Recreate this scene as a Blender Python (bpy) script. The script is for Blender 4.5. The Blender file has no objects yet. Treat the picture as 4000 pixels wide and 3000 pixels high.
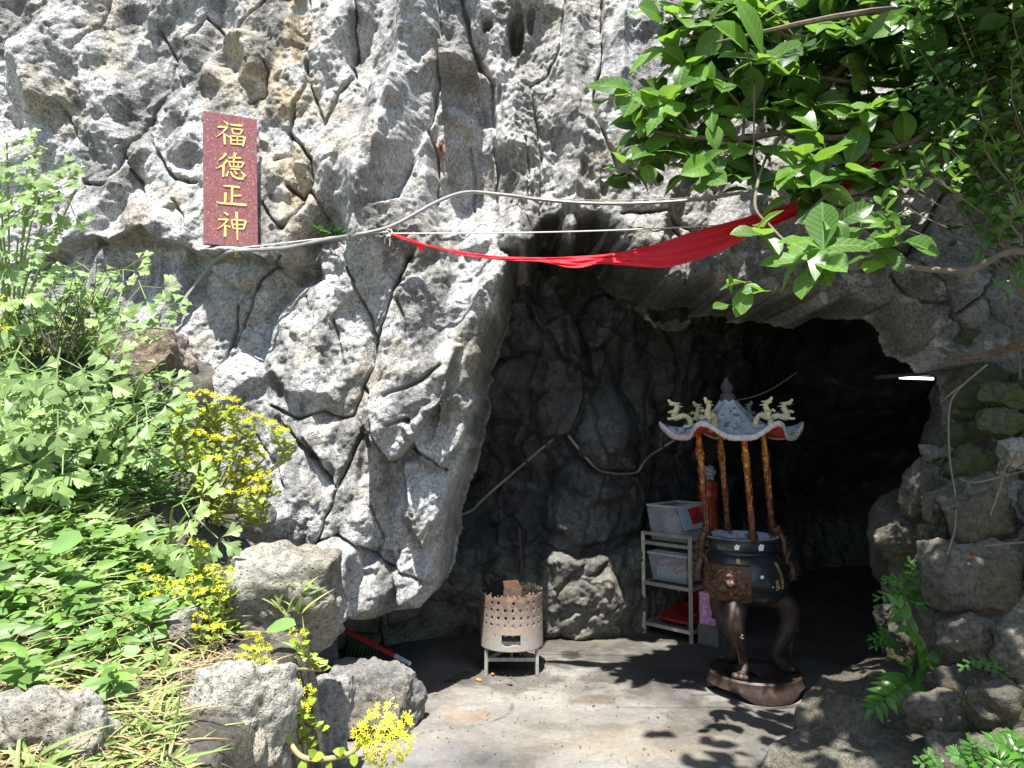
import bpy, math, random
import numpy as np
from mathutils import Vector, Matrix
from mathutils.bvhtree import BVHTree

R = math.radians
rnd = random.Random(7)
scene = bpy.context.scene
col = scene.collection

# ------------------------------------------------------------------ camera
FPX, PITCH, CAMH = 2900.0, R(3.5), 1.5
cd = bpy.data.cameras.new('camera'); cd.sensor_width = 36.0; cd.lens = 36.0 * FPX / 4000.0
cd.clip_start = 0.05; cd.clip_end = 2000
cam = bpy.data.objects.new('camera', cd); col.objects.link(cam)
cam.location = (0, 0, CAMH); cam.rotation_euler = (math.pi / 2 + PITCH, 0, 0)
scene.camera = cam

# ------------------------------------------------------------------ light
SUN_DIR = Vector((0.05, 0.37, -0.92)).normalized()          # the way the light travels
w = bpy.data.worlds.new('World'); scene.world = w; w.use_nodes = True
nt = w.node_tree; bg = nt.nodes['Background']
sky = nt.nodes.new('ShaderNodeTexSky'); sky.sky_type = 'NISHITA'; sky.sun_disc = False
sky.sun_elevation = math.asin(-SUN_DIR.z)
sky.sun_rotation = math.atan2(-SUN_DIR.x, -SUN_DIR.y)
nt.links.new(sky.outputs[0], bg.inputs[0]); bg.inputs[1].default_value = 0.095
sl = bpy.data.lights.new('sun', 'SUN'); sl.energy = 5.0; sl.angle = R(0.53); sl.color = (1.0, 0.97, 0.92)
so = bpy.data.objects.new('sun', sl); col.objects.link(so)
so.rotation_euler = SUN_DIR.to_track_quat('-Z', 'Y').to_euler(); so.location = (-2, -4, 9)
vs = scene.view_settings; vs.view_transform = 'Standard'; vs.look = 'None'
vs.exposure = 1.46; vs.gamma = 1.0; vs.use_curve_mapping = False

cy = scene.cycles; cy.max_bounces = 5; cy.diffuse_bounces = 3; cy.glossy_bounces = 2; cy.transmission_bounces = 4; cy.transparent_max_bounces = 10
cy.caustics_reflective = False; cy.caustics_refractive = False; cy.use_denoising = True

# ------------------------------------------------------------------ helpers
CP, SP = math.cos(PITCH), math.sin(PITCH)
def P(px, py, D):
    """world point at depth D seen at photo position px,py (4000 x 3000)"""
    u = (px - 2000) / FPX; v = (1500 - py) / FPX
    dy = CP - v * SP; dz = SP + v * CP; t = D / dy
    return Vector((u * t, D, CAMH + dz * t))
def G(px, py, z=0.0):
    u = (px - 2000) / FPX; v = (1500 - py) / FPX
    dy = CP - v * SP; dz = SP + v * CP; t = (z - CAMH) / dz
    return Vector((u * t, dy * t, z))
def ray(px, py):
    u = (px - 2000) / FPX; v = (1500 - py) / FPX
    return Vector((u, CP - v * SP, SP + v * CP)).normalized()
def project(x, y, z):
    zz = z - CAMH; f = y * CP + zz * SP; up = -y * SP + zz * CP
    return 2000 + FPX * x / f, 1500 - FPX * up / f

def tag(o, label=None, cat=None, group=None, kind=None):
    if label: o['label'] = label
    if cat: o['category'] = cat
    if group: o['group'] = group
    if kind: o['kind'] = kind
    return o
def empty(name, loc, label, cat, group=None):
    o = bpy.data.objects.new(name, None); col.objects.link(o); o.location = loc
    o.empty_display_size = 0.1
    return tag(o, label, cat, group)
def link(name, me, parent=None, world=False, loc=None):
    o = bpy.data.objects.new(name, me); col.objects.link(o)
    if parent is not None:
        o.parent = parent
        if world: o.location = -parent.location
    if loc is not None: o.location = loc
    return o
def add_mat(me, mat):
    me.materials.append(mat)
def mesh_np(name, V, F, mat=None, smooth=True, attrs=None):
    """V (n,3), F (m,4) or (m,3) arrays"""
    V = np.asarray(V, dtype=np.float32); F = np.asarray(F, dtype=np.int32)
    me = bpy.data.meshes.new(name); k = F.shape[1]; m = F.shape[0]
    me.vertices.add(len(V)); me.vertices.foreach_set('co', V.ravel())
    me.loops.add(m * k); me.loops.foreach_set('vertex_index', F.ravel())
    me.polygons.add(m); me.polygons.foreach_set('loop_start', np.arange(0, m * k, k, dtype=np.int32))
    me.update(calc_edges=True)
    me.polygons.foreach_set('use_smooth', np.full(m, smooth, dtype=bool))
    if attrs:
        for an, arr in attrs.items():
            at = me.attributes.new(an, 'FLOAT_COLOR', 'POINT')
            at.data.foreach_set('color', np.asarray(arr, dtype=np.float32).ravel())
    if mat: me.materials.append(mat)
    return me
def grid_faces(nr, nc):
    i = np.arange(nr * nc).reshape(nr, nc)
    return np.stack([i[:-1, :-1], i[:-1, 1:], i[1:, 1:], i[1:, :-1]], -1).reshape(-1, 4)

class MB:
    """collects simple shapes into one mesh"""
    def __init__(s): s.v = []; s.f = []; s.m = []
    def add(s, vs, fs, mi=0):
        b = len(s.v); s.v += [tuple(x) for x in vs]
        s.f += [tuple(b + i for i in f) for f in fs]; s.m += [mi] * len(fs); return s
    def box(s, c, size, rot=None, mi=0):
        hx, hy, hz = size[0] / 2, size[1] / 2, size[2] / 2; c = Vector(c)
        vs = [Vector((x, y, z)) for z in (-hz, hz) for y in (-hy, hy) for x in (-hx, hx)]
        if rot is not None: vs = [rot @ v for v in vs]
        return s.add([v + c for v in vs], [(0, 2, 3, 1), (4, 5, 7, 6), (0, 1, 5, 4), (1, 3, 7, 5), (3, 2, 6, 7), (2, 0, 4, 6)], mi)
    def bar(s, a, b, wid, hei=None, mi=0):
        a = Vector(a); b = Vector(b); d = b - a; hei = hei or wid
        q = d.to_track_quat('Y', 'Z').to_matrix()
        return s.box((a + b) / 2, (wid, d.length, hei), q, mi)
    def tube(s, pts, rad, n=8, cap=True, flat=1.0, mi=0, up=None):
        pts = [Vector(p) for p in pts]; N = len(pts)
        if not hasattr(rad, '__len__'): rad = [rad] * N
        vs = []; ref = up or Vector((0.13, 0.21, 0.97)); last = None
        for i, p in enumerate(pts):
            t = (pts[min(i + 1, N - 1)] - pts[max(i - 1, 0)])
            if t.length < 1e-9: t = Vector((0, 0, 1))
            t.normalize()
            if last is None:
                a = t.cross(ref)
                if a.length < 1e-4: a = t.cross(Vector((1, 0, 0)))
            else:
                a = last - t * last.dot(t)
                if a.length < 1e-6: a = t.cross(ref)
            a.normalize(); b = t.cross(a); last = a
            for k in range(n):
                th = 2 * math.pi * k / n
                vs.append(p + a * (math.cos(th) * rad[i]) + b * (math.sin(th) * rad[i] * flat))
        fs = [(i * n + k, i * n + (k + 1) % n, (i + 1) * n + (k + 1) % n, (i + 1) * n + k) for i in range(N - 1) for k in range(n)]
        if cap: fs += [tuple(range(n - 1, -1, -1)), tuple((N - 1) * n + k for k in range(n))]
        return s.add(vs, fs, mi)
    def lathe(s, prof, n=48, c=(0, 0, 0), mi=0, closed=False):
        vs = []; N = len(prof)
        for r, z in prof:
            for k in range(n):
                th = 2 * math.pi * k / n
                vs.append((c[0] + r * math.cos(th), c[1] + r * math.sin(th), c[2] + z))
        M = N if closed else N - 1
        fs = [(i * n + k, i * n + (k + 1) % n, ((i + 1) % N) * n + (k + 1) % n, ((i + 1) % N) * n + k) for i in range(M) for k in range(n)]
        return s.add(vs, fs, mi)
    def ball(s, c, r, nu=10, nv=7, mi=0, rot=None):
        if not hasattr(r, '__len__'): r = (r, r, r)
        vs = []
        for j in range(nv + 1):
            ph = math.pi * j / nv
            for i in range(nu):
                th = 2 * math.pi * i / nu
                v = Vector((r[0] * math.sin(ph) * math.cos(th), r[1] * math.sin(ph) * math.sin(th), r[2] * math.cos(ph)))
                if rot is not None: v = rot @ v
                vs.append(v + Vector(c))
        fs = [(j * nu + i, (j + 1) * nu + i, (j + 1) * nu + (i + 1) % nu, j * nu + (i + 1) % nu) for j in range(nv) for i in range(nu)]
        return s.add(vs, fs, mi)
    def map(s, fn): s.v = [tuple(fn(Vector(v))) for v in s.v]; return s
    def mesh(s, name, mats, smooth=True):
        me = bpy.data.meshes.new(name); me.from_pydata(s.v, [], s.f)
        for m in (mats if isinstance(mats, (list, tuple)) else [mats]): me.materials.append(m)
        me.polygons.foreach_set('material_index', s.m)
        me.polygons.foreach_set('use_smooth', [smooth] * len(s.f))
        me.update()
        if smooth:
            try: me.set_sharp_from_angle(angle=R(42))
            except Exception: pass
        return me
    def build(s, name, mats, parent=None, world=False, smooth=True, bevel=0):
        o = link(name, s.mesh(name, mats, smooth), parent, world)
        if bevel:
            b = o.modifiers.new('bevel', 'BEVEL'); b.width = bevel; b.segments = 2; b.limit_method = 'ANGLE'
        return o

def spline(pts, n=8):
    """Catmull-Rom through points"""
    pts = [Vector(p) for p in pts]; out = []
    for i in range(len(pts) - 1):
        p0 = pts[max(i - 1, 0)]; p1 = pts[i]; p2 = pts[i + 1]; p3 = pts[min(i + 2, len(pts) - 1)]
        for k in range(n):
            t = k / n
            out.append(0.5 * ((2 * p1) + (p2 - p0) * t + (2 * p0 - 5 * p1 + 4 * p2 - p3) * t * t + (3 * p1 - p0 - 3 * p2 + p3) * t ** 3))
    out.append(pts[-1]); return out
def lerp_list(a, n):
    a = list(a); out = []
    for i in range(n):
        t = i / (n - 1) * (len(a) - 1); k = min(int(t), len(a) - 2); f = t - k
        out.append(a[k] * (1 - f) + a[k + 1] * f)
    return out

# ---- numpy noise
def _h(ix, iy, iz, seed):
    h = (ix.astype(np.int64) * 374761393 + iy.astype(np.int64) * 668265263 + iz.astype(np.int64) * 2147483647 + seed * 1274126177) & 0xFFFFFFFF
    h = ((h ^ (h >> 13)) * 1274126177) & 0xFFFFFFFF
    h = ((h ^ (h >> 16)) * 2246822519) & 0xFFFFFFFF
    return h ^ (h >> 15)
_GR = np.array([[1,1,0],[-1,1,0],[1,-1,0],[-1,-1,0],[1,0,1],[-1,0,1],[1,0,-1],[-1,0,-1],[0,1,1],[0,-1,1],[0,1,-1],[0,-1,-1],[1,1,0],[-1,1,0],[0,-1,1],[0,-1,-1]], dtype=np.float64)
def perlin(p, seed=0):
    p = np.asarray(p, dtype=np.float64); i = np.floor(p).astype(np.int64); f = p - i
    u = f * f * f * (f * (f * 6 - 15) + 10); r = 0
    for dx in (0, 1):
        wx = u[:, 0] if dx else 1 - u[:, 0]
        for dy in (0, 1):
            wy = u[:, 1] if dy else 1 - u[:, 1]
            for dz in (0, 1):
                wz = u[:, 2] if dz else 1 - u[:, 2]
                g = _GR[_h(i[:, 0] + dx, i[:, 1] + dy, i[:, 2] + dz, seed) & 15]
                r = r + wx * wy * wz * (g[:, 0] * (f[:, 0] - dx) + g[:, 1] * (f[:, 1] - dy) + g[:, 2] * (f[:, 2] - dz))
    return r
def fbm(p, octv=4, seed=0, gain=0.5, lac=2.03):
    a = 1.0; s = 0; p = np.asarray(p, dtype=np.float64)
    for o in range(octv):
        s = s + a * perlin(p, seed + o * 17); p = p * lac + 3.7; a *= gain
    return s
def ridged(p, octv=3, seed=0, gain=0.5):
    a = 1.0; s = 0; p = np.asarray(p, dtype=np.float64)
    for o in range(octv):
        s = s + a * (1 - 2.2 * np.abs(perlin(p, seed + o * 13))); p = p * 2.07 + 1.9; a *= gain
    return s
def facets(q, seed=0, tilt=0.8, drop=0.22):
    """q (n,2) cell space: upper hull of randomly tilted cones/planes -> angular blocks; returns height, edge closeness"""
    i = np.floor(q).astype(np.int64); best = np.full(len(q), -9.0); second = np.full(len(q), -9.0); z = np.zeros(len(q), dtype=np.int64)
    for dx in (-1, 0, 1):
        for dy in (-1, 0, 1):
            cx = i[:, 0] + dx; cy = i[:, 1] + dy
            r = [(_h(cx, cy, z + k, seed) & 0xFFFF) / 65535.0 for k in range(5)]
            ox = q[:, 0] - (cx + 0.15 + 0.7 * r[0]); oy = q[:, 1] - (cy + 0.15 + 0.7 * r[1])
            h = r[2] * 0.7 + tilt * ((r[3] - .5) * ox + (r[4] - .5) * oy) * 2 - drop * (ox * ox + oy * oy) - 16 * np.maximum(0, np.sqrt(ox * ox + oy * oy) - .75) ** 2
            second = np.maximum(second, np.minimum(best, h)); best = np.maximum(best, h)
    return best, best - second
def worley(q, seed=0):
    i = np.floor(q).astype(np.int64); f1 = np.full(len(q), 9.0); f2 = np.full(len(q), 9.0); cid = np.zeros(len(q)); z = np.zeros(len(q), dtype=np.int64)
    for dx in (-1, 0, 1):
        for dy in (-1, 0, 1):
            cx = i[:, 0] + dx; cy = i[:, 1] + dy
            a = (_h(cx, cy, z, seed) & 0xFFFF) / 65535.0; b = (_h(cx, cy, z + 1, seed) & 0xFFFF) / 65535.0; c = (_h(cx, cy, z + 2, seed) & 0xFFFF) / 65535.0
            d = np.hypot(q[:, 0] - cx - a, q[:, 1] - cy - b)
            m = d < f1
            f2 = np.where(m, f1, np.minimum(f2, d)); cid = np.where(m, c, cid); f1 = np.where(m, d, f1)
    return f1, f2, cid
def sstep(a, b, x):
    t = np.clip((x - a) / (b - a), 0, 1); return t * t * (3 - 2 * t)

def tps_fit(X, y, lam=1e-3):
    X = np.asarray(X, float); y = np.asarray(y, float); n = len(X)
    d2 = ((X[:, None] - X[None]) ** 2).sum(-1); K = 0.5 * d2 * np.log(d2 + 1e-12)
    A = np.zeros((n + 3, n + 3)); A[:n, :n] = K + lam * np.eye(n); A[:n, n] = 1; A[:n, n + 1:] = X; A[n, :n] = 1; A[n + 1:, :n] = X.T
    c = np.linalg.solve(A, np.concatenate([y, np.zeros(3)]))
    def ev(q):
        q = np.asarray(q, float); r = c[n] + q @ c[n + 1:]
        for k in range(n):
            dd = ((q - X[k]) ** 2).sum(-1); r = r + c[k] * 0.5 * dd * np.log(dd + 1e-12)
        return r
    return ev

def seg_dist(px, py, pts):
    """unsigned distance and side (+1 = right of travel on the photo) to a polyline"""
    best = np.full(px.shape, 1e9); side = np.zeros(px.shape)
    for (ax, ay), (bx, by) in zip(pts[:-1], pts[1:]):
        vx, vy = bx - ax, by - ay; L = vx * vx + vy * vy + 1e-9
        t = np.clip(((px - ax) * vx + (py - ay) * vy) / L, 0, 1)
        dx = px - ax - t * vx; dy = py - ay - t * vy; d = np.hypot(dx, dy); m = d < best
        cr = np.sign(vx * dy - vy * dx)
        best = np.where(m, d, best); side = np.where(m, cr, side)
    return best, side
def in_poly(px, py, poly):
    c = np.zeros(px.shape, dtype=bool); n = len(poly)
    for i in range(n):
        x1, y1 = poly[i]; x2, y2 = poly[(i + 1) % n]
        if y1 == y2: continue
        c ^= ((y1 > py) != (y2 > py)) & (px < (x2 - x1) * (py - y1) / (y2 - y1) + x1)
    return c
def poly_sd(px, py, poly):
    d, _ = seg_dist(px, py, list(poly) + [poly[0]]); return np.where(in_poly(px, py, poly), d, -d)

class Relief:
    """adds authored features (photo units) to a protrusion field"""
    def __init__(s, px, py): s.px = px; s.py = py; s.h = np.zeros(px.shape)
    def _sel(s, pts, mar):
        xs = [p[0] for p in pts]; ys = [p[1] for p in pts]
        return np.where((s.px > min(xs) - mar) & (s.px < max(xs) + mar) & (s.py > min(ys) - mar) & (s.py < max(ys) + mar))[0]
    def crack(s, pts, w=9, d=.07, sh=.025, shw=45):
        k = s._sel(pts, shw * 3); dist, _ = seg_dist(s.px[k], s.py[k], pts)
        s.h[k] -= d * np.exp(-(dist / w) ** 2) + sh * np.exp(-(dist / shw) ** 1.3)
    def step(s, pts, h=.08, L=160, soft=10):
        """the side right of travel (seen on the photo, y down) stands proud"""
        k = s._sel(pts, L * 3); dist, side = seg_dist(s.px[k], s.py[k], pts); sd = dist * side
        s.h[k] += h * sstep(-soft, soft, sd) * np.exp(-np.maximum(sd, 0) / L)
    def ridge(s, pts, h=.1, wl=200, wr=80):
        k = s._sel(pts, 3 * max(wl, wr)); dist, side = seg_dist(s.px[k], s.py[k], pts)
        ww = np.where(side > 0, wr, wl); s.h[k] += h * np.maximum(0, 1 - dist / (2 * ww)) ** 1.5
    def blob(s, cx, cy, rx, ry, h, ang=0, pw=1.0):
        m = max(rx, ry); k = s._sel([(cx, cy)], m * 1.05); a = R(ang)
        dx = s.px[k] - cx; dy = s.py[k] - cy
        u = (dx * math.cos(a) + dy * math.sin(a)) / rx; v = (-dx * math.sin(a) + dy * math.cos(a)) / ry
        s.h[k] += h * np.maximum(0, 1 - u * u - v * v) ** pw
    def facet(s, poly, h=.08, gx=0, gy=0, soft=12):
        k = s._sel(poly, soft * 2); sd = poly_sd(s.px[k], s.py[k], poly)
        cx = sum(p[0] for p in poly) / len(poly); cy = sum(p[1] for p in poly) / len(poly)
        s.h[k] += sstep(-soft, soft, sd) * (h + gx * (s.px[k] - cx) / 100 + gy * (s.py[k] - cy) / 100)

# ------------------------------------------------------------------ materials
def nmat(name):
    m = bpy.data.materials.new(name); m.use_nodes = True; t = m.node_tree
    return m, t, t.nodes['Principled BSDF']
def N(t, typ, **kw):
    n = t.nodes.new('ShaderNode' + typ)
    for k, v in kw.items():
        if k in n.inputs: n.inputs[k].default_value = v
        else: setattr(n, k, v)
    return n
def ramp(t, src, stops, interp='LINEAR'):
    r = t.nodes.new('ShaderNodeValToRGB'); r.color_ramp.interpolation = interp
    e = r.color_ramp.elements
    while len(e) < len(stops): e.new(0.5)
    for el, (p, c) in zip(e, stops):
        el.position = p; el.color = (c, c, c, 1) if not hasattr(c, '__len__') else (*c, 1)
    t.links.new(src, r.inputs[0]); return r.outputs[0]
def mix(t, fac, a, b, mode='MIX'):
    n = t.nodes.new('ShaderNodeMix'); n.data_type = 'RGBA'; n.blend_type = mode
    for s, i in ((fac, 0), (a, 6), (b, 7)):
        if hasattr(s, 'links') or hasattr(s, 'is_linked'): t.links.new(s, n.inputs[i])
        else: n.inputs[i].default_value = s if i == 0 else ((*s, 1) if hasattr(s, '__len__') else (s, s, s, 1))
    return n.outputs[2]
def coords(t, kind='Object'): return t.nodes.new('ShaderNodeTexCoord').outputs[kind]

def rock_mat(name, base, dark=0.55, speck=0.6, sscale=70, bump=0.006, attr=False, moss=0, lichen=0, rough=0.92, var=None):
    m, t, b = nmat(name); c = coords(t)
    n1 = N(t, 'TexNoise', Scale=6.0, Detail=5.0, Roughness=0.62); t.links.new(c, n1.inputs['Vector'])
    n2 = N(t, 'TexNoise', Scale=45.0, Detail=3.0, Roughness=0.7); t.links.new(c, n2.inputs['Vector'])
    v = N(t, 'TexVoronoi', Scale=sscale, Randomness=1.0); t.links.new(c, v.inputs['Vector'])
    v2 = N(t, 'TexVoronoi', Scale=sscale * 2.6, Randomness=1.0); t.links.new(c, v2.inputs['Vector'])
    if attr:
        a = t.nodes.new('ShaderNodeAttribute'); a.attribute_name = 'tint'; colr = a.outputs['Color']
    else:
        nb_ = N(t, 'TexNoise', Scale=2.4, Detail=3.0); t.links.new(c, nb_.inputs['Vector'])
        colr = mix(t, ramp(t, nb_.outputs[0], [(.42, 0.0), (.62, .8)]), base, tuple(base[k] * (.62, .55, .45)[k] for k in range(3)))
        oi = t.nodes.new('ShaderNodeObjectInfo'); colr = mix(t, 1.0, colr, ramp(t, oi.outputs['Random'], [(0, .68), (1, 1.25)]), 'MULTIPLY')
    colr = mix(t, 1.0, colr, ramp(t, n1.outputs[0], [(.3, dark), (.5, .95), (.7, 1.18)]), 'MULTIPLY')
    colr = mix(t, 1.0, colr, ramp(t, n2.outputs[0], [(.3, .5), (.5, .98), (.7, 1.3)]), 'MULTIPLY')
    # vesicles: dark pin holes
    pit = ramp(t, v.outputs['Distance'], [(.15, 1.0), (.32, 0.0)])
    nz = N(t, 'TexNoise', Scale=11.0, Detail=1.0); t.links.new(c, nz.inputs['Vector'])
    pm = mix(t, 1.0, pit, ramp(t, nz.outputs[0], [(.36, 0.2), (.55, 1.0)]), 'MULTIPLY')
    pit2 = ramp(t, v2.outputs['Distance'], [(.08, .8), (.3, 0.0)])
    pm2 = mix(t, 1.0, pm, pit2, 'LIGHTEN')
    mul = t.nodes.new('ShaderNodeMath'); mul.operation = 'MULTIPLY'; mul.inputs[1].default_value = speck
    t.links.new(pm2, mul.inputs[0])
    colr = mix(t, mul.outputs[0], colr, (.028, .027, .026))
    if moss:
        mn = N(t, 'TexNoise', Scale=4.0, Detail=7.0, Roughness=.65); t.links.new(c, mn.inputs['Vector'])
        colr = mix(t, ramp(t, mn.outputs[0], [(.62 - moss * .3, 0.0), (.75 - moss * .25, .75)]), colr, (.055, .075, .022))
    if lichen:
        ln = N(t, 'TexVoronoi', Scale=13.0); t.links.new(c, ln.inputs['Vector'])
        colr = mix(t, ramp(t, ln.outputs['Distance'], [(.10 * lichen, .85), (.16 * lichen, 0.0)]), colr, (.42, .44, .38))
    t.links.new(colr, b.inputs['Base Color'])
    b.inputs['Roughness'].default_value = rough; b.inputs['Specular IOR Level'].default_value = 0.25
    # relief
    mb = N(t, 'TexMusgrave') if False else N(t, 'TexNoise', Scale=28.0, Detail=5.0, Roughness=.68)
    t.links.new(c, mb.inputs['Vector'])
    sub = t.nodes.new('ShaderNodeMath'); sub.operation = 'SUBTRACT'; t.links.new(mb.outputs[0], sub.inputs[0])
    m2 = t.nodes.new('ShaderNodeMath'); m2.operation = 'MULTIPLY'; m2.inputs[1].default_value = .45
    t.links.new(pm2, m2.inputs[0]); t.links.new(m2.outputs[0], sub.inputs[1])
    bp = N(t, 'Bump', Strength=0.85, Distance=bump * 3); t.links.new(sub.outputs[0], bp.inputs['Height']); t.links.new(bp.outputs[0], b.inputs['Normal'])
    return m

def plain(name, colr, rough=.6, metal=0.0, spec=.5, noise=0.25, scale=20, bump=0.0, second=None, lo=.45, hi=.62, detail=6):
    """painted/metal/cloth surface with uneven colour and optional second colour in patches"""
    m, t, b = nmat(name); c = coords(t)
    n = N(t, 'TexNoise', Scale=scale, Detail=detail, Roughness=.65); t.links.new(c, n.inputs['Vector'])
    cc = mix(t, 1.0, colr, ramp(t, n.outputs[0], [(.3, 1 - noise), (.7, 1 + noise)]), 'MULTIPLY')
    if second:
        n2 = N(t, 'TexNoise', Scale=scale * .8, Detail=8.0, Roughness=.7); t.links.new(c, n2.inputs['Vector'])
        n2.inputs['Distortion'].default_value = .6
        cc = mix(t, ramp(t, n2.outputs[0], [(lo, 0.0), (hi, 1.0)]), cc, second)
    t.links.new(cc, b.inputs['Base Color'])
    b.inputs['Roughness'].default_value = rough; b.inputs['Metallic'].default_value = metal; b.inputs['Specular IOR Level'].default_value = spec
    if bump:
        bp = N(t, 'Bump', Strength=.7, Distance=bump); t.links.new(n.outputs[0], bp.inputs['Height']); t.links.new(bp.outputs[0], b.inputs['Normal'])
    return m

def leaf_mat(name, colr, trans=(.2, .42, .05), tw=.35, rough=.42, var=.35, island=False, spec=.4, veins=False):
    m, t, b = nmat(name); out = t.nodes['Material Output']
    if island: rv = t.nodes.new('ShaderNodeNewGeometry').outputs['Random Per Island']
    else: rv = t.nodes.new('ShaderNodeObjectInfo').outputs['Random']
    n = N(t, 'TexNoise', Scale=25.0, Detail=4.0); t.links.new(coords(t), n.inputs['Vector'])
    c1 = mix(t, 1.0, colr, ramp(t, rv, [(0, 1 - var), (.55, 1.0), (1, (1 + var * 1.1, 1 + var * .9, 1 + var * .2))]), 'MULTIPLY')
    c1 = mix(t, 1.0, c1, ramp(t, n.outputs[0], [(.3, .85), (.7, 1.15)]), 'MULTIPLY')
    if veins:      # midrib and side veins in the leaf's own space, a few brown bites
        sp = N(t, 'SeparateXYZ'); t.links.new(coords(t), sp.inputs[0])
        ab = t.nodes.new('ShaderNodeMath'); ab.operation = 'ABSOLUTE'; t.links.new(sp.outputs['Y'], ab.inputs[0])
        mr = ramp(t, ab.outputs[0], [(.0009, .75), (.0022, 0.0)])
        mm = t.nodes.new('ShaderNodeMath'); mm.operation = 'MULTIPLY_ADD'; mm.inputs[1].default_value = -.75; t.links.new(ab.outputs[0], mm.inputs[0]); t.links.new(sp.outputs['X'], mm.inputs[2])
        fr = t.nodes.new('ShaderNodeMath'); fr.operation = 'PINGPONG'; fr.inputs[1].default_value = .0085; t.links.new(mm.outputs[0], fr.inputs[0])
        sv = ramp(t, fr.outputs[0], [(.0004, .4), (.0016, 0.0)])
        c1 = mix(t, mix(t, 1.0, mr, sv, 'LIGHTEN'), c1, tuple(min(1, x * 1.9 + .05) for x in colr))
        nb = N(t, 'TexNoise', Scale=55.0, Detail=3.0); t.links.new(coords(t, 'Object'), nb.inputs['Vector'])
        lw = t.nodes.new('ShaderNodeMath'); lw.operation = 'MULTIPLY'; t.links.new(ramp(t, nb.outputs[0], [(.66, 0.0), (.72, .8)]), lw.inputs[0]); t.links.new(ramp(t, rv, [(.45, 0.0), (.6, 1.0)]), lw.inputs[1])
        c1 = mix(t, lw.outputs[0], c1, (.16, .10, .03))
    t.links.new(c1, b.inputs['Base Color']); b.inputs['Roughness'].default_value = rough; b.inputs['Specular IOR Level'].default_value = spec
    tr = N(t, 'BsdfTranslucent'); c2 = mix(t, 1.0, c1, tuple(x / max(colr) * .9 for x in trans), 'MULTIPLY')
    c3 = mix(t, .6, c1, trans); t.links.new(c3, tr.inputs['Color'])
    ms = N(t, 'MixShader'); ms.inputs[0].default_value = tw
    t.links.new(b.outputs[0], ms.inputs[1]); t.links.new(tr.outputs[0], ms.inputs[2]); t.links.new(ms.outputs[0], out.inputs['Surface'])
    return m
# ================================================================== THE CLIFF
M_cliff = rock_mat('grey_vesicular_rock', (.4, .4, .39), attr=True, speck=.62, sscale=62, bump=.006, dark=.6)
M_cave = rock_mat('sooty_cave_rock', (.1, .1, .1), attr=True, speck=.35, sscale=80, bump=.004, dark=.5, rough=.72)

cliff_ctl = [  # photo x, y, depth of the overall face
 (-900, -600, 4.6), (-900, 900, 4.4), (-700, 2000, 4.2), (0, -300, 4.5), (0, 300, 4.42), (0, 800, 4.28), (300, 1200, 4.2),
 (300, 1900, 4.1), (700, -200, 4.5), (700, 400, 4.36), (900, 900, 4.22), (900, 1500, 4.12), (900, 2100, 4.1), (1150, 300, 4.46),
 (1400, 500, 4.3), (1400, 1000, 4.2), (1400, 1500, 4.08), (1400, 1900, 3.98), (1350, 2250, 3.98), (1500, 2420, 4.06),
 (1650, 2250, 4.1), (1700, 1900, 4.08), (1850, 300, 4.62), (1850, 700, 4.6), (1800, 1100, 4.3), (1780, 1500, 4.2), (2000, 1000, 4.36),
 (2200, 100, 4.62), (2200, 500, 4.55), (2200, 850, 4.53), (2430, 900, 4.50), (2600, 600, 4.5), (2650, 1000, 4.42), (3000, 200, 4.5), (3000, 1100, 4.35),
 (3400, 700, 4.4), (3500, 1150, 4.0), (3800, 1200, 3.8), (3800, 1600, 3.7), (3900, 2300, 3.5), (3800, 200, 4.5), (4600, 800, 4.0), (4700, 2200, 3.5),
 (2500, -600, 4.8), (4000, -600, 4.6), (1500, -500, 4.6), (1200, 2900, 4.2), (500, 2900, 4.2), (3900, 3000, 3.5)]
cw = [P(*c) for c in cliff_ctl]
cliff_base = tps_fit([(p.x, p.z) for p in cw], [p.y for p in cw], 2e-3)

MOUTH = [(1150, 2260), (1207, 2335), (1262, 2392), (1406, 2430), (1524, 2408), (1623, 2401), (1668, 2338), (1714, 2220), (1732, 2040), (1759, 1922),
 (1831, 1723), (1858, 1579), (1849, 1506), (1921, 1262), (1995, 1020), (1955, 985), (2045, 990), (2085, 930), (2115, 845), (2180, 850), (2205, 930),
 (2240, 950), (2265, 872), (2330, 850), (2405, 915), (2440, 1000), (2520, 1055), (2640, 1110), (2700, 1140), (2760, 1120), (2900, 1150), (3050, 1170),
 (3180, 1150), (3260, 1200), (3330, 1165), (3430, 1190), (3500, 1180), (3570, 1250), (3600, 1340), (3690, 1370), (3740, 1450), (3820, 1480), (3860, 1700), (3840, 2300), (3840, 3300), (1150, 3300)]

def spaced(lo, a, b, hi, step, n):
    core = np.arange(a, b, step); l = a - (np.linspace(0, 1, n + 1)[1:] ** 1.6)[::-1] * (a - lo); r = b + np.linspace(0, 1, n + 1) ** 1.6 * (hi - b)
    return np.concatenate([l, core, r])
STEP = 0.0072
xs = spaced(-6.5, -3.15, 3.1, 6.5, STEP, 60); zs = spaced(-0.4, 0.0, 4.25, 7.0, STEP, 40)
NX, NZ = len(xs), len(zs)
X, Z = np.meshgrid(xs, zs); X = X.ravel(); Z = Z.ravel()
B = np.clip(cliff_base(np.stack([X, Z], 1)), 3.2, 6.0)
px0, py0 = project(X, B, Z)
F = grid_faces(NZ, NX); live = poly_sd(px0, py0, MOUTH) < 110
F = F[live[F].all(1)]; live[:] = False; live[F.ravel()] = True; F = (np.cumsum(live) - 1)[F]
X, Z, B, px0, py0 = X[live], Z[live], B[live], px0[live], py0[live]
q3 = np.stack([X, B * .5, Z], 1)
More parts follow.
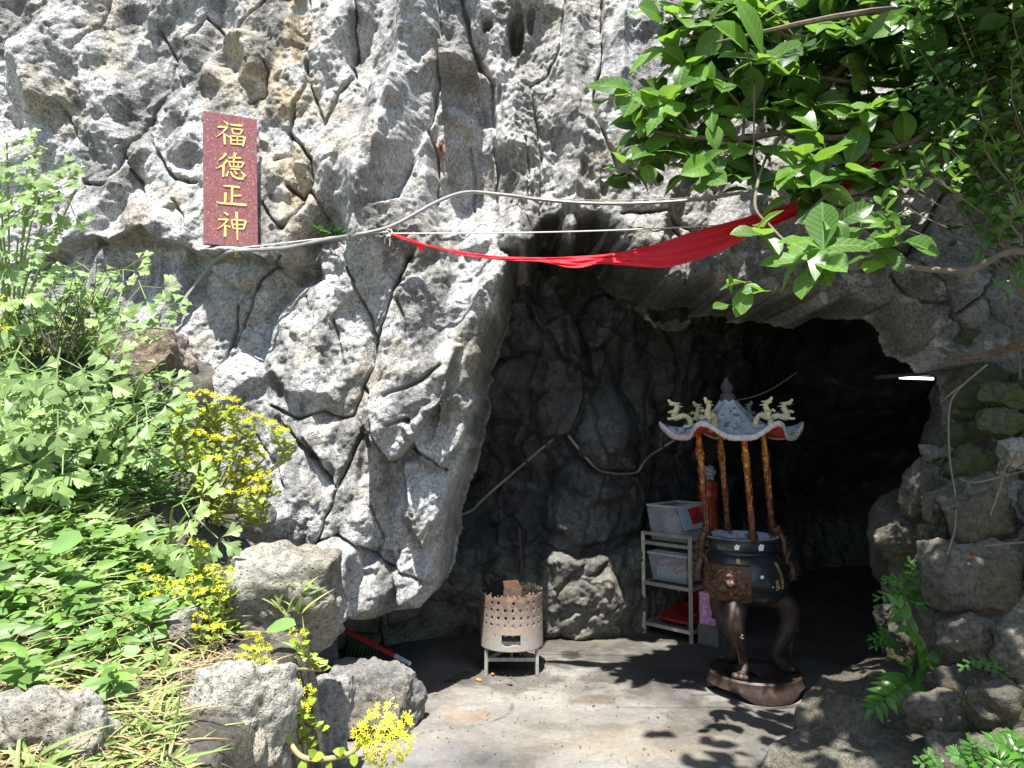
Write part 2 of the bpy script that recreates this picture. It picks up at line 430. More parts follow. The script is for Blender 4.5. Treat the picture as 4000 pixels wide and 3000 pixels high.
# the authored lines wander a little, like real joints
px = px0 + 9 * fbm(q3 * 8, 2, 5); py = py0 + 9 * fbm(q3 * 8 + 40, 2, 6)
rl = Relief(px, py)
# ---- joints
CR = [
 [(795, 40), (730, 133), (663, 239), (646, 318), (617, 378), (577, 457), (530, 530), (490, 583), (464, 663), (424, 723), (378, 736), (331, 716)],
 [(331, 716), (292, 796), (245, 888), (219, 961), (219, 1030)],
 [(577, 464), (597, 530), (623, 577), (636, 623), (663, 670), (703, 716), (789, 729)],
 [(490, 603), (530, 663), (563, 716), (597, 782), (610, 822)],
 [(438, -40), (431, 60), (398, 113), (330, 230)],
 [(795, 40), (822, 66), (868, 126), (891, 86), (915, 60), (981, 26), (1060, -20)],
 [(1213, -20), (1220, 133), (1220, 331), (1167, 424), (1140, 524), (1137, 597), (1087, 636)],
 [(1054, 159), (1044, 265), (1048, 365), (975, 398)],
 [(1140, 524), (1227, 636), (1220, 729), (1187, 776), (1127, 730)],
 [(1028, 796), (1061, 849), (1120, 908), (1187, 796)], [(1220, 749), (1280, 869)],
 [(1217, 200), (1220, 345), (1273, 490)],
 [(1392, -20), (1399, 166), (1379, 272), (1399, 318), (1339, 371), (1280, 497)],
 [(1717, -20), (1724, 232), (1710, 424), (1684, 530), (1710, 660), (1708, 780)],
 [(1797, -20), (1836, 146), (1876, 252), (1923, 331), (1929, 464), (1936, 597), (1946, 663), (1943, 862)],
 [(2208, -20), (2195, 166), (2141, 292), (2069, 338), (2095, 464), (2115, 597), (2108, 830)],
 [(2360, -20), (2354, 232), (2320, 371), (2327, 464), (2380, 597), (2407, 663)],
 [(900, 1343), (950, 1240), (1000, 1154), (1054, 1072), (1110, 1010)], [(830, 1480), (870, 1380), (930, 1200)],
 [(1343, 1000), (1406, 1154), (1451, 1253), (1470, 1325), (1460, 1425), (1420, 1506), (1379, 1624), (1325, 1633), (1253, 1606), (1171, 1633), (1063, 1588)],
 [(1605, 1010), (1551, 1136), (1497, 1271), (1470, 1343)],
 [(1420, 1506), (1460, 1570), (1415, 1687), (1361, 1814), (1316, 1922), (1298, 1985), (1253, 2085), (1225, 2175), (1189, 2238), (1162, 2202)],
 [(1171, 1732), (1234, 1796), (1307, 1904)], [(1100, 1640), (1171, 1732)], [(1460, 1570), (1475, 1690), (1540, 1800)],
 [(1253, 2110), (1325, 2085), (1406, 2139), (1533, 2229)], [(1620, 1750), (1680, 1790), (1740, 1830)], [(1450, 1980), (1475, 2050), (1480, 2110)],
 [(2430, 840), (2600, 830), (2720, 900)], [(2640, 880), (2700, 980), (2690, 1100)],
 [(3560, 1000), (3680, 1100), (3720, 1230), (3800, 1300)], [(3720, 1230), (3850, 1150), (3950, 1000)], [(3400, 900), (3560, 1000), (3650, 850), (3700, 700)],
 [(3850, 1150), (3920, 1290)], [(3480, 1080), (3600, 1180), (3680, 1180)],
]
for i, c in enumerate(CR): rl.crack(c, w=[5, 4, 5.5, 4][i % 4], d=[.075, .05, .06, .045][i % 4], sh=.008, shw=18)
for c in [(620, 120, 700, 330), (260, 420, 330, 640), (700, 800, 760, 930), (1560, 1180, 1590, 1330), (1300, 1250, 1340, 1500), (1180, 1150, 1200, 1400), (1830, 560, 1850, 800), (2050, 560, 2060, 800), (1000, 1700, 1120, 1900), (1560, 2240, 1700, 2300)]:
    rl.crack([(c[0], c[1]), ((c[0] + c[2]) / 2 + 14, (c[1] + c[3]) / 2), (c[2], c[3])], w=4, d=.03, sh=.004, shw=14)
# ---- big forms
rl.ridge([(1610, -60), (1585, 100), (1565, 220), (1560, 370), (1535, 540), (1490, 690), (1440, 820)], .20, 260, 75)        # bright slab, dark right flank
rl.blob(1380, 560, 260, 330, .07)
rl.facet([(1720, 320), (1850, 330), (1925, 470), (1945, 860), (1690, 880), (1690, 560)], -.07, gx=.015, gy=-.01, soft=18)     # niche
rl.facet([(1725, 250), (1830, 260), (1868, 322), (1800, 330), (1728, 312)], .14, gy=.03, soft=8)                                # jutting ledge
rl.facet([(1740, 455), (1790, 440), (1860, 450), (1850, 520), (1800, 510), (1760, 505)], .07, gy=.05, soft=10)
rl.facet([(1730, 330), (1930, 350), (1925, 430), (1740, 440)], -.03, soft=15)
rl.ridge([(2020, 330), (2000, 520), (2030, 700), (2030, 950)], .12, 70, 60)                                                     # rough rib
rl.ridge([(2250, 60), (2230, 300), (2260, 560), (2240, 800)], .11, 70, 70)
rl.ridge([(2430, 100), (2420, 380), (2450, 620)], .08, 60, 90)
rl.blob(2015, 110, 34, 95, -.16); rl.blob(1903, 113, 26, 30, -.1); rl.blob(2075, 60, 20, 60, -.08)
rl.ridge([(1690, -40), (1700, 120), (1640, 330), (1560, 500)], -.05, 60, 50)
for (x, y, rx, ry, h, a) in [(940, 170, 90, 75, .10, 20), (1010, 250, 60, 110, .10, 30), (905, 250, 80, 90, -.11, 0), (840, 300, 70, 60, .09, 0), (760, 190, 80, 60, .08, 40),
  (520, 340, 90, 130, .08, 25), (400, 420, 110, 160, .07, 20), (300, 170, 150, 120, .08, 30), (520, 120, 70, 110, -.08, 20), (150, 330, 120, 190, .12, 10), (60, 420, 90, 160, -.07, 0),
  (600, 640, 70, 90, .08, 0), (720, 560, 60, 90, .06, 30), (770, 640, 50, 70, -.08, 0), (430, 560, 80, 90, .06, 20), (350, 900, 90, 140, .07, 10), (480, 880, 80, 120, -.07, 20),
  (620, 880, 130, 80, .07, 10), (560, 1040, 170, 90, -.06, 0), (740, 1010, 80, 50, -.08, 0), (1100, 690, 60, 120, .07, 0), (1100, 850, 60, 60, .06, 0), (1180, 620, 40, 90, .06, 0),
  (1090, 100, 60, 130, .05, 0), (1180, 150, 40, 220, -.10, 0), (1300, 120, 60, 170, .07, 0), (1350, 230, 70, 90, -.09, 0), (1480, 200, 60, 160, .06, 0), (1300, 800, 90, 150, .06, 0),
  (1500, 780, 60, 90, -.05, 20), (1450, 950, 120, 90, .06, 0), (1650, 950, 90, 70, .08, 10), (1880, 900, 60, 110, .09, 0), (1980, 890, 60, 90, .08, 0), (2050, 940, 50, 60, .07, 0),
  (1250, 1130, 120, 110, .06, 0), (1330, 1060, 60, 40, -.07, 0), (1100, 1230, 120, 170, .05, 10), (1350, 1400, 110, 150, .05, 0), (1180, 1480, 130, 120, .05, 0), (1310, 1560, 90, 60, .06, -20),
  (1110, 1600, 70, 50, .07, 0), (1680, 1200, 90, 190, .05, 15), (1560, 1420, 50, 110, .05, 10), (1130, 1700, 70, 70, .05, 0),
  (1160, 2050, 100, 90, .07, 0), (1110, 1900, 130, 90, .06, 0), (1080, 2180, 70, 80, .06, 0), (1420, 2010, 60, 60, .05, 0),
  (2230, 900, 38, 60, .10, 0), (2010, 970, 50, 50, .05, 0), (2520, 960, 130, 110, .09, 25), (2680, 1040, 100, 90, .09, 0), (2560, 880, 110, 60, -.06, 20), (2850, 1060, 150, 90, .08, 0), (3100, 1080, 160, 90, .08, 0),
  (3480, 1000, 90, 130, .08, 0), (3640, 1020, 90, 90, .09, 0), (3780, 1200, 110, 90, .08, 0), (3760, 1020, 70, 90, .07, 0), (3640, 1260, 60, 80, .08, 0), (3900, 1150, 70, 80, .06, 0),
  (2650, 500, 160, 140, .10, 0), (2900, 600, 120, 160, .09, 0), (3150, 450, 160, 120, .10, 0), (3100, 800, 150, 120, .10, 0), (3400, 500, 130, 160, .09, 0), (3700, 700, 150, 130, .10, 0), (3550, 200, 160, 160, .08, 0)]:
    rl.blob(x, y, rx, ry, h * (.7 if y < 1000 and x < 1300 else .38), a)
# the slab that ends in the arête beside the cave
rl.ridge([(1900, 960), (1885, 1130), (1800, 1330), (1760, 1480)], .10, 160, 60)
rl.facet([(1640, 1000), (1900, 980), (1870, 1160), (1780, 1350), (1720, 1480), (1500, 1480), (1480, 1330)], -.01, gx=-.02, gy=.006, soft=20)
rl.facet([(1433, 1633), (1479, 1524), (1533, 1470), (1659, 1407), (1759, 1339), (1804, 1371), (1759, 1542), (1705, 1615), (1632, 1714), (1578, 1777), (1533, 1800), (1479, 1723)], .13, gx=-.03, gy=.012, soft=9)
rl.crack([(1530, 1560), (1600, 1530), (1690, 1480), (1740, 1440)], 6, .03, .01, 20); rl.crack([(1545, 1660), (1610, 1640), (1640, 1680)], 7, .05, .01, 20)
rl.facet([(1610, 1670), (1680, 1600), (1790, 1540), (1850, 1560), (1800, 1740), (1720, 1830), (1650, 1790)], .07, gx=-.02, gy=.015, soft=12)
rl.facet([(1575, 1800), (1700, 1800), (1800, 1760), (1750, 1930), (1700, 2050), (1660, 2150), (1610, 2040), (1590, 1920)], .05, gx=-.035, gy=.02, soft=14)   # pale polished face
rl.facet([(1420, 1700), (1480, 1740), (1560, 1820), (1600, 2030), (1470, 2010), (1390, 1890)], -.02, gx=.03, gy=.01, soft=12)                                 # brown face
rl.facet([(1190, 1700), (1330, 1640), (1430, 1660), (1360, 1800), (1310, 1910), (1250, 1790)], .03, gx=-.02, gy=-.01, soft=10)
rl.facet([(1210, 2240), (1240, 2130), (1310, 2090), (1400, 2150), (1390, 2230), (1320, 2320), (1250, 2340)], .12, gx=-.02, gy=.02, soft=10)
rl.facet([(1390, 2230), (1500, 2220), (1540, 2300), (1480, 2370), (1390, 2400), (1300, 2380), (1330, 2320)], .02, gy=.05, soft=12)
rl.facet([(1400, 2130), (1520, 2160), (1560, 2240), (1430, 2200)], -.05, gy=.02, soft=10)
rl.facet([(1560, 2140), (1690, 2160), (1700, 2230), (1640, 2330), (1560, 2360), (1540, 2260)], .05, gx=-.02, gy=.045, soft=12)
rl.facet([(800, 1000), (1000, 960), (1060, 1060), (960, 1140), (850, 1080)], .06, gy=.01, soft=14)
rl.facet([(1080, 1040), (1230, 1020), (1260, 1090), (1150, 1110)], -.05, gy=.03, soft=12)
# faces that lean out (dim) and faces that lie back (bright)
rl.facet([(1610, 40), (1715, 40), (1718, 430), (1680, 540), (1570, 800), (1480, 840), (1555, 480), (1575, 220)], .0, gx=-.035, gy=-.040, soft=14)
rl.facet([(1230, 300), (1400, 330), (1545, 380), (1520, 560), (1440, 780), (1300, 800), (1240, 560)], .02, gx=.0, gy=.022, soft=40)
rl.facet([(1730, 330), (1920, 345), (1935, 480), (1860, 450), (1740, 450)], -.03, gy=-.03, soft=12)
rl.facet([(1960, 340), (2090, 350), (2110, 830), (1960, 880)], .02, gx=-.01, gy=-.014, soft=14)
rl.facet([(1740, 20), (1800, 20), (1900, 300), (1740, 240)], -.04, gx=.01, gy=-.02, soft=14)
rl.facet([(1530, 1150), (1700, 1060), (1860, 1060), (1820, 1250), (1740, 1400), (1560, 1440), (1490, 1330)], .0, gx=-.02, gy=-.016, soft=16)
rl.facet([(1080, 1120), (1330, 1060), (1430, 1250), (1440, 1420), (1300, 1560), (1150, 1560), (1020, 1400)], .03, gx=.0, gy=.012, soft=30)
rl.facet([(120, 130), (330, 60), (420, 200), (300, 420), (180, 450)], .04, gy=.03, soft=30)
rl.facet([(560, 80), (730, 60), (640, 330), (540, 420), (480, 250)], -.03, gy=-.03, soft=25)
# undercut shelf below the sign
rl.step([(1020, 1030), (820, 1010), (730, 975), (670, 970), (630, 925), (500, 975), (425, 950), (300, 1010), (200, 1020)], .09, 140, 8)
prot = rl.h * 1.4
# ---- natural relief
ca, sa = math.cos(R(17)), math.sin(R(17))
al = X * sa + Z * ca; ac = X * ca - Z * sa                          # along / across the grain of the face
wz = np.stack([ac, B * 0, al * .5], 1)
warp = np.stack([fbm(q3 * 1.4 + 9, 2, 21), fbm(q3 * 1.4 + 31, 2, 22), fbm(q3 * 1.4 + 57, 2, 23)], 1)
ang = sstep(1250, 1550, py) * sstep(950, 1150, px) * (1 - sstep(1950, 2150, px))        # angular blocks low on the left buttress
ang = np.maximum(ang, .75 * sstep(2350, 2700, px))
smooth_ = np.exp(-((px - 350) / 420) ** 2 - ((py - 350) / 420) ** 2)
prot += (.014 + .04 * smooth_) * (1 - .5 * ang) * ridged(wz * 2.1 + warp * .7, 1, 31)
prot += (.004 + .020 * smooth_) * ridged(wz * np.array([4.6, 1, 6.0]) + warp * 1.0, 1, 32)
prot += .016 * fbm(q3 * 2.6 + warp, 2, 33)
calm = 1 - .5 * smooth_
fa, fe = facets(np.stack([ac * 2.6 + warp[:, 0] * .25, al * .95 + warp[:, 1] * .25], 1), 41, 1.15)
fa2, _ = facets(np.stack([ac * 2.9 + warp[:, 2] * .25 + 5, al * 1.15 + warp[:, 0] * .25 + 9], 1), 42, 1.15)
prot += .115 * calm * (fa - fa2)
fb, fe2 = facets(np.stack([ac * 6.5 + warp[:, 1] * .6 + 7, al * 3.8 + warp[:, 0] * .6], 1), 43, 1.2)
fb2, _ = facets(np.stack([ac * 7.0 + warp[:, 2] * .6 + 17, al * 4.2 + warp[:, 1] * .6 + 3], 1), 44, 1.2)
prot += .021 * calm * (fb - fb2)
fc_, _ = facets(np.stack([ac * 17 + warp[:, 0] * 1.2, al * 11 + warp[:, 2] * 1.2], 1), 45, 1.3)
fc2, _ = facets(np.stack([ac * 19 + warp[:, 1] * 1.2, al * 13 + warp[:, 2] * 1.2 + 6], 1), 46, 1.3)
prot += .0078 * (fc_ - fc2)
tt = al * 2.3 + 1.1 * fbm(wz * 1.9 + 4, 2, 91) + .35 * warp[:, 1]; fr = tt - np.floor(tt)
saw = (1 - fr) * sstep(.0, .10, fr)
prot += .016 * saw * sstep(-.15, .35, fbm(wz * 2.4 + 14, 2, 93)) * (1 - .5 * ang)
tt = al * 6.1 + 1.5 * fbm(wz * 4.0 + 24, 2, 95); fr = tt - np.floor(tt)
prot += .010 * (1 - fr) * sstep(.0, .12, fr) * sstep(-.05, .4, fbm(wz * 4.4 + 34, 2, 97))
rough = sstep(-.05, .45, fbm(q3 * 1.3 + 70, 2, 77)) * .8 + .15
rough = np.maximum(rough, 1.3 * sstep(1940, 1990, px) * (1 - sstep(2150, 2250, px)) * (1 - sstep(880, 980, py)))
prot += (.003 + .007 * rough) * ridged(q3 * np.array([9, 9, 6.5]) + warp * 1.4, 1, 51)
prot += rough * .009 * ridged(q3 * np.array([22, 10, 15]) + warp * 2, 2, 53)
prot += .006 * fbm(q3 * 11 + 3, 3, 54, .55) + .0075 * (.5 + rough) * np.abs(perlin(q3 * 19 + 8, 56)) * -1.6 + .0035 * fbm(q3 * 38, 2, 55) + .0022 * perlin(q3 * 75, 58)
f1, f2, cid = worley(np.stack([X * 8 + warp[:, 2] * 1.5, Z * 6.5], 1), 61)
prot -= .035 * (cid > .9) * np.maximum(0, 1 - (f1 / .42) ** 2) ** 1.3 * (1 - .4 * ang)
f1, f2, cid2 = worley(np.stack([X * 27, Z * 25], 1) + warp[:, :2] * 2, 63)
prot -= .010 * (cid2 > .8) * np.maximum(0, 1 - (f1 / .4) ** 2) * (.4 + rough)
# gnarled fringe over the cave
# ---- the cave mouth: the face rolls back into the rock
jag, _ = facets(np.stack([X * 5 + 3, Z * 5], 1), 47, 1.2); rgt = sstep(2350, 2600, px0)
sd = poly_sd(px0 + 14 * fbm(q3 * 9, 3, 8), py0 + 14 * fbm(q3 * 9 + 20, 3, 9) + 70 * (jag - .4) * rgt, MOUTH)          # + inside the mouth
roll = np.where(sd > 0, .10 + .022 * np.maximum(sd, 0), 0.0) + .10 * np.exp(-np.maximum(-sd, 0) / 38.0) * (sd <= 0)
Y = B - prot * np.where(sd > 0, np.exp(-np.maximum(sd, 0) / 25), 1) + np.where(sd > 0, (.024 - .016 * sstep(3150, 3500, px0)) * np.minimum(sd, 30), 0) + .07 * np.where(sd > 0, 1, np.exp(-np.maximum(-sd, 0) / 17.0))
keep = sd < 44
# bed for the plaque
tl_, tr_, br_, bl_ = P(794, 431, 4.0), P(1003, 465, 4.14), P(1008, 967, 4.14), P(797, 953, 4.0)
ws = sstep(-25, 15, poly_sd(px0, py0, [(775, 410), (1020, 440), (1030, 985), (780, 975)]))
yp = 4.07 + (X - (tl_.x + tr_.x) / 2) * (.14 / (tr_.x - tl_.x)) + .045
Y = np.where(ws > 0, np.maximum(Y, Y * (1 - ws) + np.maximum(Y, yp) * ws), Y)
# ---- colour of the stone, with shade painted in round the mouth
g = .39 + .06 * fbm(q3 * 2.2, 4, 81)
tint = np.stack([g * 1.0, g * .99, g * .965], 1)
def stain(mask, c, k=1.0):
    global tint
    mm = np.clip(mask * k, 0, 1)[:, None]; tint = tint * (1 - mm) + np.array(c) * mm
nz = fbm(q3 * 4.5 + 11, 4, 83)
band = np.exp(-((px - 1130 - 40 * nz) / 120) ** 2) * (1 - sstep(850, 1050, py)) + .8 * np.exp(-((px - 960) / 110) ** 2 - ((py - 260) / 200) ** 2)
stain(band * sstep(-.25, .3, nz + .15), (.36, .29, .18), .8)
stain(sstep(.08, .45, fbm(q3 * 3.0 + 60, 4, 85)), (.28, .25, .20), .75)
stain(sstep(.18, .5, fbm(q3 * np.array([3.5, 3, 1.1]) + 90, 4, 87)), (.15, .147, .14), .8)
stain(np.exp(-((px - 1500) / 90) ** 2 - ((py - 1900) / 130) ** 2) * sstep(-.4, .2, nz + .2), (.25, .205, .13), .8)
stain(np.exp(-((px - 1724) / 24) ** 2 - ((py - 585) / 36) ** 2), (.22, .085, .03), .85)
stain(np.exp(-((px - 1718) / 12) ** 2) * sstep(560, 600, py) * (1 - sstep(620, 700, py)), (.25, .13, .06), .6)
stain(np.exp(-((px - 700) / 60) ** 2 - ((py - 800) / 60) ** 2), (.36, .27, .16), .5)
stain(np.exp(-((px - 1790) / 70) ** 2) * (1 - sstep(250, 420, py)) + np.exp(-((px - 2060) / 90) ** 2 - ((py - 180) / 160) ** 2), (.15, .145, .13), .65)
stain(sstep(1930, 1990, px) * (1 - sstep(2330, 2420, px)) * (1 - sstep(900, 1000, py)) * .4, (.27, .255, .225), 1.0)
stain(sstep(-70, 10, sd + 30 * nz) * sstep(1850, 2050, px0), (.075, .072, .068), .95); stain(sstep(-330, -50, sd + 90 * nz) * sstep(2380, 2650, px0), (.075, .072, .064), .92)               # shade under brow and leaves painted into the tint, over soot
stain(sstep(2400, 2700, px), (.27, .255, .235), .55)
stain(sstep(3300, 3500, px) * sstep(-.1, .35, fbm(q3 * 3.3 + 17, 4, 89)), (.15, .15, .12), .6)
stain(sstep(.10, .40, fbm(q3 * np.array([9, 6, 2.2]) + 190, 4, 187)) * sstep(-.2, .3, fbm(q3 * 1.2 + 7, 2, 188)), (.13, .128, .122), .7)
stain(sstep(.25, .5, fbm(q3 * 7.5 + 230, 4, 189)), (.43, .425, .41), .6)
pale = np.exp(-((px - 1690) / 70) ** 2 - ((py - 1920) / 150) ** 2); stain(pale, (.44, .445, .45), .7)
deepn = np.clip(-(prot - .05 * fbm(q3 * 2, 2, 3)) - .06, 0, .1)
V = np.stack([X, Y, Z], 1)
kf = keep[F].all(1); F = F[kf]
used = np.zeros(len(V), bool); used[F.ravel()] = True; idx = np.cumsum(used) - 1
Vc = V[used]; Fc = idx[F]
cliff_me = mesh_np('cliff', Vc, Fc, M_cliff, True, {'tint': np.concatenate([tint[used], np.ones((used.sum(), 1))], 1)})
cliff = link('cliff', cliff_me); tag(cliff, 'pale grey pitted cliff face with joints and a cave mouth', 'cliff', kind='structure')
st = np.arange(0, len(Fc))
BV_cliff = BVHTree.FromPolygons(Vc.tolist(), Fc.tolist())

# ================================================================== THE CAVE
cave_ctl = [  # photo x, y, depth of the back wall
 (1500, 1000, 4.75), (1500, 2000, 4.9), (1450, 2450, 5.3), (1750, 2450, 5.5), (1780, 2100, 5.35), (1850, 1800, 5.25), (1900, 1400, 5.1), (2000, 1080, 5.0), (2200, 980, 5.0),
 (2100, 1300, 5.05), (2050, 1650, 5.1), (2000, 1900, 5.4), (2000, 2200, 5.45), (1900, 2480, 5.6), (2300, 2460, 5.5), (2300, 2200, 5.42), (2300, 1950, 5.25), (2350, 1700, 5.2), (2400, 1300, 5.25),
 (2450, 1020, 5.1), (2550, 2200, 5.75), (2600, 2450, 5.9), (2600, 1800, 5.65), (2650, 1400, 5.6), (2700, 1150, 5.3), (2850, 1700, 6.4), (2850, 2300, 6.7), (2950, 1300, 6.0), (3100, 1700, 7.6), (3150, 2300, 7.8),
 (3300, 1350, 6.6), (3400, 1900, 8.2), (3450, 2400, 8.0), (3650, 1900, 7.6), (3600, 1500, 6.4)]
kw = [P(*c) for c in cave_ctl]
cx = [(p.x, p.z) for p in kw]; cy_ = [p.y for p in kw]
for x in np.linspace(-1.9, 5.5, 9):
    cx.append((x, 3.5)); cy_.append(4.7); cx.append((x, 4.0)); cy_.append(4.3)
for z in np.linspace(-.3, 3.2, 5):
    cx.append((-1.9, z)); cy_.append(4.3); cx.append((5.4, z)); cy_.append(4.0); cx.append((4.9, z)); cy_.append(6.0)
cave_base = tps_fit(cx, cy_, 2e-3)
xs = np.concatenate([np.arange(-2.0, 1.9, .009), np.arange(1.9, 5.6, .022)]); zs = np.concatenate([np.arange(-.35, 2.9, .009), np.arange(2.9, 4.1, .02)])
NX, NZ = len(xs), len(zs); X, Z = np.meshgrid(xs, zs); X = X.ravel(); Z = Z.ravel()
B = np.clip(cave_base(np.stack([X, Z], 1)) + .24 * sstep(.5, .9, Z), 4.2, 9.0)
px0, py0 = project(X, B, Z); q3 = np.stack([X, B * .6, Z], 1)
px = px0 + 12 * fbm(q3 * 5, 3, 5); py = py0 + 12 * fbm(q3 * 5 + 40, 3, 6)
rl = Relief(px, py)
rl.facet([(1840, 1080), (2120, 1060), (2260, 1300), (2270, 1560), (2215, 1700), (2130, 1710), (2030, 1650), (1920, 1640), (1850, 1580)], .17, gx=.008, gy=.022, soft=9)     # hanging slab
rl.crack([(2060, 1210), (2100, 1290), (2180, 1400), (2250, 1445)], 6, .06, .01, 20); rl.crack([(2060, 1700), (2070, 1500), (2110, 1330)], 5, .04, .01, 20)
rl.step([(2070, 1180), (2120, 1285), (2200, 1235), (2290, 1225), (2330, 1270), (2420, 1320)], .08, 200, 6)
rl.crack([(2260, 1250), (2290, 1400), (2310, 1470)], 10, .10, .02, 25); rl.crack([(2190, 1260), (2210, 1440), (2290, 1460)], 6, .05, .02, 20)
rl.facet([(2290, 1480), (2380, 1470), (2450, 1600), (2490, 1720), (2470, 1820), (2370, 1850), (2270, 1790), (2230, 1700), (2270, 1580)], .09, gx=-.01, gy=.02, soft=22); rl.blob(2370, 1690, 120, 160, .07, -8)
rl.facet([(2190, 1780), (2300, 1840), (2480, 1860), (2520, 1950), (2500, 2060), (2380, 2110), (2280, 2130), (2130, 2050), (2130, 1950)], .10, gx=-.012, gy=.016, soft=20); rl.blob(2300, 1980, 170, 130, .06)
rl.crack([(2210, 1710), (2260, 1790), (2330, 1835), (2480, 1840), (2500, 1700), (2440, 1560), (2390, 1440)], 7, .07, .02, 22)
rl.facet([(2110, 2150), (2260, 2170), (2430, 2150), (2470, 2300), (2400, 2420), (2280, 2480), (2130, 2480), (2090, 2300)], .10, gx=-.01, gy=-.012, soft=22); rl.crack([(2120, 2130), (2250, 2170), (2400, 2150), (2500, 2080)], 7, .07, .02, 25)
rl.blob(2060, 1770, 80, 60, .06); rl.blob(1990, 2110, 90, 130, .06, 10); rl.crack([(1990, 2000), (2050, 2080), (2030, 2250)], 6, .05, .01, 20)
rl.crack([(1900, 1740), (1960, 1830), (1940, 1960)], 6, .05, .01, 20); rl.crack([(2440, 1330), (2420, 1500), (2500, 1650)], 7, .06, .02, 20)
rl.crack([(2560, 1230), (2640, 1400), (2620, 1600)], 7, .06, .02, 20); rl.ridge([(2600, 1150), (2690, 1320), (2700, 1500)], .1, 80, 60)
prot = rl.h
warp = np.stack([fbm(q3 * 1.6 + 9, 3, 121), fbm(q3 * 1.6 + 31, 3, 122)], 1)
prot += .045 * fbm(q3 * 2.2, 4, 131)
fa, fe = facets(np.stack([X * 3.0 + warp[:, 0] * .5, Z * 2.1 + warp[:, 1] * .5], 1), 141, 1.1); prot += .15 * (fa - .35) - .02 * np.exp(-(fe / .03) ** 2)
fb, _ = facets(np.stack([X * 9 + warp[:, 1] * 1.5, Z * 7 + warp[:, 0] * 1.5], 1), 143); prot += .045 * (fb - .35)
fc_, _ = facets(np.stack([X * 19 + warp[:, 1], Z * 15], 1), 145, 1.2); prot += .010 * (fc_ - .35)
prot += .006 * ridged(q3 * 14, 2, 151) + .005 * fbm(q3 * 36, 3, 155)
Y = B - prot
cb = np.clip(cliff_base(np.stack([X, Z], 1)), 3.2, 6.0)
Y = np.maximum(Y, cb + .28 + .1 * sstep(3.0, 3.6, Z))
low = 1 - sstep(.25, .75, Z + .25 * fbm(q3 * 2.5, 3, 160))
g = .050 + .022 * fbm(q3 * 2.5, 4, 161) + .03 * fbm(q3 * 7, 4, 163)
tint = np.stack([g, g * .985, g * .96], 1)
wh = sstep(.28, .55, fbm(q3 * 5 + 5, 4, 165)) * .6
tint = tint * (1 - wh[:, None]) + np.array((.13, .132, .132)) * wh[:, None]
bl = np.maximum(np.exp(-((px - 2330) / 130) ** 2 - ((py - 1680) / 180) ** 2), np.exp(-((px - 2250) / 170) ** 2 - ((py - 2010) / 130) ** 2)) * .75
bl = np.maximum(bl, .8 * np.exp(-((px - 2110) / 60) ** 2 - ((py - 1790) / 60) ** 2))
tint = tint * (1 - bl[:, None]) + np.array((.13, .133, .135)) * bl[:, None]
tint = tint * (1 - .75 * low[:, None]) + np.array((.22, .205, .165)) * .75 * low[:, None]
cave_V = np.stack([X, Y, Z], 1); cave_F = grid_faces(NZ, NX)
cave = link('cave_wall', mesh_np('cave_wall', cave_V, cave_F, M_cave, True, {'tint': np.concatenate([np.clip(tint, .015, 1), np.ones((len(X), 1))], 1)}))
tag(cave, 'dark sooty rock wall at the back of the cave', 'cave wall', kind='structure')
BV_cave = BVHTree.FromPolygons(cave_V.tolist(), cave_F.tolist())

# ================================================================== GROUND
def floor_mat():
    m, t, b = nmat('worn_concrete'); c = coords(t)
    n = N(t, 'TexNoise', Scale=1.7, Detail=9.0, Roughness=.6, Distortion=.7); t.links.new(c, n.inputs['Vector'])
    n2 = N(t, 'TexNoise', Scale=38.0, Detail=8.0, Roughness=.7); t.links.new(c, n2.inputs['Vector'])
    n3 = N(t, 'TexNoise', Scale=3.6, Detail=7.0, Roughness=.65, Distortion=1.5); t.links.new(c, n3.inputs['Vector'])
    n4 = N(t, 'TexNoise', Scale=7.0, Detail=6.0); t.links.new(c, n4.inputs['Vector'])
    cc = ramp(t, n.outputs[0], [(.30, (.075, .07, .064)), (.43, (.14, .13, .114)), (.55, (.185, .175, .156)), (.72, (.25, .242, .225))])
    cc = mix(t, ramp(t, n3.outputs[0], [(.56, 0.0), (.70, .6)]), cc, (.125, .112, .09))
    cc = mix(t, ramp(t, n3.outputs[0], [(.30, .45), (.40, 0.0)]), cc, (.28, .27, .25))
    cc = mix(t, ramp(t, n4.outputs[0], [(.66, 0.0), (.76, .5)]), cc, (.22, .145, .095))
    cc = mix(t, 1.0, cc, ramp(t, n2.outputs[0], [(.3, .78), (.55, 1.0), (.7, 1.14)]), 'MULTIPLY')
    a = t.nodes.new('ShaderNodeAttribute'); a.attribute_name = 'tint'
    cc = mix(t, 1.0, cc, a.outputs['Color'], 'MULTIPLY')
    t.links.new(cc, b.inputs['Base Color']); b.inputs['Roughness'].default_value = .82; b.inputs['Specular IOR Level'].default_value = .3
    ad = t.nodes.new('ShaderNodeMath'); ad.operation = 'MULTIPLY_ADD'; ad.inputs[1].default_value = .35
    t.links.new(n2.outputs[0], ad.inputs[0]); t.links.new(n3.outputs[0], ad.inputs[2])
    bp = N(t, 'Bump', Strength=.6, Distance=.02); t.links.new(ad.outputs[0], bp.inputs['Height']); t.links.new(bp.outputs[0], b.inputs['Normal'])
    return m
M_floor = floor_mat()
xs = np.arange(-2.2, 5.0, .02); ys = np.arange(1.2, 9.2, .02); X, Yg = np.meshgrid(xs, ys); X = X.ravel(); Yg = Yg.ravel()
q3 = np.stack([X, Yg, X * 0], 1)
Zf = .012 * fbm(q3 * 1.5, 3, 201) + .003 * fbm(q3 * 9, 3, 203)
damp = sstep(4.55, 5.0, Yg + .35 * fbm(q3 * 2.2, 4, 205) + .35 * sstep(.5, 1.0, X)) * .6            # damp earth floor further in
fpx, fpy = project(X, Yg, X * 0)
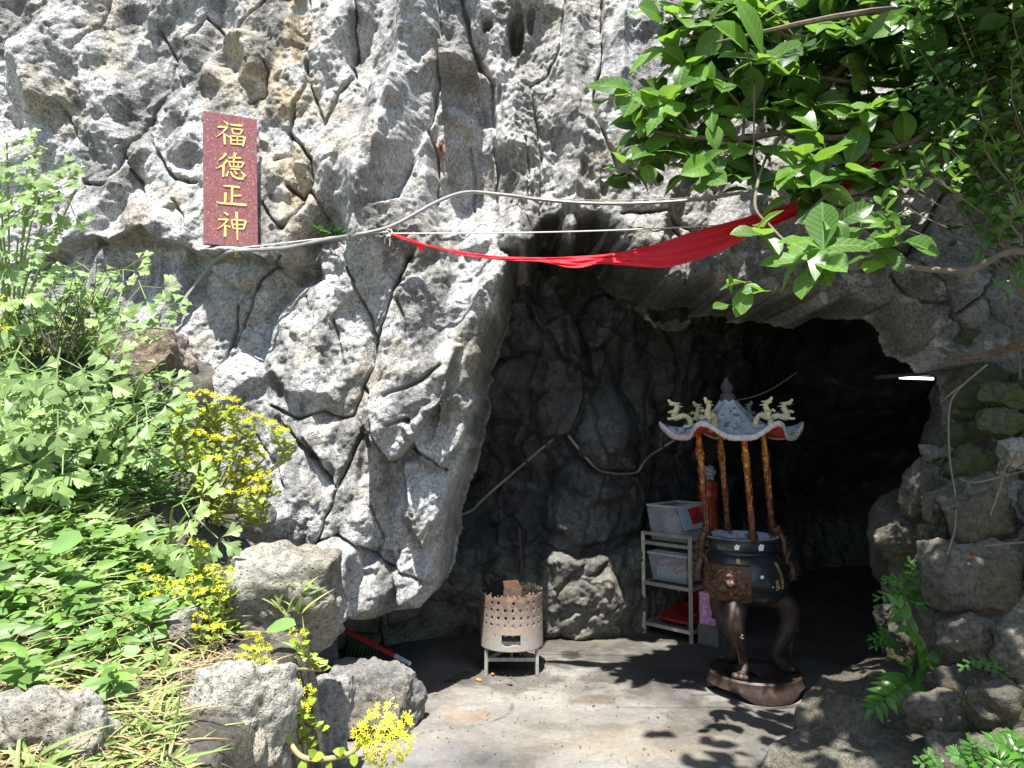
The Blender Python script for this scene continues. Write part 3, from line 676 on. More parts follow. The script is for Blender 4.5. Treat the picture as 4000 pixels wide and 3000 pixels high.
tf = 1 - damp[:, None] * np.array([.55, .57, .6])
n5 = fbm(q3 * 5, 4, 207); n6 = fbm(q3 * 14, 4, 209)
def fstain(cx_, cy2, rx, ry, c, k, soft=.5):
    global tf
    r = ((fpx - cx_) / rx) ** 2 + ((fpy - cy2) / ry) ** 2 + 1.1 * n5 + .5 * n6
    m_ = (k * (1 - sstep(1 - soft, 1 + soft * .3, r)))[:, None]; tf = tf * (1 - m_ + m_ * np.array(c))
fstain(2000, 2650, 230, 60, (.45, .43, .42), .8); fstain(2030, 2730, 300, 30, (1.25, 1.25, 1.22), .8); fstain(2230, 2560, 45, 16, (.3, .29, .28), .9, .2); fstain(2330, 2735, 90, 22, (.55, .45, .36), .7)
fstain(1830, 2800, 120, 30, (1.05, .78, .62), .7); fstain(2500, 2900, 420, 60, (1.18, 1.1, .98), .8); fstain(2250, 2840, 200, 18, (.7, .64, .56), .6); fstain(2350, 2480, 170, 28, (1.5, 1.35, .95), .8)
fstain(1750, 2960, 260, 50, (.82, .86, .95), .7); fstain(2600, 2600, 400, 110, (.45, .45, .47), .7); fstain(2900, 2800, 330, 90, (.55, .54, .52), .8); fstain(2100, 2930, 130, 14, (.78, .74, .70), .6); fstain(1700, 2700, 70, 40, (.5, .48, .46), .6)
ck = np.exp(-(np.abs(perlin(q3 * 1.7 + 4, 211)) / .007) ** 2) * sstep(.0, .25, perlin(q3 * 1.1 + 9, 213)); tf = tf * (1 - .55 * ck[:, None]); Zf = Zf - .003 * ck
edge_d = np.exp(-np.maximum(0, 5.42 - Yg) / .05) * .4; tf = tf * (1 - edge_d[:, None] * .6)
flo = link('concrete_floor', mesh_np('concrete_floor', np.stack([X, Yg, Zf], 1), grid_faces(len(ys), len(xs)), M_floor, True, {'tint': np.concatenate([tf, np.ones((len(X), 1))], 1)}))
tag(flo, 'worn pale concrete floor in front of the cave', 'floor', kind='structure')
M_earth = plain('dry_earth', (.13, .12, .085), .95, noise=.3, scale=1.2, second=(.2, .19, .15), lo=.45, hi=.6)
bmg = MB(); bmg.add([(-400, -400, -.04), (400, -400, -.04), (400, 400, -.04), (-400, 400, -.04)], [(0, 1, 2, 3)])
tag(bmg.build('ground', M_earth), 'pale dry ground around the shrine', 'ground', kind='structure')

# ---- planted bank on the left
bank_ctl = [(0, 3000, 1.7), (500, 3000, 1.75), (1000, 2720, 2.0), (300, 2800, 1.85), (600, 2600, 2.15), (900, 2500, 2.4), (1200, 2420, 2.75), (1000, 2300, 2.85),
 (300, 2400, 2.3), (50, 2200, 2.4), (600, 2200, 2.65), (300, 1950, 2.8), (700, 2060, 3.0), (100, 1720, 3.0), (600, 1700, 3.4), (300, 1430, 3.5), (620, 1400, 3.85), (0, 1380, 3.5)]
bw = [P(*c) for c in bank_ctl]
bX = [(p.x, p.y) for p in bw]; bZ = [p.z for p in bw]
for x, y, z in [(-.7, 1.0, .6), (-1.6, .9, .62), (-3.5, 1.0, .7), (-3.5, 2.5, 1.3), (-3.6, 4.0, 2.1), (-2.4, 4.4, 2.2), (-4.5, 3, 1.6)]: bX.append((x, y)); bZ.append(z)
bank_z = tps_fit(bX, bZ, 4e-3)
EDGE = [(-.62, .6), (-.66, 1.9), (-.72, 2.75), (-.80, 2.95), (-1.02, 3.1), (-1.25, 3.35), (-1.5, 3.6), (-1.62, 3.9), (-1.6, 4.6)]
def bank_edge(x, y):
    ex = np.interp(y, [e[1] for e in EDGE], [e[0] for e in EDGE]); return ex - x
xs = np.concatenate([np.arange(-4.6, -2.6, .05), np.arange(-2.6, -.45, .012)]); ys = np.concatenate([np.arange(.7, 1.4, .05), np.arange(1.4, 4.5, .012)])
X, Yg = np.meshgrid(xs, ys); X = X.ravel(); Yg = Yg.ravel(); q3 = np.stack([X, Yg, X * 0], 1)
e = bank_edge(X, Yg) + .04 * fbm(q3 * 5, 3, 301)
zb = bank_z(np.stack([X, Yg], 1)) - .05
fa, _ = facets(np.stack([X * 5, Yg * 5], 1), 303)
Zb = (zb + .05 * fbm(q3 * 4, 3, 305) + .05 * (fa - .4) + .012 * fbm(q3 * 18, 3, 307)) * sstep(-.10, .03, e) + (-.08) * (1 - sstep(-.1, .03, e))
def bank_mat():
    m, t, b = nmat('stony_soil'); c = coords(t)
    n = N(t, 'TexNoise', Scale=5.0, Detail=8.0, Roughness=.65); t.links.new(c, n.inputs['Vector'])
    n2 = N(t, 'TexNoise', Scale=60.0, Detail=6.0, Roughness=.7); t.links.new(c, n2.inputs['Vector'])
    cc = ramp(t, n.outputs[0], [(.3, (.045, .04, .033)), (.5, (.105, .095, .078)), (.68, (.19, .18, .16))])
    cc = mix(t, 1.0, cc, ramp(t, n2.outputs[0], [(.3, .6), (.7, 1.3)]), 'MULTIPLY')
    t.links.new(cc, b.inputs['Base Color']); b.inputs['Roughness'].default_value = .95; b.inputs['Specular IOR Level'].default_value = .15
    bp = N(t, 'Bump', Strength=.9, Distance=.02); t.links.new(n2.outputs[0], bp.inputs['Height']); t.links.new(bp.outputs[0], b.inputs['Normal'])
    return m
bank_V = np.stack([X, Yg, Zb], 1); bank_F = grid_faces(len(ys), len(xs))
bank = link('bank', mesh_np('bank', bank_V, bank_F, bank_mat()))
tag(bank, 'stony earth bank rising to the left of the cave', 'bank', kind='structure')
BV_bank = BVHTree.FromPolygons(bank_V.tolist(), bank_F.tolist())

CAMV = Vector((0, 0, CAMH))
def hit(bv, px, py, off=0.0, dflt=4.2):
    d = ray(px, py); h = bv.ray_cast(CAMV, d)
    if h[0] is None: return P(px, py, dflt)
    return h[0] - d * off
def bank_at(x, y):
    h = BV_bank.ray_cast(Vector((x, y, 5)), Vector((0, 0, -1)))
    return h[0].z if h[0] is not None else 0.0
# ================================================================== STONES
def stone_mesh(name, size, seed, mat, n=18, box=.62, cuts=11, rough=.05, fine=.006):
    """a weathered stone about size (x,y,z): rounded block, random plane cuts, noise"""
    r = random.Random(seed); u = np.linspace(-1, 1, n); A, Bq = np.meshgrid(u, u); A = A.ravel(); Bq = Bq.ravel(); o = np.ones_like(A)
    sides = [(A, Bq, o), (A, -Bq, -o), (A, -o, Bq), (-A, o, Bq), (o, A, Bq), (-o, -A, Bq)]
    V = np.concatenate([np.stack(s, 1) for s in sides]); g = grid_faces(n, n); F = np.concatenate([g + k * n * n for k in range(6)])
    L = np.linalg.norm(V, axis=1, keepdims=True); V = V * (box + (1 - box) / L)            # between cube and ball
    for k in range(cuts):
        d = np.array([r.gauss(0, 1), r.gauss(0, 1), r.gauss(0, 1)]); d /= np.linalg.norm(d); h = r.uniform(.58, .95)
        t = V @ d - h; V = V - np.maximum(t, 0)[:, None] * d * .93
    nn = V / (np.linalg.norm(V, axis=1, keepdims=True) + 1e-9); s = np.array(size) / 2
    Wp = V * s; k = 1 / max(size); off = seed * 3.13
    dsp = rough * fbm(Wp * k * 4 + off, 3, seed) * 1.6 + rough * .22 * ridged(Wp * k * 7 + off, 2, seed + 5) + fine * fbm(Wp * k * 26 + off, 3, seed + 9)
    Wp = Wp + nn * dsp[:, None] * max(size) * .8
    # weld the six sides
    key = np.round(np.concatenate([np.stack(q, 1) for q in sides]) * 4 * n).astype(int)
    _, first, inv = np.unique(key, axis=0, return_index=True, return_inverse=True)
    return mesh_np(name, Wp[first], inv.ravel()[F], mat)
M_stone = rock_mat('brown_grey_stone', (.115, .105, .083), speck=.3, sscale=90, bump=.005, dark=.5, moss=.16, lichen=.55)
M_moss = rock_mat('mossy_stone', (.10, .10, .062), speck=.25, sscale=90, bump=.005, dark=.5, moss=.55)
M_pale = rock_mat('pale_lichen_stone', (.22, .22, .195), speck=.3, sscale=80, bump=.005, dark=.55, lichen=.9)
M_bould = rock_mat('grey_boulder_stone', (.27, .265, .255), speck=.35, sscale=75, bump=.005, dark=.62)
M_bankst = rock_mat('greenish_grey_stone', (.30, .288, .25), speck=.3, sscale=60, bump=.006, dark=.5, lichen=.4)
M_brownst = rock_mat('reddish_brown_stone', (.24, .20, .175), speck=.35, sscale=60, bump=.007, dark=.5)

def px_stone(name, x0, y0, x1, y1, D, seed, mat, parent=None, dep=.85, grow=1.10, **kw):
    c = P((x0 + x1) / 2, (y0 + y1) / 2, D); wx = (x1 - x0) / FPX * D * grow; hz = (y1 - y0) / FPX * D * grow
    d = dep * max(.10, min(wx, hz * 1.6)); me = stone_mesh(name, (wx, d, hz), seed, mat, **kw)
    o = link(name, me, parent); o.location = c + Vector((0, d * .45, 0)) - (parent.location if parent else Vector())
    rr = random.Random(seed); o.rotation_euler = (R(rr.uniform(-5, 5)), R(rr.uniform(-5, 5)), R(rr.uniform(-8, 8)))
    return o
wall = empty('dry_stone_wall', G(3900, 2600), 'stacked rough stones forming the right side of the cave mouth', 'stone wall')
def z8(x, y): return 3000 + x * 1.085, 1200 + y * 1.085
WS = [(690, 200, 940, 370, 3.55, 1), (675, 325, 810, 435, 3.62, 1), (795, 265, 960, 380, 3.35, 1), (635, 395, 810, 515, 3.55, 1), (785, 365, 960, 495, 3.3, 1),
 (845, 462, 990, 590, 3.1, 2), (548, 497, 660, 560, 3.45, 2), (492, 545, 650, 770, 3.45, 0), (640, 500, 860, 630, 3.4, 1), (575, 662, 690, 800, 3.3, 0),
 (655, 588, 960, 872, 3.1, 0), (412, 748, 600, 945, 3.5, 0), (560, 745, 690, 970, 3.3, 1), (608, 855, 1010, 1145, 3.0, 0), (560, 1045, 800, 1320, 3.1, 0),
 (655, 1130, 880, 1330, 2.85, 0), (850, 1150, 1060, 1400, 2.75, 0), (603, 1300, 840, 1420, 2.85, 0), (545, 1395, 810, 1610, 2.7, 0), (740, 1365, 1000, 1570, 2.55, 0),
 (780, 1540, 1040, 1760, 2.5, 0), (430, 1080, 590, 1300, 3.45, 0), (600, 1560, 820, 1780, 2.6, 0),
 (930, 200, 1150, 420, 3.4, 1), (950, 420, 1180, 640, 3.2, 1), (950, 620, 1200, 900, 3.0, 0), (1000, 880, 1250, 1170, 2.9, 0), (470, 900, 640, 1100, 3.6, 0), (395, 1068, 450, 1150, 3.45, 0), (700, 60, 960, 215, 3.7, 1)]
for i, (a, b_, c, d, D, k) in enumerate(WS):
    x0, y0 = z8(a, b_); x1, y1 = z8(c, d)
    px_stone('stone', x0, y0, x1, y1, D, 100 + i, (M_stone, M_moss, M_pale)[k], wall, n=22, box=.30, cuts=7, rough=.075, dep=.62, grow=.97)
# packing behind the face stones, so that no light comes through
for i, (x, y, wd, hh, D) in enumerate([(3850, 1500, 260, 400, 3.95), (3840, 1800, 300, 420, 3.9), (3700, 2150, 420, 420, 3.8), (3750, 2500, 420, 420, 3.6), (3800, 2850, 460, 420, 3.4), (4000, 1750, 400, 700, 3.8), (4050, 2400, 400, 800, 3.5), (3600, 2420, 200, 380, 3.85)]):
    px_stone('stone', x - wd / 2, y - hh / 2, x + wd / 2, y + hh / 2, D + .22, 160 + i, M_stone, wall, n=12, box=.7)
# big sloping boulder bottom right
def boulder(name, pts, D, thick, seed, mat, label, n=30, **kw):
    xs_ = [p[0] for p in pts]; ys_ = [p[1] for p in pts]
    o = px_stone(name, min(xs_), min(ys_), max(xs_), max(ys_), D, seed, mat, n=n, **kw); tag(o, label, 'boulder'); return o
def slab_rock(name, top, thick, seed, mat, label, rough=.035, n=40):
    """rock with an authored top outline: list of (px,py,D) points round its upper surface, sides run down to the floor"""
    pts = [P(*t) for t in top]; c = sum(pts, Vector()) / len(pts); K = 72; rings = []; m = len(pts)
    loop = []
    for i in range(K):
        t = i / K * m; k = int(t) % m; f = t - int(t); loop.append(pts[k].lerp(pts[(k + 1) % m], f))
    sm = [(loop[i - 2] + loop[i - 1] * 2 + loop[i] * 3 + loop[(i + 1) % K] * 2 + loop[(i + 2) % K]) / 9 for i in range(K)]
    V = []
    for s in np.linspace(0, 1, 26): V += [c.lerp(p, s) + Vector((0, 0, .05 * (1 - s * s) * thick)) for p in sm]
    for s in np.linspace(0.05, 1, 16):
        V += [Vector((c.x + (p.x - c.x) * (1 + .05 * math.sin(s * 3)), c.y + (p.y - c.y) * (1 + .05 * math.sin(s * 3)), p.z * (1 - s) - .05 * s)) for p in sm]
    V = np.array([tuple(v) for v in V]); nr = 42; i = np.arange(nr * K).reshape(nr, K); j = np.roll(i, -1, 1)
    F = np.stack([i[:-1], i[1:], j[1:], j[:-1]], -1).reshape(-1, 4)
    fa, _ = facets(V[:, [0, 1]] * 6 + V[:, [2, 2]] * 4, seed)
    dsp = rough * fbm(V * 5, 3, seed) * 1.5 + rough * (fa - .4) + .010 * fbm(V * 22, 3, seed + 3)
    dirn = V - np.array([c.x, c.y, c.z - .3]); dirn /= np.linalg.norm(dirn, axis=1, keepdims=True)
    V = V + dirn * dsp[:, None]
    me = mesh_np(name, V, F, mat); o = link(name, me); base = Vector((c.x, c.y, 0)); me.transform(Matrix.Translation(-base)); o.location = base
    return tag(o, label, 'boulder')
slab_rock('boulder', [(2960, 2985, 3.0), (3080, 2850, 3.15), (3140, 2760, 3.3), (3205, 2645, 3.55), (3330, 2600, 3.75), (3480, 2540, 3.8), (3600, 2660, 3.5), (3680, 2800, 3.1), (3720, 3050, 2.7), (3500, 3250, 2.55), (3150, 3250, 2.6)],
          .8, 11, M_stone, 'broad sloping brown boulder at the foot of the stone wall, partly sunlit')
def floor_boulder(x0, y0, x1, y1, D, seed, mat, label, **kw):
    o = px_stone('boulder', x0, y0, x1, y1, D, seed, mat, n=44, **kw); tag(o, label, 'boulder'); return o
floor_boulder(1240, 2650, 1640, 2890, 3.68, 23, M_bould, 'rounded grey boulder on the concrete floor below the cliff bulge', box=.42, cuts=5, rough=.06, dep=.9, grow=.99)
floor_boulder(1070, 2700, 1320, 3080, 3.1, 25, M_bould, 'shaded grey rock between the bank edge and the rounded boulder', box=.65, cuts=8, rough=.05, dep=.9)
# rocks that edge the planted bank
def bank_rock(x0, y0, x1, y1, D, seed, mat, label, **kw):
    o = px_stone('rock', x0, y0, x1, y1, D, seed, mat, n=40, **kw); tag(o, label, 'rock', 'rocks edging the planted bank'); return o
bank_rock(-120, 2740, 330, 3200, 1.72, 31, M_bankst, 'grey rock in the bottom left corner under dry grass', box=.42, rough=.075, dep=.7)
bank_rock(690, 2690, 1085, 3200, 1.95, 33, M_bankst, 'pale angular rock at the bank edge beside the flowering trailing stem', box=.5, rough=.075, cuts=9, dep=.75)
bank_rock(790, 2200, 1250, 2760, 2.6, 35, M_bankst, 'large pale flat-topped rock at the bank edge under the cliff bulge', box=.55, rough=.075, cuts=7, dep=.8)
bank_rock(560, 2420, 760, 2620, 2.35, 37, M_bankst, 'small grey rock half buried among round leaves', box=.6, rough=.05)
bank_rock(330, 1290, 700, 1560, 3.75, 39, M_brownst, 'reddish brown rock on the ledge at the lower end of the cable', box=.62, rough=.07, cuts=8, dep=.8)
bank_rock(880, 1880, 1010, 2260, 3.15, 41, M_bankst, 'dark lichened rock behind the large blue-green leaf', box=.7, rough=.05, dep=1.2)
bank_rock(20, 1300, 360, 1480, 3.6, 43, M_brownst, 'low brown rock behind the leafy clump on the left ledge', box=.6, rough=.06, dep=.8)

# ================================================================== SIGN
M_granite, t_, b_ = nmat('red_granite'); cc_ = coords(t_)
va = N(t_, 'TexVoronoi', Scale=150.0); t_.links.new(cc_, va.inputs['Vector'])
na = N(t_, 'TexNoise', Scale=90.0, Detail=3.0); t_.links.new(cc_, na.inputs['Vector'])
hs = N(t_, 'SeparateColor'); t_.links.new(va.outputs['Color'], hs.inputs[0])
k_ = ramp(t_, hs.outputs[0], [(.0, (.25, .080, .074)), (.45, (.28, .095, .088)), (.62, (.23, .09, .088)), (.80, (.15, .11, .12)), (.93, (.34, .20, .19))], 'CONSTANT')
k_ = mix(t_, 1.0, k_, ramp(t_, na.outputs[0], [(.3, .7), (.7, 1.3)]), 'MULTIPLY')
t_.links.new(k_, b_.inputs['Base Color']); b_.inputs['Roughness'].default_value = .3
M_gold = plain('gold_paint', (.72, .55, .20), .5, 0.0, .5, noise=.2, scale=60)
TL, TR, BR, BL = P(794, 431, 4.0), P(1003, 465, 4.14), P(1008, 967, 4.14), P(797, 953, 4.0)
sloc = (BL + BR) / 2
sign = empty('stone_sign', sloc, 'upright dark red granite plaque with four gold characters on the cliff', 'sign')
ex = ((TR - TL) + (BR - BL)).normalized(); ez = ((TL - BL) + (TR - BR)).normalized(); en = ex.cross(ez).normalized()   # en points to the viewer
if en.y > 0: en = -en
TH = .03
fr = [TL, TR, BR, BL]; bk = [p - en * TH for p in fr]
mb = MB(); mb.add([p - sloc for p in fr + bk], [(0, 3, 2, 1), (4, 5, 6, 7), (0, 1, 5, 4), (1, 2, 6, 5), (2, 3, 7, 6), (3, 0, 4, 7)])
mb.build('slab', M_granite, sign, smooth=False, bevel=.002)
def sign_pt(x, y, h):
    l = 253 + (y - 85) * .007; r_ = 840 + (y - 185) * .01; u = (x - l) / (r_ - l)
    tp = 85 + (x - 253) * .17; bt = 1530 + (x - 262) * .05; v = (y - tp) / (bt - tp)
    return TL.lerp(TR, u).lerp(BL.lerp(BR, u), v) + en * h - sloc
GLYPH = [
 [([(470, 203), (500, 225), (522, 246)], (6, 24)), ([(405, 270), (460, 268), (512, 268)], (14, 16)), ([(512, 265), (465, 325), (392, 378)], (24, 4)), ([(480, 340), (484, 458)], (22, 18)), ([(498, 355), (536, 382)], (8, 18)),
  ([(543, 242), (610, 252), (678, 258)], (14, 20)), ([(558, 285), (580, 348)], (14, 12)), ([(558, 285), (680, 300)], (12, 14)), ([(680, 298), (652, 348)], (20, 12)), ([(578, 343), (660, 347)], (10, 10)),
  ([(546, 365), (554, 455)], (18, 14)), ([(546, 365), (708, 380)], (12, 14)), ([(706, 378), (682, 482)], (24, 16)), ([(622, 372), (622, 455)], (13, 12)), ([(558, 412), (694, 418)], (10, 10)), ([(553, 452), (690, 460)], (12, 12))],
 [([(498, 556), (462, 602), (412, 634)], (26, 4)), ([(512, 628), (465, 682), (392, 722)], (26, 4)), ([(470, 678), (468, 808)], (24, 18)),
  ([(526, 602), (664, 604)], (12, 16)), ([(598, 548), (576, 652)], (32, 12)), ([(528, 645), (550, 702)], (16, 12)), ([(528, 645), (696, 655)], (12, 14)), ([(694, 653), (666, 706)], (20, 12)), ([(580, 650), (584, 698)], (11, 10)), ([(634, 652), (626, 698)], (11, 10)),
  ([(550, 700), (668, 704)], (10, 10)), ([(543, 722), (655, 730)], (12, 14)), ([(524, 745), (502, 802)], (8, 24)), ([(548, 752), (572, 800), (625, 826), (690, 828)], (16, 22)), ([(690, 830), (678, 790)], (18, 4)), ([(583, 742), (618, 780)], (8, 22)), ([(660, 752), (714, 802)], (8, 26))],
 [([(472, 905), (560, 910), (648, 922)], (14, 20)), ([(565, 918), (562, 1098)], (24, 20)), ([(565, 1010), (658, 1010)], (14, 18)), ([(492, 978), (488, 1096)], (26, 20)), ([(400, 1080), (440, 1092), (560, 1098), (722, 1110)], (12, 24))],
 [([(470, 1186), (522, 1218)], (8, 26)), ([(412, 1266), (465, 1266), (522, 1262)], (14, 18)), ([(522, 1260), (470, 1325), (402, 1372)], (24, 4)), ([(490, 1325), (487, 1450)], (22, 26)), ([(508, 1330), (545, 1348)], (8, 16)),
  ([(557, 1266), (578, 1364)], (16, 14)), ([(557, 1266), (718, 1278)], (12, 14)), ([(716, 1276), (688, 1370)], (26, 16)), ([(576, 1318), (698, 1322)], (10, 10)), ([(576, 1360), (690, 1366)], (12, 12)), ([(614, 1184), (624, 1482)], (28, 12))]]
for gl in GLYPH:
    mb = MB()
    for pts, (w0, w1) in gl:
        L = []; Rr = []; n = len(pts)
        for i, (x, y) in enumerate(pts):
            ax, ay = pts[max(i - 1, 0)]; bx_, by_ = pts[min(i + 1, n - 1)]; dx, dy = bx_ - ax, by_ - ay; q = math.hypot(dx, dy); nx, ny = -dy / q, dx / q
            ww = (w0 + (w1 - w0) * i / (n - 1)) / 2 * 1.12; L.append((x + nx * ww, y + ny * ww)); Rr.append((x - nx * ww, y - ny * ww))
        for i in range(n - 1):
            q4 = [L[i], L[i + 1], Rr[i + 1], Rr[i]]
            mb.add([sign_pt(x, y, .0035) for x, y in q4] + [sign_pt(x, y, .0004) for x, y in q4], [(0, 3, 2, 1), (0, 1, 5, 4), (1, 2, 6, 5), (2, 3, 7, 6), (3, 0, 4, 7)])
    mb.build('character', M_gold, sign, smooth=False)
M_dull = plain('dull_steel', (.3, .29, .28), .5, .8)
for u in (.15, .85):
    for v in (.12, .88):
        p = TL.lerp(TR, u).lerp(BL.lerp(BR, u), v) - sloc; mb = MB(); mb.tube([p - en * (TH - .001), p - en * .2], .008, 8); mb.build('mounting_rod', M_dull, sign)

# ================================================================== CABLES, STRINGS, CLOTH
M_cable = plain('grey_plastic_conduit', (.24, .235, .23), .45, noise=.12, scale=15)
M_cord = plain('off_white_cord', (.55, .53, .48), .8, noise=.15, scale=200)
M_wire = plain('tan_wire', (.40, .33, .22), .7)
def surf_line(bv, pts, off, n=6, dmax=None):
    out = []
    for (x, y) in [(p.x, p.y) for p in spline([Vector((a, b, 0)) for a, b in pts], n)]:
        out.append(hit(bv, x, y, off))
    for _ in range(3): out = [out[0]] + [(out[i - 1] + out[i] * 2 + out[i + 1]) / 4 for i in range(1, len(out) - 1)] + [out[-1]]
    return out
def cable(name, pts3, r, mat, label, cat='cable', n=8):
    base = pts3[0].copy(); mb = MB(); mb.tube([p - base for p in pts3], r, n); o = mb.build(name, mat); o.location = base; return tag(o, label, cat)
low = surf_line(BV_cliff, [(632, 1345), (680, 1240), (740, 1140), (800, 1065), (850, 1010), (900, 980), (1000, 978), (1120, 968)], .03)
mid = surf_line(BV_cliff, [(1120, 968), (1250, 940), (1400, 915), (1520, 895)], .03)
up_ = [P(x, y, D) for x, y, D in [(1560, 872, 4.1), (1680, 800, 4.2), (1780, 758, 4.3), (1850, 748, 4.35), (2000, 765, 4.38), (2150, 785, 4.36), (2350, 797, 4.32), (2550, 793, 4.3), (2700, 782, 4.28), (2850, 762, 4.25), (3050, 720, 4.2), (3300, 650, 4.2)]]
cab = spline(low[::5] + mid[::5] + up_, 5)
for _ in range(4): cab = [cab[0]] + [(cab[i - 1] + cab[i] * 2 + cab[i + 1]) / 4 for i in range(1, len(cab) - 1)] + [cab[-1]]
def clear_of(bv, pts, off):
    out = []
    for p in pts:
        d = (p - CAMV); L = d.length; d.normalize(); h = bv.ray_cast(CAMV, d)
        out.append(h[0] - d * off if h[0] is not None and h[3] - off < L else p)
    for _ in range(2): out = [out[0]] + [(out[i - 1] + out[i] * 2 + out[i + 1]) / 4 for i in range(1, len(out) - 1)] + [out[-1]]
    return out
cab = clear_of(BV_cliff, clear_of(BV_cliff, cab, .03), .02)
cable('conduit', cab, .0105, M_cable, 'thick grey conduit running from the ledge past the plaque across the cave brow', 'cable')
knot = hit(BV_cliff, 1520, 912, .03)
s1 = [hit(BV_cliff, 905, 972, .035)] + surf_line(BV_cliff, [(1000, 962), (1150, 945), (1350, 920), (1520, 905)], .035)
s1 = clear_of(BV_cliff, s1, .02)
cable('cord', s1, .004, M_cord, 'thin pale cord tied along the grey conduit below the plaque', 'cord')
endp = P(3060, 866, 4.0)
cable('cord', [knot.lerp(endp, i / 24) + Vector((0, 0, -.02 * math.sin(math.pi * i / 24))) for i in range(25)], .0042, M_cord, 'straight pale cord stretched across the cave mouth above the red cloth', 'cord')
wa, wb_ = P(1835, 745, 4.32), P(2720, 772, 4.25)
cable('wire', [wa.lerp(wb_, i / 16) + Vector((0, 0, -.035 * math.sin(math.pi * i / 16))) for i in range(17)], .0025, M_wire, 'fine tan wire just above the grey conduit', 'wire', 6)
mb = MB(); rr = random.Random(3)
for i in range(7):
    a = R(i * 50); mb.tube([Vector((.02 * math.cos(a + k * .9), -.012 - .004 * (k % 2), .02 * math.sin(a + k * .9))) for k in range(7)], .0038, 6)
mb.tube([(0, -.01, 0), (-.02, -.01, -.03), (-.025, 0, -.055)], .0035, 6); mb.tube([(0, -.01, 0), (.008, -.01, -.03), (.004, 0, -.07)], .0035, 6)
o = mb.build('cord_knot', M_cord); o.location = knot; tag(o, 'tangled pale cord knot at the left end of the red cloth', 'knot')
anc = hit(BV_cliff, 928, 992, .012); mb = MB(); mb.box((0, 0, 0), (.045, .012, .035)); mb.tube([(0, 0, .005), (0, -.03, .005)], .011, 10); mb.tube([(0, -.03, .005), (0, -.036, .005)], .016, 6)
o = mb.build('cable_clip', plain('brass_bracket', (.42, .34, .18), .5, .5)); o.location = anc; tag(o, 'small tan bracket with bolt under the plaque holding the conduit', 'bracket')
nail = hit(BV_cliff, 1724, 577, -.01); mb = MB(); mb.tube([(0, .02, 0), (0, -.035, .004)], .008, 8); mb.ball((0, -.036, .004), (.014, .008, .014), 8, 5)
o = mb.build('rusty_bolt', plain('rust_iron', (.12, .045, .02), .9)); o.location = nail; tag(o, 'rusty bolt stub in the rock with an orange stain below', 'bolt')
# cable inside the cave
cin = surf_line(BV_cave, [(1740, 2000), (1790, 2012), (1850, 1990), (1880, 1955), (1990, 1860), (2100, 1765), (2160, 1715)], .02)
cable('cave_cable', spline(cin[::4] + [cin[-1]], 4), .010, M_cable, 'grey cable slanting up the dark back wall left of the round boulder', 'cable')
cin = surf_line(BV_cave, [(2220, 1700), (2270, 1765), (2340, 1838), (2420, 1850), (2490, 1845), (2520, 1795), (2570, 1760), (2640, 1715)], .02)
cable('cave_cable', spline(cin[::4] + [cin[-1]], 4), .010, M_cable, 'grey cable curving under the round boulder towards the incense burner', 'cable')
cable('slack_cord', [P(2870 + 240 * i / 12, 1565 - 110 * i / 12 + 22 * math.sin(math.pi * i / 12), 5.4) for i in range(13)], .005, plain('dim_cord', (.16, .15, .12), .8), 'dim sagging cord behind the incense burner roof', 'cord')
mb = MB(); pr = P(2045, 2150, 5.18); mb.tube([(0, 0, 0), (.004, .02, .2), (-.01, .05, .46)], .008, 6)
o = mb.build('rusty_rod', plain('rust_rod', (.075, .05, .04), .9)); o.location = P(2035, 2330, 5.15); tag(o, 'thin rusty rod leaning on the back wall behind the paper burner', 'rod')

# red cloth
def cloth_mat(name, c):
    m, t, b = nmat(name); out = t.nodes['Material Output']
    b.inputs['Base Color'].default_value = (*c, 1); b.inputs['Roughness'].default_value = .75
    wv = N(t, 'TexNoise', Scale=60.0, Detail=3.0); t.links.new(coords(t), wv.inputs['Vector'])
    t.links.new(mix(t, 1.0, c, ramp(t, wv.outputs[0], [(.3, .85), (.7, 1.12)]), 'MULTIPLY'), b.inputs['Base Color'])
    tr = N(t, 'BsdfTranslucent'); tr.inputs['Color'].default_value = (*c, 1); ms = N(t, 'MixShader'); ms.inputs[0].default_value = .42
    t.links.new(b.outputs[0], ms.inputs[1]); t.links.new(tr.outputs[0], ms.inputs[2]); t.links.new(ms.outputs[0], out.inputs['Surface'])
    return m
M_red = cloth_mat('red_cloth', (.90, .035, .06))
def zc(p): return 1400 + p[0] * .7686, 700 + p[1] * .7686
top = [zc(p) for p in [(165, 276), (250, 298), (350, 333), (500, 363), (700, 391), (950, 398), (1100, 393), (1290, 378), (1500, 333), (1700, 268), (1900, 213), (2050, 168), (2212, 118)]] + [(3230, 728), (3380, 655), (3540, 575)]
bot = [zc(p) for p in [(165, 284), (270, 318), (360, 343), (500, 379), (700, 409), (930, 421), (1050, 446), (1130, 449), (1230, 430), (1400, 441), (1550, 449), (1680, 421), (1850, 361), (2000, 281), (2212, 192)]] + [(3230, 776), (3400, 700), (3545, 590)]
def res(pl, n):
    sp = spline([Vector((x, y, 0)) for x, y in pl], 10); L = [0]
    for a, b in zip(sp[:-1], sp[1:]): L.append(L[-1] + (b - a).length)
    return [(float(np.interp(t * L[-1], L, [p.x for p in sp])), float(np.interp(t * L[-1], L, [p.y for p in sp]))) for t in np.linspace(0, 1, n)]
NC, NV = 220, 22; tp_, bt_ = res(top, NC), res(bot, NC); Vv = []
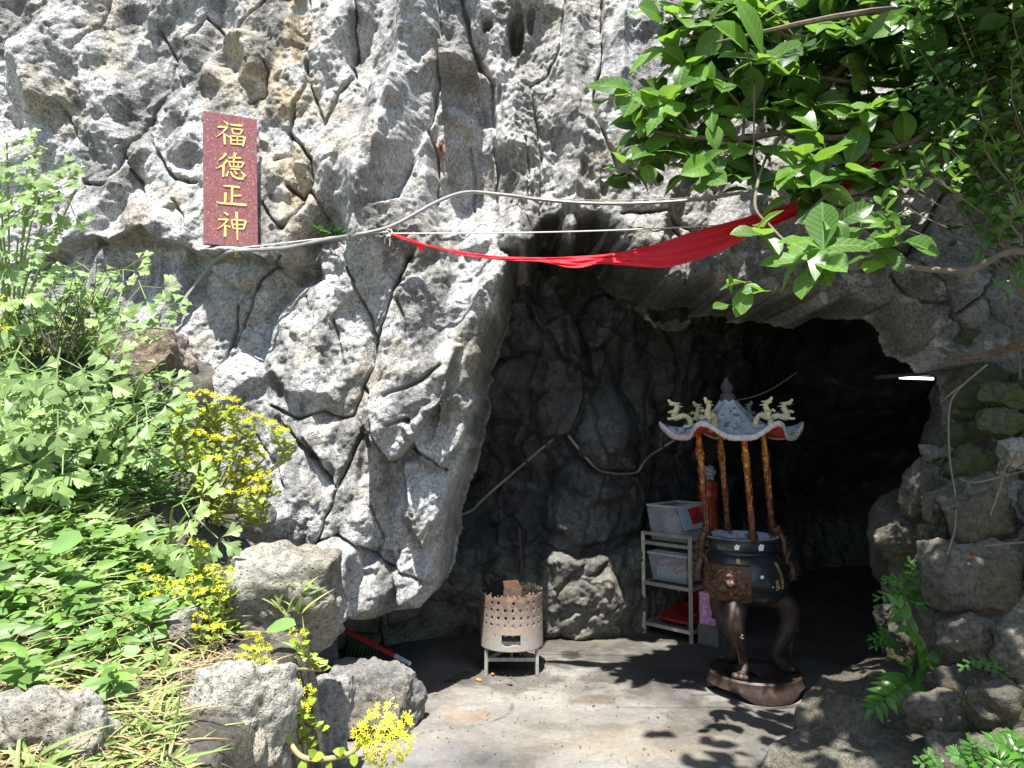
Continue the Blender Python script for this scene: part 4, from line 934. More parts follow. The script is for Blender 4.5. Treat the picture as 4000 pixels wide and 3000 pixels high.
for i in range(NC):
    s = i / (NC - 1); D0 = float(np.interp(s, [0, .06, .3, .7, 1], [knot.y - .02, 4.02, 3.92, 3.75, 3.72])); wpx = abs(bt_[i][1] - tp_[i][1])
    for j in range(NV):
        v = j / (NV - 1); x = tp_[i][0] * (1 - v) + bt_[i][0] * v; y = tp_[i][1] * (1 - v) + bt_[i][1] * v
        amp = min(.012, .004 + wpx / FPX * D0 * .10)
        tw = 2 * math.pi * (v * 1.5 + s * (9 if s < .45 else 4)); d = amp * math.sin(tw) + amp * .6 * math.sin(2 * math.pi * (v * 3.3 - s * 5) + 1.3)
        Vv.append(P(x, y + 0, D0 + d + (.5 - v) * wpx / FPX * D0 * 1.0))
base = P(2600, 1000, 4.0); Vv = np.array([tuple(p - base) for p in Vv])
me = mesh_np('red_cloth', Vv, grid_faces(NC, NV), M_red); o = link('red_cloth', me); o.location = base
sol = o.modifiers.new('thickness', 'SOLIDIFY'); sol.thickness = .0025; sol.offset = 0
# back half of the folded cloth so that it is a roll, not a sheet
Vb = Vv.copy().reshape(NC, NV, 3); vv = np.linspace(0, 1, NV); hh = np.abs(Vb[:, -1, 2] - Vb[:, 0, 2])[:, None]
Vb[:, :, 1] += (np.sin(np.pi * vv)[None] * np.minimum(.05, hh * .6)) + .004
me2 = mesh_np('back_fold', Vb.reshape(-1, 3), grid_faces(NC, NV), M_red); link('back_fold', me2, o)
mb = MB(); tip = [zc(p) for p in [(255, 303), (300, 345), (322, 368), (330, 350), (345, 338)]]
vsx = [P(x, y, 4.02) - base for x, y in tip] + [P(x, y, 4.05) - base for x, y in tip]
mb.add(vsx, [(0, 4, 3, 1), (1, 3, 2), (5, 6, 8, 9), (6, 7, 8), (0, 1, 6, 5), (1, 2, 7, 6), (2, 3, 8, 7), (3, 4, 9, 8)]); mb.build('loose_corner', M_red, o, smooth=False)
tag(o, 'long twisted red cloth strung across the cave mouth into the tree', 'cloth')

# ================================================================== PAPER BURNER
def rust_mat():
    m, t, b = nmat('rusty_sheet_iron'); c = coords(t)
    n = N(t, 'TexNoise', Scale=9.0, Detail=8.0, Roughness=.7, Distortion=.5); t.links.new(c, n.inputs['Vector'])
    n2 = N(t, 'TexNoise', Scale=40.0, Detail=6.0, Roughness=.7); t.links.new(c, n2.inputs['Vector'])
    sp = N(t, 'SeparateXYZ'); t.links.new(c, sp.inputs[0])
    ad = t.nodes.new('ShaderNodeMath'); ad.operation = 'MULTIPLY_ADD'; ad.inputs[1].default_value = .22; t.links.new(n.outputs[0], ad.inputs[0]); t.links.new(sp.outputs['Z'], ad.inputs[2])
    cc = ramp(t, ad.outputs[0], [(.24, (.30, .31, .31)), (.36, (.30, .25, .21)), (.45, (.23, .185, .16)), (.53, (.11, .08, .068)), (.64, (.22, .13, .08))])
    cc = mix(t, ramp(t, n2.outputs[0], [(.50, 0.0), (.66, .85)]), cc, (.30, .22, .16))
    cc = mix(t, ramp(t, n2.outputs[0], [(.30, .8), (.42, 0.0)]), cc, (.10, .065, .05))
    t.links.new(cc, b.inputs['Base Color']); b.inputs['Roughness'].default_value = .8; b.inputs['Metallic'].default_value = .15
    bp = N(t, 'Bump', Strength=.6, Distance=.004); t.links.new(n2.outputs[0], bp.inputs['Height']); t.links.new(bp.outputs[0], b.inputs['Normal'])
    return m
M_rust = rust_mat()
fl, fr_ = G(1892, 2640), G(2105, 2637); pc = (fl + fr_) / 2 + Vector((0, .10, 0))
pb = empty('paper_burner', pc, 'rusty perforated metal drum on three legs for burning paper offerings', 'burner')
RD = .197; NT, NZr = 360, 100; z0, z1 = .165, .60
th = np.arange(NT) / NT * 2 * math.pi; zz = np.linspace(z0, z1, NZr); TH_, ZZ = np.meshgrid(th, zz)
cn = lambda a, s: perlin(np.stack([np.cos(a) * s, np.sin(a) * s, a * 0 + 3.3], 1), 5)
topz = .492 + .016 * cn(th, 6) + .012 * cn(th, 16) + .01 * np.sign(cn(th, 28)) * (cn(th, 9) > .1)
dth = lambda a: (th - a + math.pi) % (2 * math.pi) - math.pi
topz = topz + .055 * (np.abs(dth(R(118))) < .34) * (1 + .35 * cn(th, 22))                      # ragged remnant standing at the back
RR = RD * (1 - .02 * (ZZ - z0) / .35); Vx = np.stack([RR * np.cos(TH_), RR * np.sin(TH_), ZZ], -1).reshape(-1, 3)
ii = np.arange(NT * NZr).reshape(NZr, NT); jj = np.roll(ii, -1, 1); Fq = np.stack([ii[:-1], jj[:-1], jj[1:], ii[1:]], -1)
zc_ = (zz[:-1] + zz[1:]) / 2; tc = th + math.pi / NT; TC, ZC = np.meshgrid(tc, zc_); ok = ZC < np.broadcast_to(topz[None], ZC.shape)
for k, zr in enumerate((.318, .362, .408, .45)):
    for h in range(26):
        a = 2 * math.pi * (h + .5 * (k % 2) * .2) / 26 + R(272); dd = (TC - a + math.pi) % (2 * math.pi) - math.pi
        if k == 3 and h % 3 == 1: continue
        rh = .0083 if not (k == 2 and h % 5 == 2) else .005
        ok &= (dd * RD) ** 2 + (ZC - zr) ** 2 > rh ** 2
for (a, z, ra, rz) in [(R(118), .535, .028, .010), (R(127), .527, .012, .010), (R(100), .52, .018, .008)]:
    dd = (TC - a + math.pi) % (2 * math.pi) - math.pi; ok &= (dd * RD / ra) ** 2 + ((ZC - z) / rz) ** 2 > 1
dd = (TC - R(269) + math.pi) % (2 * math.pi) - math.pi; ok &= ~((np.abs(dd) < .29) & (ZC > .205 + .006 * np.sin(dd * 14)) & (ZC < .262))
Fd = Fq[ok]; used = np.zeros(len(Vx), bool); used[Fd.ravel()] = True; ix = np.cumsum(used) - 1
o = link('drum', mesh_np('drum', Vx[used], ix[Fd], M_rust), pb); o.data.materials.append(plain('black_soot', (.022, .02, .018), .95)); s = o.modifiers.new('thickness', 'SOLIDIFY'); s.thickness = .003; s.material_offset = 1
mb = MB(); mb.lathe([(.188, .176), (.186, .215), (.16, .262), (.10, .285), (.0, .30)], 36); mb.build('added_ash_heap', plain('dark_paper_ash', (.045, .042, .04), .95, noise=.5, scale=40, bump=.01), pb)  # heap added inside the drum so the slot looks dark
mb = MB(); mb.lathe([(.001, .172), (.19, .172), (.19, .178), (.001, .185)], 40); mb.build('drum_floor', M_rust, pb)
mb = MB(); vs_ = []
pl = [(-.055, .47), (.062, .47), (.058, .515), (.066, .53), (.052, .548), (.034, .582), (-.052, .575), (-.046, .53)]
for yy in (-.115, -.121): vs_ += [(x, yy - (z - .47) * .2, z) for x, z in pl]
n = len(pl); mb.add(vs_, [tuple(range(n)), tuple(range(2 * n - 1, n - 1, -1))] + [(i, i + n, (i + 1) % n + n, (i + 1) % n) for i in range(n)]); mb.build('standing_plate', M_rust, pb, smooth=False)
M_leg = plain('galvanised_rod', (.34, .32, .28), .6, .3, noise=.3, scale=25, second=(.28, .17, .09), lo=.55, hi=.7)
for nm, a in (('leg', 212), ('leg', 328), ('leg', 90)):
    mb = MB(); ca_, sa_ = math.cos(R(a)), math.sin(R(a)); rl_ = .183
    mb.bar((rl_ * ca_, rl_ * sa_ + (.0 if a == 90 else -.004), .0), (rl_ * ca_ * .99, rl_ * sa_, .20), .020, .016); mb.build(nm, M_leg, pb, smooth=False, bevel=.002)
A3 = [Vector((.183 * math.cos(R(a)), .183 * math.sin(R(a)), .095)) for a in (212, 328, 90)]
for i in range(3):
    mb = MB(); mb.bar(A3[i], A3[(i + 1) % 3], .012, .022); mb.build('crossbar', M_leg, pb, smooth=False)

# ================================================================== SHELF AND WHAT IS ON IT
C0 = G(2700, 2515); C1 = G(2515, 2472); C0.z = C1.z = 0
Bd = Vector((.67, .74, 0)); A = C1 - C0; Au = A.normalized(); Bd = (Bd - Au * Bd.dot(Au)).normalized(); LB = .46; LA = A.length
shelf = empty('metal_shelf', C0, 'small three-tier stainless steel rack with plastic boxes beside the cave wall', 'shelf')
M_steel = plain('dull_stainless_steel', (.50, .46, .37), .4, .45, noise=.25, scale=14, second=(.20, .16, .10), lo=.55, hi=.72)
def S(a, b, z): return Au * (a * LA) + Bd * (b * LB) + Vector((0, 0, z))
for a, b in ((0, 0), (1, 0), (0, 1), (1, 1)):
    mb = MB(); mb.bar(S(a, b, 0), S(a, b, .745), .026); mb.build('post', M_steel, shelf, smooth=False, bevel=.002)
for z in (.735, .665, .37, .075):
    for (p, q) in (((0, 0), (1, 0)), ((0, 1), (1, 1)), ((0, 0), (0, 1)), ((1, 0), (1, 1))):
        if z > .7 and p[0] == q[0]: continue
        mb = MB(); mb.bar(S(*p, z) , S(*q, z), .018, .024); mb.build('rail', M_steel, shelf, smooth=False)
rotS = Matrix(((Au.x, Bd.x, 0), (Au.y, Bd.y, 0), (0, 0, 1)))
M_board = plain('grey_shelf_board', (.16, .15, .13), .7, noise=.3)
for z in (.668, .373, .078):
    mb = MB(); mb.box(S(.5, .5, z), (LA - .03, LB - .03, .008), rotS); mb.build('shelf_board', M_board, shelf, smooth=False)
def plastic(name, c, al):
    m, t, b = nmat(name); out = t.nodes['Material Output']; b.inputs['Base Color'].default_value = (*c, 1); b.inputs['Roughness'].default_value = .35
    tp = N(t, 'BsdfTransparent'); tp.inputs[0].default_value = (.93, .94, .95, 1); ms = N(t, 'MixShader'); ms.inputs[0].default_value = al
    n = N(t, 'TexNoise', Scale=14.0, Detail=5.0); t.links.new(coords(t), n.inputs['Vector']); t.links.new(ramp(t, n.outputs[0], [(.3, al * .8), (.7, min(1, al * 1.2))]), ms.inputs[0])
    t.links.new(tp.outputs[0], ms.inputs[1]); t.links.new(b.outputs[0], ms.inputs[2]); t.links.new(ms.outputs[0], out.inputs['Surface']); return m
M_clear = plastic('cloudy_clear_plastic', (.6, .6, .62), .30); M_lid = plastic('milky_plastic_lid', (.66, .66, .64), .7)
def tub(label, z, h, wa, wb, mat, slope, par_name='storage_box', b0=.47):
    root = empty(par_name, C0 + S(.5, b0, z), label, 'box'); T = lambda x, y, zz: (rotS @ Vector((x, y, 0))) + Vector((0, 0, zz))
    mb = MB(); wt = .004
    def ring(f, zz): 
        x, y = wa / 2 * f, wb / 2 * f; sl = slope * (zz / h)
        return [T(-x - 0 + (0), -y, zz), T(x, -y, zz), T(x, y, zz), T(-x, y, zz)]
    o1 = ring(.86, .012); o2 = ring(1, h)
    # -x of the tub is the labelled sloping front (towards the viewer's right): pull its top in
    o2[0] = T(-wa / 2 + slope, -wb / 2, h); o2[3] = T(-wa / 2 + slope, wb / 2, h)
    mb.add(o1 + o2, [(0, 3, 2, 1), (0, 1, 5, 4), (1, 2, 6, 5), (2, 3, 7, 6), (3, 0, 4, 7)])
    o = mb.build('body', mat, root, smooth=False); s = o.modifiers.new('thickness', 'SOLIDIFY'); s.thickness = wt
    return root, T, o2
M_white = plain('white_plastic', (.62, .61, .58), .5, noise=.12)
tb, T, o2 = tub('cloudy plastic box with sloping labelled front on top of the rack', .675, .265, .335, .40, M_clear, .10)
mb = MB()
for i in range(4): mb.bar(o2[i], o2[(i + 1) % 4], .022, .014)
mb.build('rim', M_lid, tb, smooth=False, bevel=.003)
# sloping flap with the labels: front is -x side
q = [T(-.335 * .43 - .004, -.17, .03), T(-.335 * .43 - .004, .17, .03), T(-.0675 - .004, .185, .262), T(-.0675 - .004, -.185, .262)]
fb_, ft = [Vector(x) for x in (q[0], q[1])], [Vector(x) for x in (q[3], q[2])]
nrm = (fb_[1] - fb_[0]).cross(ft[0] - fb_[0]).normalized()
if nrm.dot(rotS @ Vector((-1, 0, 0))) < 0: nrm = -nrm
def flap(u, v, h): return fb_[0].lerp(fb_[1], u).lerp(ft[0].lerp(ft[1], u), v) + nrm * h
mb = MB(); mb.add([flap(u, v, h) for h in (.012, .004) for u, v in ((.0, .28), (1, .28), (1, 1), (.0, 1))], [(0, 1, 2, 3), (4, 7, 6, 5), (0, 4, 5, 1), (1, 5, 6, 2), (2, 6, 7, 3), (3, 7, 4, 0)])
mb.build('flap', M_lid, tb, smooth=False, bevel=.004)
for nm, u0, u1, v0, v1, c in (('blue_label', .12, .36, .40, .90, (.30, .45, .62)), ('red_label', .32, .80, .42, .92, (.55, .04, .025))):
    hh_ = .0145 if nm == 'blue_label' else .0165
    mb = MB(); mb.add([flap(u, v, h) for h in (hh_, .0125) for u, v in ((u0, v0), (u1, v0 + .04), (u1, v1 + .02), (u0, v1 - .02))], [(0, 1, 2, 3), (0, 4, 5, 1), (1, 5, 6, 2), (2, 6, 7, 3), (3, 7, 4, 0)])
    mb.build(nm, plain(nm + '_paper', c, .6, noise=.15, scale=8), tb, smooth=False)
M_ink = plain('black_ink', (.02, .018, .018), .7)
def font_mesh(txt, size, name):
    cu = bpy.data.curves.new(name, 'FONT'); cu.body = txt; cu.size = size; cu.align_x = 'CENTER'; cu.align_y = 'CENTER'; cu.resolution_u = 3
    ob = bpy.data.objects.new(name, cu); col.objects.link(ob); dg = bpy.context.evaluated_depsgraph_get()
    me = bpy.data.meshes.new_from_object(ob.evaluated_get(dg)); bpy.data.objects.remove(ob); bpy.data.curves.remove(cu); return me
fu = (fb_[1] - fb_[0]).normalized(); fv = (ft[0] - fb_[0]); fv = (fv - fu * fv.dot(fu)).normalized()
for txt, u, v, sz in (('品', .62, .77, .05), ('勿動用', .58, .56, .05)):
    me = font_mesh(txt, sz, 'label_text'); c = flap(u, v, .0185)
    for vt in me.vertices: vt.co = c + fu * vt.co.x + fv * vt.co.y + nrm * vt.co.z
    me.materials.clear(); me.materials.append(M_ink); link('label_text', me, tb)
# things inside the boxes
def lump(name, loc, size, seed, mat, label, cat, rough=.09):
    me = stone_mesh(name, size, seed, mat, n=14, box=.35, cuts=2, rough=rough, fine=.03); o = link(name, me); o.location = loc; return tag(o, label, cat)
W0 = tb.location
lump('plastic_bag', W0 + Vector(T(.03, -.02, .115)), (.20, .2, .16), 51, plain('crumpled_pale_plastic', (.60, .52, .5), .35, noise=.35, scale=18), 'crumpled pale plastic bag inside the upper box', 'bag')
lump('red_packet', W0 + Vector(T(.02, .10, .20)), (.16, .14, .05), 52, plain('maroon_packet', (.22, .02, .05), .5), 'maroon packet at the top of the upper box', 'packet')
mb = MB(); mb.box((0, 0, 0), (.26, .30, .03), rotS); o = mb.build('pink_folder', plain('pink_paper', (.65, .36, .33), .7), smooth=False, bevel=.003); o.location = W0 + Vector(T(.0, 0, .035)); tag(o, 'flat pink folder at the bottom of the upper box', 'folder')
tl, T2, o2 = tub('cloudy plastic box with a white lid on the middle shelf', .385, .20, .32, .40, M_clear, .0)
mb = MB(); mb.box(Vector((0, 0, .207)), (.345, .425, .018), rotS); mb.box(Vector((0, 0, .222)), (.28, .36, .012), rotS); mb.build('lid', M_lid, tl, smooth=False, bevel=.006)
W1 = tl.location
mb = MB(); a_, b2 = Vector(T2(.12, -.13, .07)), Vector(T2(-.1, -.06, .06)); mb.tube([a_, b2], .05, 18); o = mb.build('paper_roll', plain('white_paper_roll', (.68, .65, .6), .8, noise=.08)); o.location = W1; tag(o, 'white paper roll inside the lower box', 'paper roll')
for k, (xx, yy, zz, rz) in enumerate([(.05, -.14, .145, 18), (-.07, -.12, .11, 30)]):
    mb = MB(); mb.box((0, 0, 0), (.13, .03, .045), rotS @ Matrix.Rotation(R(rz), 3, 'Y')); o = mb.build('red_box', plain('red_carton', (.5, .05, .04), .55, noise=.2, scale=30), smooth=False, bevel=.002); o.location = W1 + Vector(T2(xx, yy, zz))
    tag(o, ('red carton with pale print lying above the white paper roll', 'red carton slanting down beside the near post in the lower box')[k], 'carton')
    mb2 = MB(); mb2.box(rotS @ Vector((0, -.0165, 0)), (.10, .002, .018), rotS @ Matrix.Rotation(R(rz), 3, 'Y')); mb2.build('printed_strip', plain('pale_print', (.7, .6, .5), .6, noise=.5, scale=120), o, smooth=False)
lump('dark_bundle', W1 + Vector(T2(-.06, .05, .10)), (.14, .18, .14), 55, plain('dark_cloth', (.05, .05, .055), .8), 'dark bundle inside the lower box', 'bundle')
M_tray = plain('red_plastic_tray', (.34, .03, .02), .4, noise=.2, scale=8, second=(.42, .12, .08), lo=.6, hi=.8)
for k, (x, y, z, rz, tl_) in enumerate([(-.02, .02, .095, 0, 0), (-.01, .0, .112, 5, 2), (.02, .03, .128, -8, 7)]):
    root = empty('serving_tray', C0 + S(.42, .5, z), ('flat red plastic tray at the bottom of the stack of three', 'red plastic tray in the middle of the stack of three', 'red plastic tray tilted on top of the stack of three')[k], 'tray', 'red trays on the bottom shelf')
    rm = rotS @ Matrix.Rotation(R(rz), 3, 'Z') @ Matrix.Rotation(R(tl_), 3, 'X')
    mb = MB(); a, b = .15, .19
    def rr_(f, zz): 
        return [rm @ Vector((f * a * math.copysign(abs(math.cos(t)) ** .35, math.cos(t)), f * b * math.copysign(abs(math.sin(t)) ** .35, math.sin(t)), zz)) for t in [2 * math.pi * i / 36 for i in range(36)]]
    L = [rr_(.001, .003), rr_(.82, .003), rr_(.88, .006), rr_(.98, .028), rr_(1.03, .028), rr_(1.03, .022), rr_(.99, .022), rr_(.86, 0), rr_(.001, 0)]
    vs_ = [v for r_ in L for v in r_]; mb.add(vs_, [(i * 36 + j, i * 36 + (j + 1) % 36, (i + 1) * 36 + (j + 1) % 36, (i + 1) * 36 + j) for i in range(len(L) - 1) for j in range(36)])
    mb.build('dish', M_tray, root); mb = MB(); mb.lathe([(.0, .0042), (.022, .0042)], 16, rm @ Vector((-.05, .02, 0))); 
    if k == 2: mb.build('sticker', M_white, root)
# red turned jar
jl = P(2768, 2090, 5.75); M_jar = plain('red_lacquer', (.28, .035, .012), .25, noise=.2, scale=6)
jz = .52; jar = empty('offering_jar', Vector((jl.x, jl.y, 0)), 'tall red lacquered jar topped with a clear plastic bag behind the rack', 'jar')
mb = MB(); mb.lathe([(0, .0), (.11, .0), (.12, .02), (.12, .62), (.09, .66), (.075, .68), (.075, .72), (.085, .76), (.08, .80), (.07, .84), (.07, .95), (.082, .98), (.082, 1.0), (.074, 1.03), (.078, 1.045), (.082, 1.06), (.082, 1.10), (.06, 1.11), (0, 1.11)], 28); mb.build('body', M_jar, jar)
me = stone_mesh('plastic_wrap', (.12, .12, .13), 57, plastic('thin_clear_film', (.75, .78, .8), .35), n=12, box=.3, rough=.16, fine=.06); o = link('plastic_wrap', me, jar); o.location = (0, 0, 1.16)
pk = P(2775, 2390, 5.3); mb = MB(); mb.box((0, 0, .11), (.12, .10, .22), rotS); o = mb.build('pink_carton', plain('pink_patterned_card', (.6, .25, .42), .6, noise=.4, scale=40, second=(.75, .6, .68), lo=.5, hi=.6), smooth=False, bevel=.003); o.location = Vector((pk.x, pk.y, .14)); tag(o, 'pink patterned carton between the rack and the incense burner', 'carton')
mb = MB(); mb.box((0, 0, .07), (.16, .14, .14), rotS); o = mb.build('crate', M_board, smooth=False, bevel=.004); o.location = Vector((pk.x + .02, pk.y + .02, -.003)); tag(o, 'dark low box under the pink carton', 'box')

# ================================================================== INCENSE BURNER
IB = G(2948, 2690); IB.z = 0
ib = empty('incense_burner', IB, 'tall black iron incense burner with pagoda roof on four pillars', 'incense burner')
LEAN = .078
ZS = 1.045                                                          # overall height
def lean(v): return Vector((v.x - LEAN * v.z, v.y, v.z))
ib.scale = (1, 1, ZS)
M_black = plain('worn_black_paint', (.022, .023, .026), .28, 0, .5, noise=.4, scale=9, second=(.11, .11, .115), lo=.60, hi=.72)
M_iron = plain('rusty_brown_iron', (.05, .032, .026), .55, .3, noise=.4, scale=16, bump=.006, second=(.12, .065, .04), lo=.55, hi=.72)
M_bronze = plain('rust_and_gilt', (.075, .035, .018), .5, .35, noise=.5, scale=30, bump=.004, second=(.42, .24, .05), lo=.58, hi=.68)
M_greygilt = plain('ash_white_crust', (.30, .32, .36), .8, noise=.35, scale=30, bump=.005, second=(.05, .05, .055), lo=.52, hi=.60)
# base ring with cloud feet
mb = MB(); n = 96; prof_o = []
rings = []
for k in range(n):
    a = 2 * math.pi * k / n; f = .5 + .5 * math.cos(3 * (a - R(275)) + math.pi); zb_ = .055 * max(0, f - .25) / .75
    rings.append([(.272, zb_ if zb_ > .004 else 0), (.276, .05), (.262, .072), (.262, .098), (.252, .108), (.243, .098), (.182, .094), (.172, .085), (.168, max(zb_, .002)), (.20, zb_ if zb_ > .004 else 0)])
vs_ = [(r * math.cos(2 * math.pi * k / n), r * math.sin(2 * math.pi * k / n), z) for k in range(n) for r, z in rings[k]]; m = 10
mb.add(vs_, [(k * m + i, ((k + 1) % n) * m + i, ((k + 1) % n) * m + (i + 1) % m, k * m + (i + 1) % m) for k in range(n) for i in range(m)]); mb.build('base_ring', M_iron, ib)
# legs
for a in (236, 356, 116):
    ca_, sa_ = math.cos(R(a)), math.sin(R(a))
    pr = spline([Vector((r, 0, z)) for r, z in ((.10, .50), (.175, .495), (.228, .455), (.238, .385), (.200, .30), (.152, .225), (.142, .175), (.172, .130), (.212, .112))], 5); N_ = len(pr)
    rad = lerp_list([.05, .060, .064, .055, .042, .030, .026, .036, .032], N_)
    mb = MB(); mb.tube([(p.x * ca_, p.x * sa_, p.z) for p in pr], rad, 16)
    for off in (-.03, 0, .03): mb.ball((.218 * ca_ - off * sa_, .218 * sa_ + off * ca_, .118), (.026, .026, .02), 10, 6)
    for off in (-.03, .03): mb.ball((.258 * ca_ - off * sa_, .258 * sa_ + off * ca_, .43), .015, 8, 6)
    mb.ball((.275 * ca_, .275 * sa_, .405), (.022, .022, .016), 8, 6)
    for zz_ in (.36, .345): mb.tube([(.262 * ca_ - o_ * sa_, .262 * sa_ + o_ * ca_, zz_ + .012 * math.cos(o_ * 60)) for o_ in np.linspace(-.045, .045, 7)], .007, 6)
    mb.tube([((.262 - .9 * max(0, .34 - z) * .32) * ca_, (.262 - .9 * max(0, .34 - z) * .32) * sa_, z) for z in np.linspace(.335, .19, 8)], .006, 6)
    mb.map(lean); mb.build('leg', M_iron, ib)
# bowl
BP = [(0, .468), (.10, .470), (.165, .486), (.215, .522), (.242, .57), (.250, .615), (.245, .66), (.228, .705), (.205, .737), (.188, .752), (.182, .762), (.184, .772), (.204, .778), (.207, .783), (.207, .826), (.214, .832), (.214, .84), (.200, .842), (.194, .832), (.188, .79), (.176, .77), (.176, .76)]
mb = MB(); sp_ = spline([Vector((r, 0, z)) for r, z in BP[:12]], 4); mb.lathe([(max(p.x, 0), p.z) for p in sp_] + BP[12:], 72); mb.map(lean); bowl = mb.build('bowl', M_black, ib)
def bowl_r(z): return float(np.interp(z, [p[1] for p in BP[1:9]], [p[0] for p in BP[1:9]]))
mb = MB(); mb.lathe([(.0, .806), (.08, .803), (.15, .798), (.19, .79)], 40); mb.map(lean); mb.build('ash', plain('incense_ash', (.30, .295, .28), .95, noise=.3, scale=40, bump=.008), bowl)
# crusted rim top
mb = MB(); mb.lathe([(.2145, .8405), (.2005, .8435), (.1935, .833), (.1875, .80)], 72); mb.map(lean); mb.build('crusted_rim', M_greygilt, bowl)
def on_bowl(a, z, off, rfix=None):
    r = (rfix if rfix else bowl_r(z)) + off; return Vector((r * math.cos(R(a)), r * math.sin(R(a)), z))
# relief panel
na_, nz_ = 70, 44; AA, ZZ2 = np.meshgrid(np.linspace(196, 262, na_), np.linspace(.505, .715, nz_)); uu = (AA - 196) / 66; vv_ = (ZZ2 - .505) / .21
qn = np.stack([uu.ravel() * 9, vv_.ravel() * 7, uu.ravel() * 0], 1); rel = (.016 + .010 * ridged(qn, 2, 401) * .6).reshape(uu.shape)
for (u, v, r_, h) in ((.62, .52, .11, .022), (.28, .52, .11, .022), (.46, .36, .13, .022), (.46, .72, .2, .012)): rel += h * np.maximum(0, 1 - ((uu - u) ** 2 + (vv_ - v) ** 2) / r_ ** 2)
edge = np.minimum.reduce([uu, 1 - uu, vv_, 1 - vv_]); rel = np.where(edge < .07, .024, rel); rel = np.where(edge < .012, -.006, rel)
Rb = np.interp(ZZ2, [p[1] for p in BP[1:9]], [p[0] for p in BP[1:9]]) + rel
Vp = np.stack([Rb * np.cos(np.radians(AA)) - LEAN * ZZ2, Rb * np.sin(np.radians(AA)), ZZ2], -1).reshape(-1, 3)
link('relief_panel', mesh_np('relief_panel', Vp, grid_faces(nz_, na_), M_bronze), bowl)
# paper scraps stuck to the rim and the shoulder
M_scrap = plain('torn_white_paper', (.72, .73, .76), .8, noise=.1)
for (a, z, s, rf) in ((247, .803, .02, .2075), (284, .803, .024, .2075), (276, .655, .012, None), (290, .60, .006, None), (300, .595, .006, None), (258, .69, .007, None)):
    mb = MB(); rr = random.Random(int(a * 7)); m = 11; vs_ = []
    for h in (.003, .0008):
        for i in range(m):
            t = 2 * math.pi * i / m; f = s * (1 if i % 2 else .72) * (.85 + .3 * ((i * 7919) % 5) / 5); vs_.append(on_bowl(a + math.degrees(f * math.cos(t) / .22), z + f * .9 * math.sin(t), h, rf))
    mb.add(vs_, [tuple(range(m))] + [(i, i + m, (i + 1) % m + m, (i + 1) % m) for i in range(m)]); mb.map(lean); mb.build('paper_scrap', M_scrap, bowl, smooth=False)
# gold inscription
def curved_text(txt, a, z, sz):
    me = font_mesh(txt, sz, 'inscription')
    for v in me.vertices:
        zz_ = z + v.co.y; aa = a + math.degrees(v.co.x / .24); v.co = lean(on_bowl(aa, zz_, .003))
    me.materials.clear(); me.materials.append(M_gold); link('inscription', me, bowl)
for i, ch in enumerate('歲次己亥年'): curved_text(ch, 306 + i * .3, .706 - i * .029, .030)
for i, ch in enumerate('吉旦'): curved_text(ch, 297, .620 - i * .029, .030)
curved_text('敬', 247, .728, .026)
# dragon handles
def spiny(mb, pts, rad, n=10, spikes=12, sl=.02, side=Vector((0, 0, 1))):
    sp = spline(pts, 6); N_ = len(sp); rr_ = lerp_list(rad, N_); mb.tube(sp, rr_, n)
    for k in range(spikes):
        i = int((k + .5) / spikes * (N_ - 1)); t = (sp[min(i + 1, N_ - 1)] - sp[max(i - 1, 0)]).normalized(); d = (side - t * side.dot(t))
        if d.length < 1e-3: continue
        d.normalize(); mb.tube([sp[i] + d * rr_[i] * .6, sp[i] + d * (rr_[i] + sl) - t * sl * .3], [sl * .45, .001], 5)
for sgn, a0 in ((1, -6), (-1, 186)):
    ca_, sa_ = math.cos(R(a0)), math.sin(R(a0)); W = lambda r, z, s_=0: Vector((r * ca_ - s_ * sa_, r * sa_ + s_ * ca_, z))
    mb = MB(); spiny(mb, [W(.195, .862), W(.225, .852, .01), W(.240, .81, .0), W(.240, .755, -.01), W(.252, .71), W(.276, .665, .01), W(.272, .62), W(.248, .612, -.01), W(.240, .645)], [.016, .022, .022, .019, .023, .025, .023, .018, .012], 10, 16, .018, W(1, .35) - W(0, 0))
    mb.ball(W(.205, .872), (.03, .026, .024), 10, 7); mb.tube([W(.20, .885), W(.225, .905, .01)], [.008, .002], 5); mb.tube([W(.20, .885, -.02), W(.228, .902, -.03)], [.008, .002], 5)
    mb.tube([W(.265, .76, .03), W(.24, .73, .05), W(.235, .70, .045)], [.012, .01, .014], 6); mb.tube([W(.265, .76, -.03), W(.24, .73, -.05), W(.235, .70, -.045)], [.012, .01, .014], 6)
    mb.map(lean); mb.build('dragon_handle', M_bronze, ib)
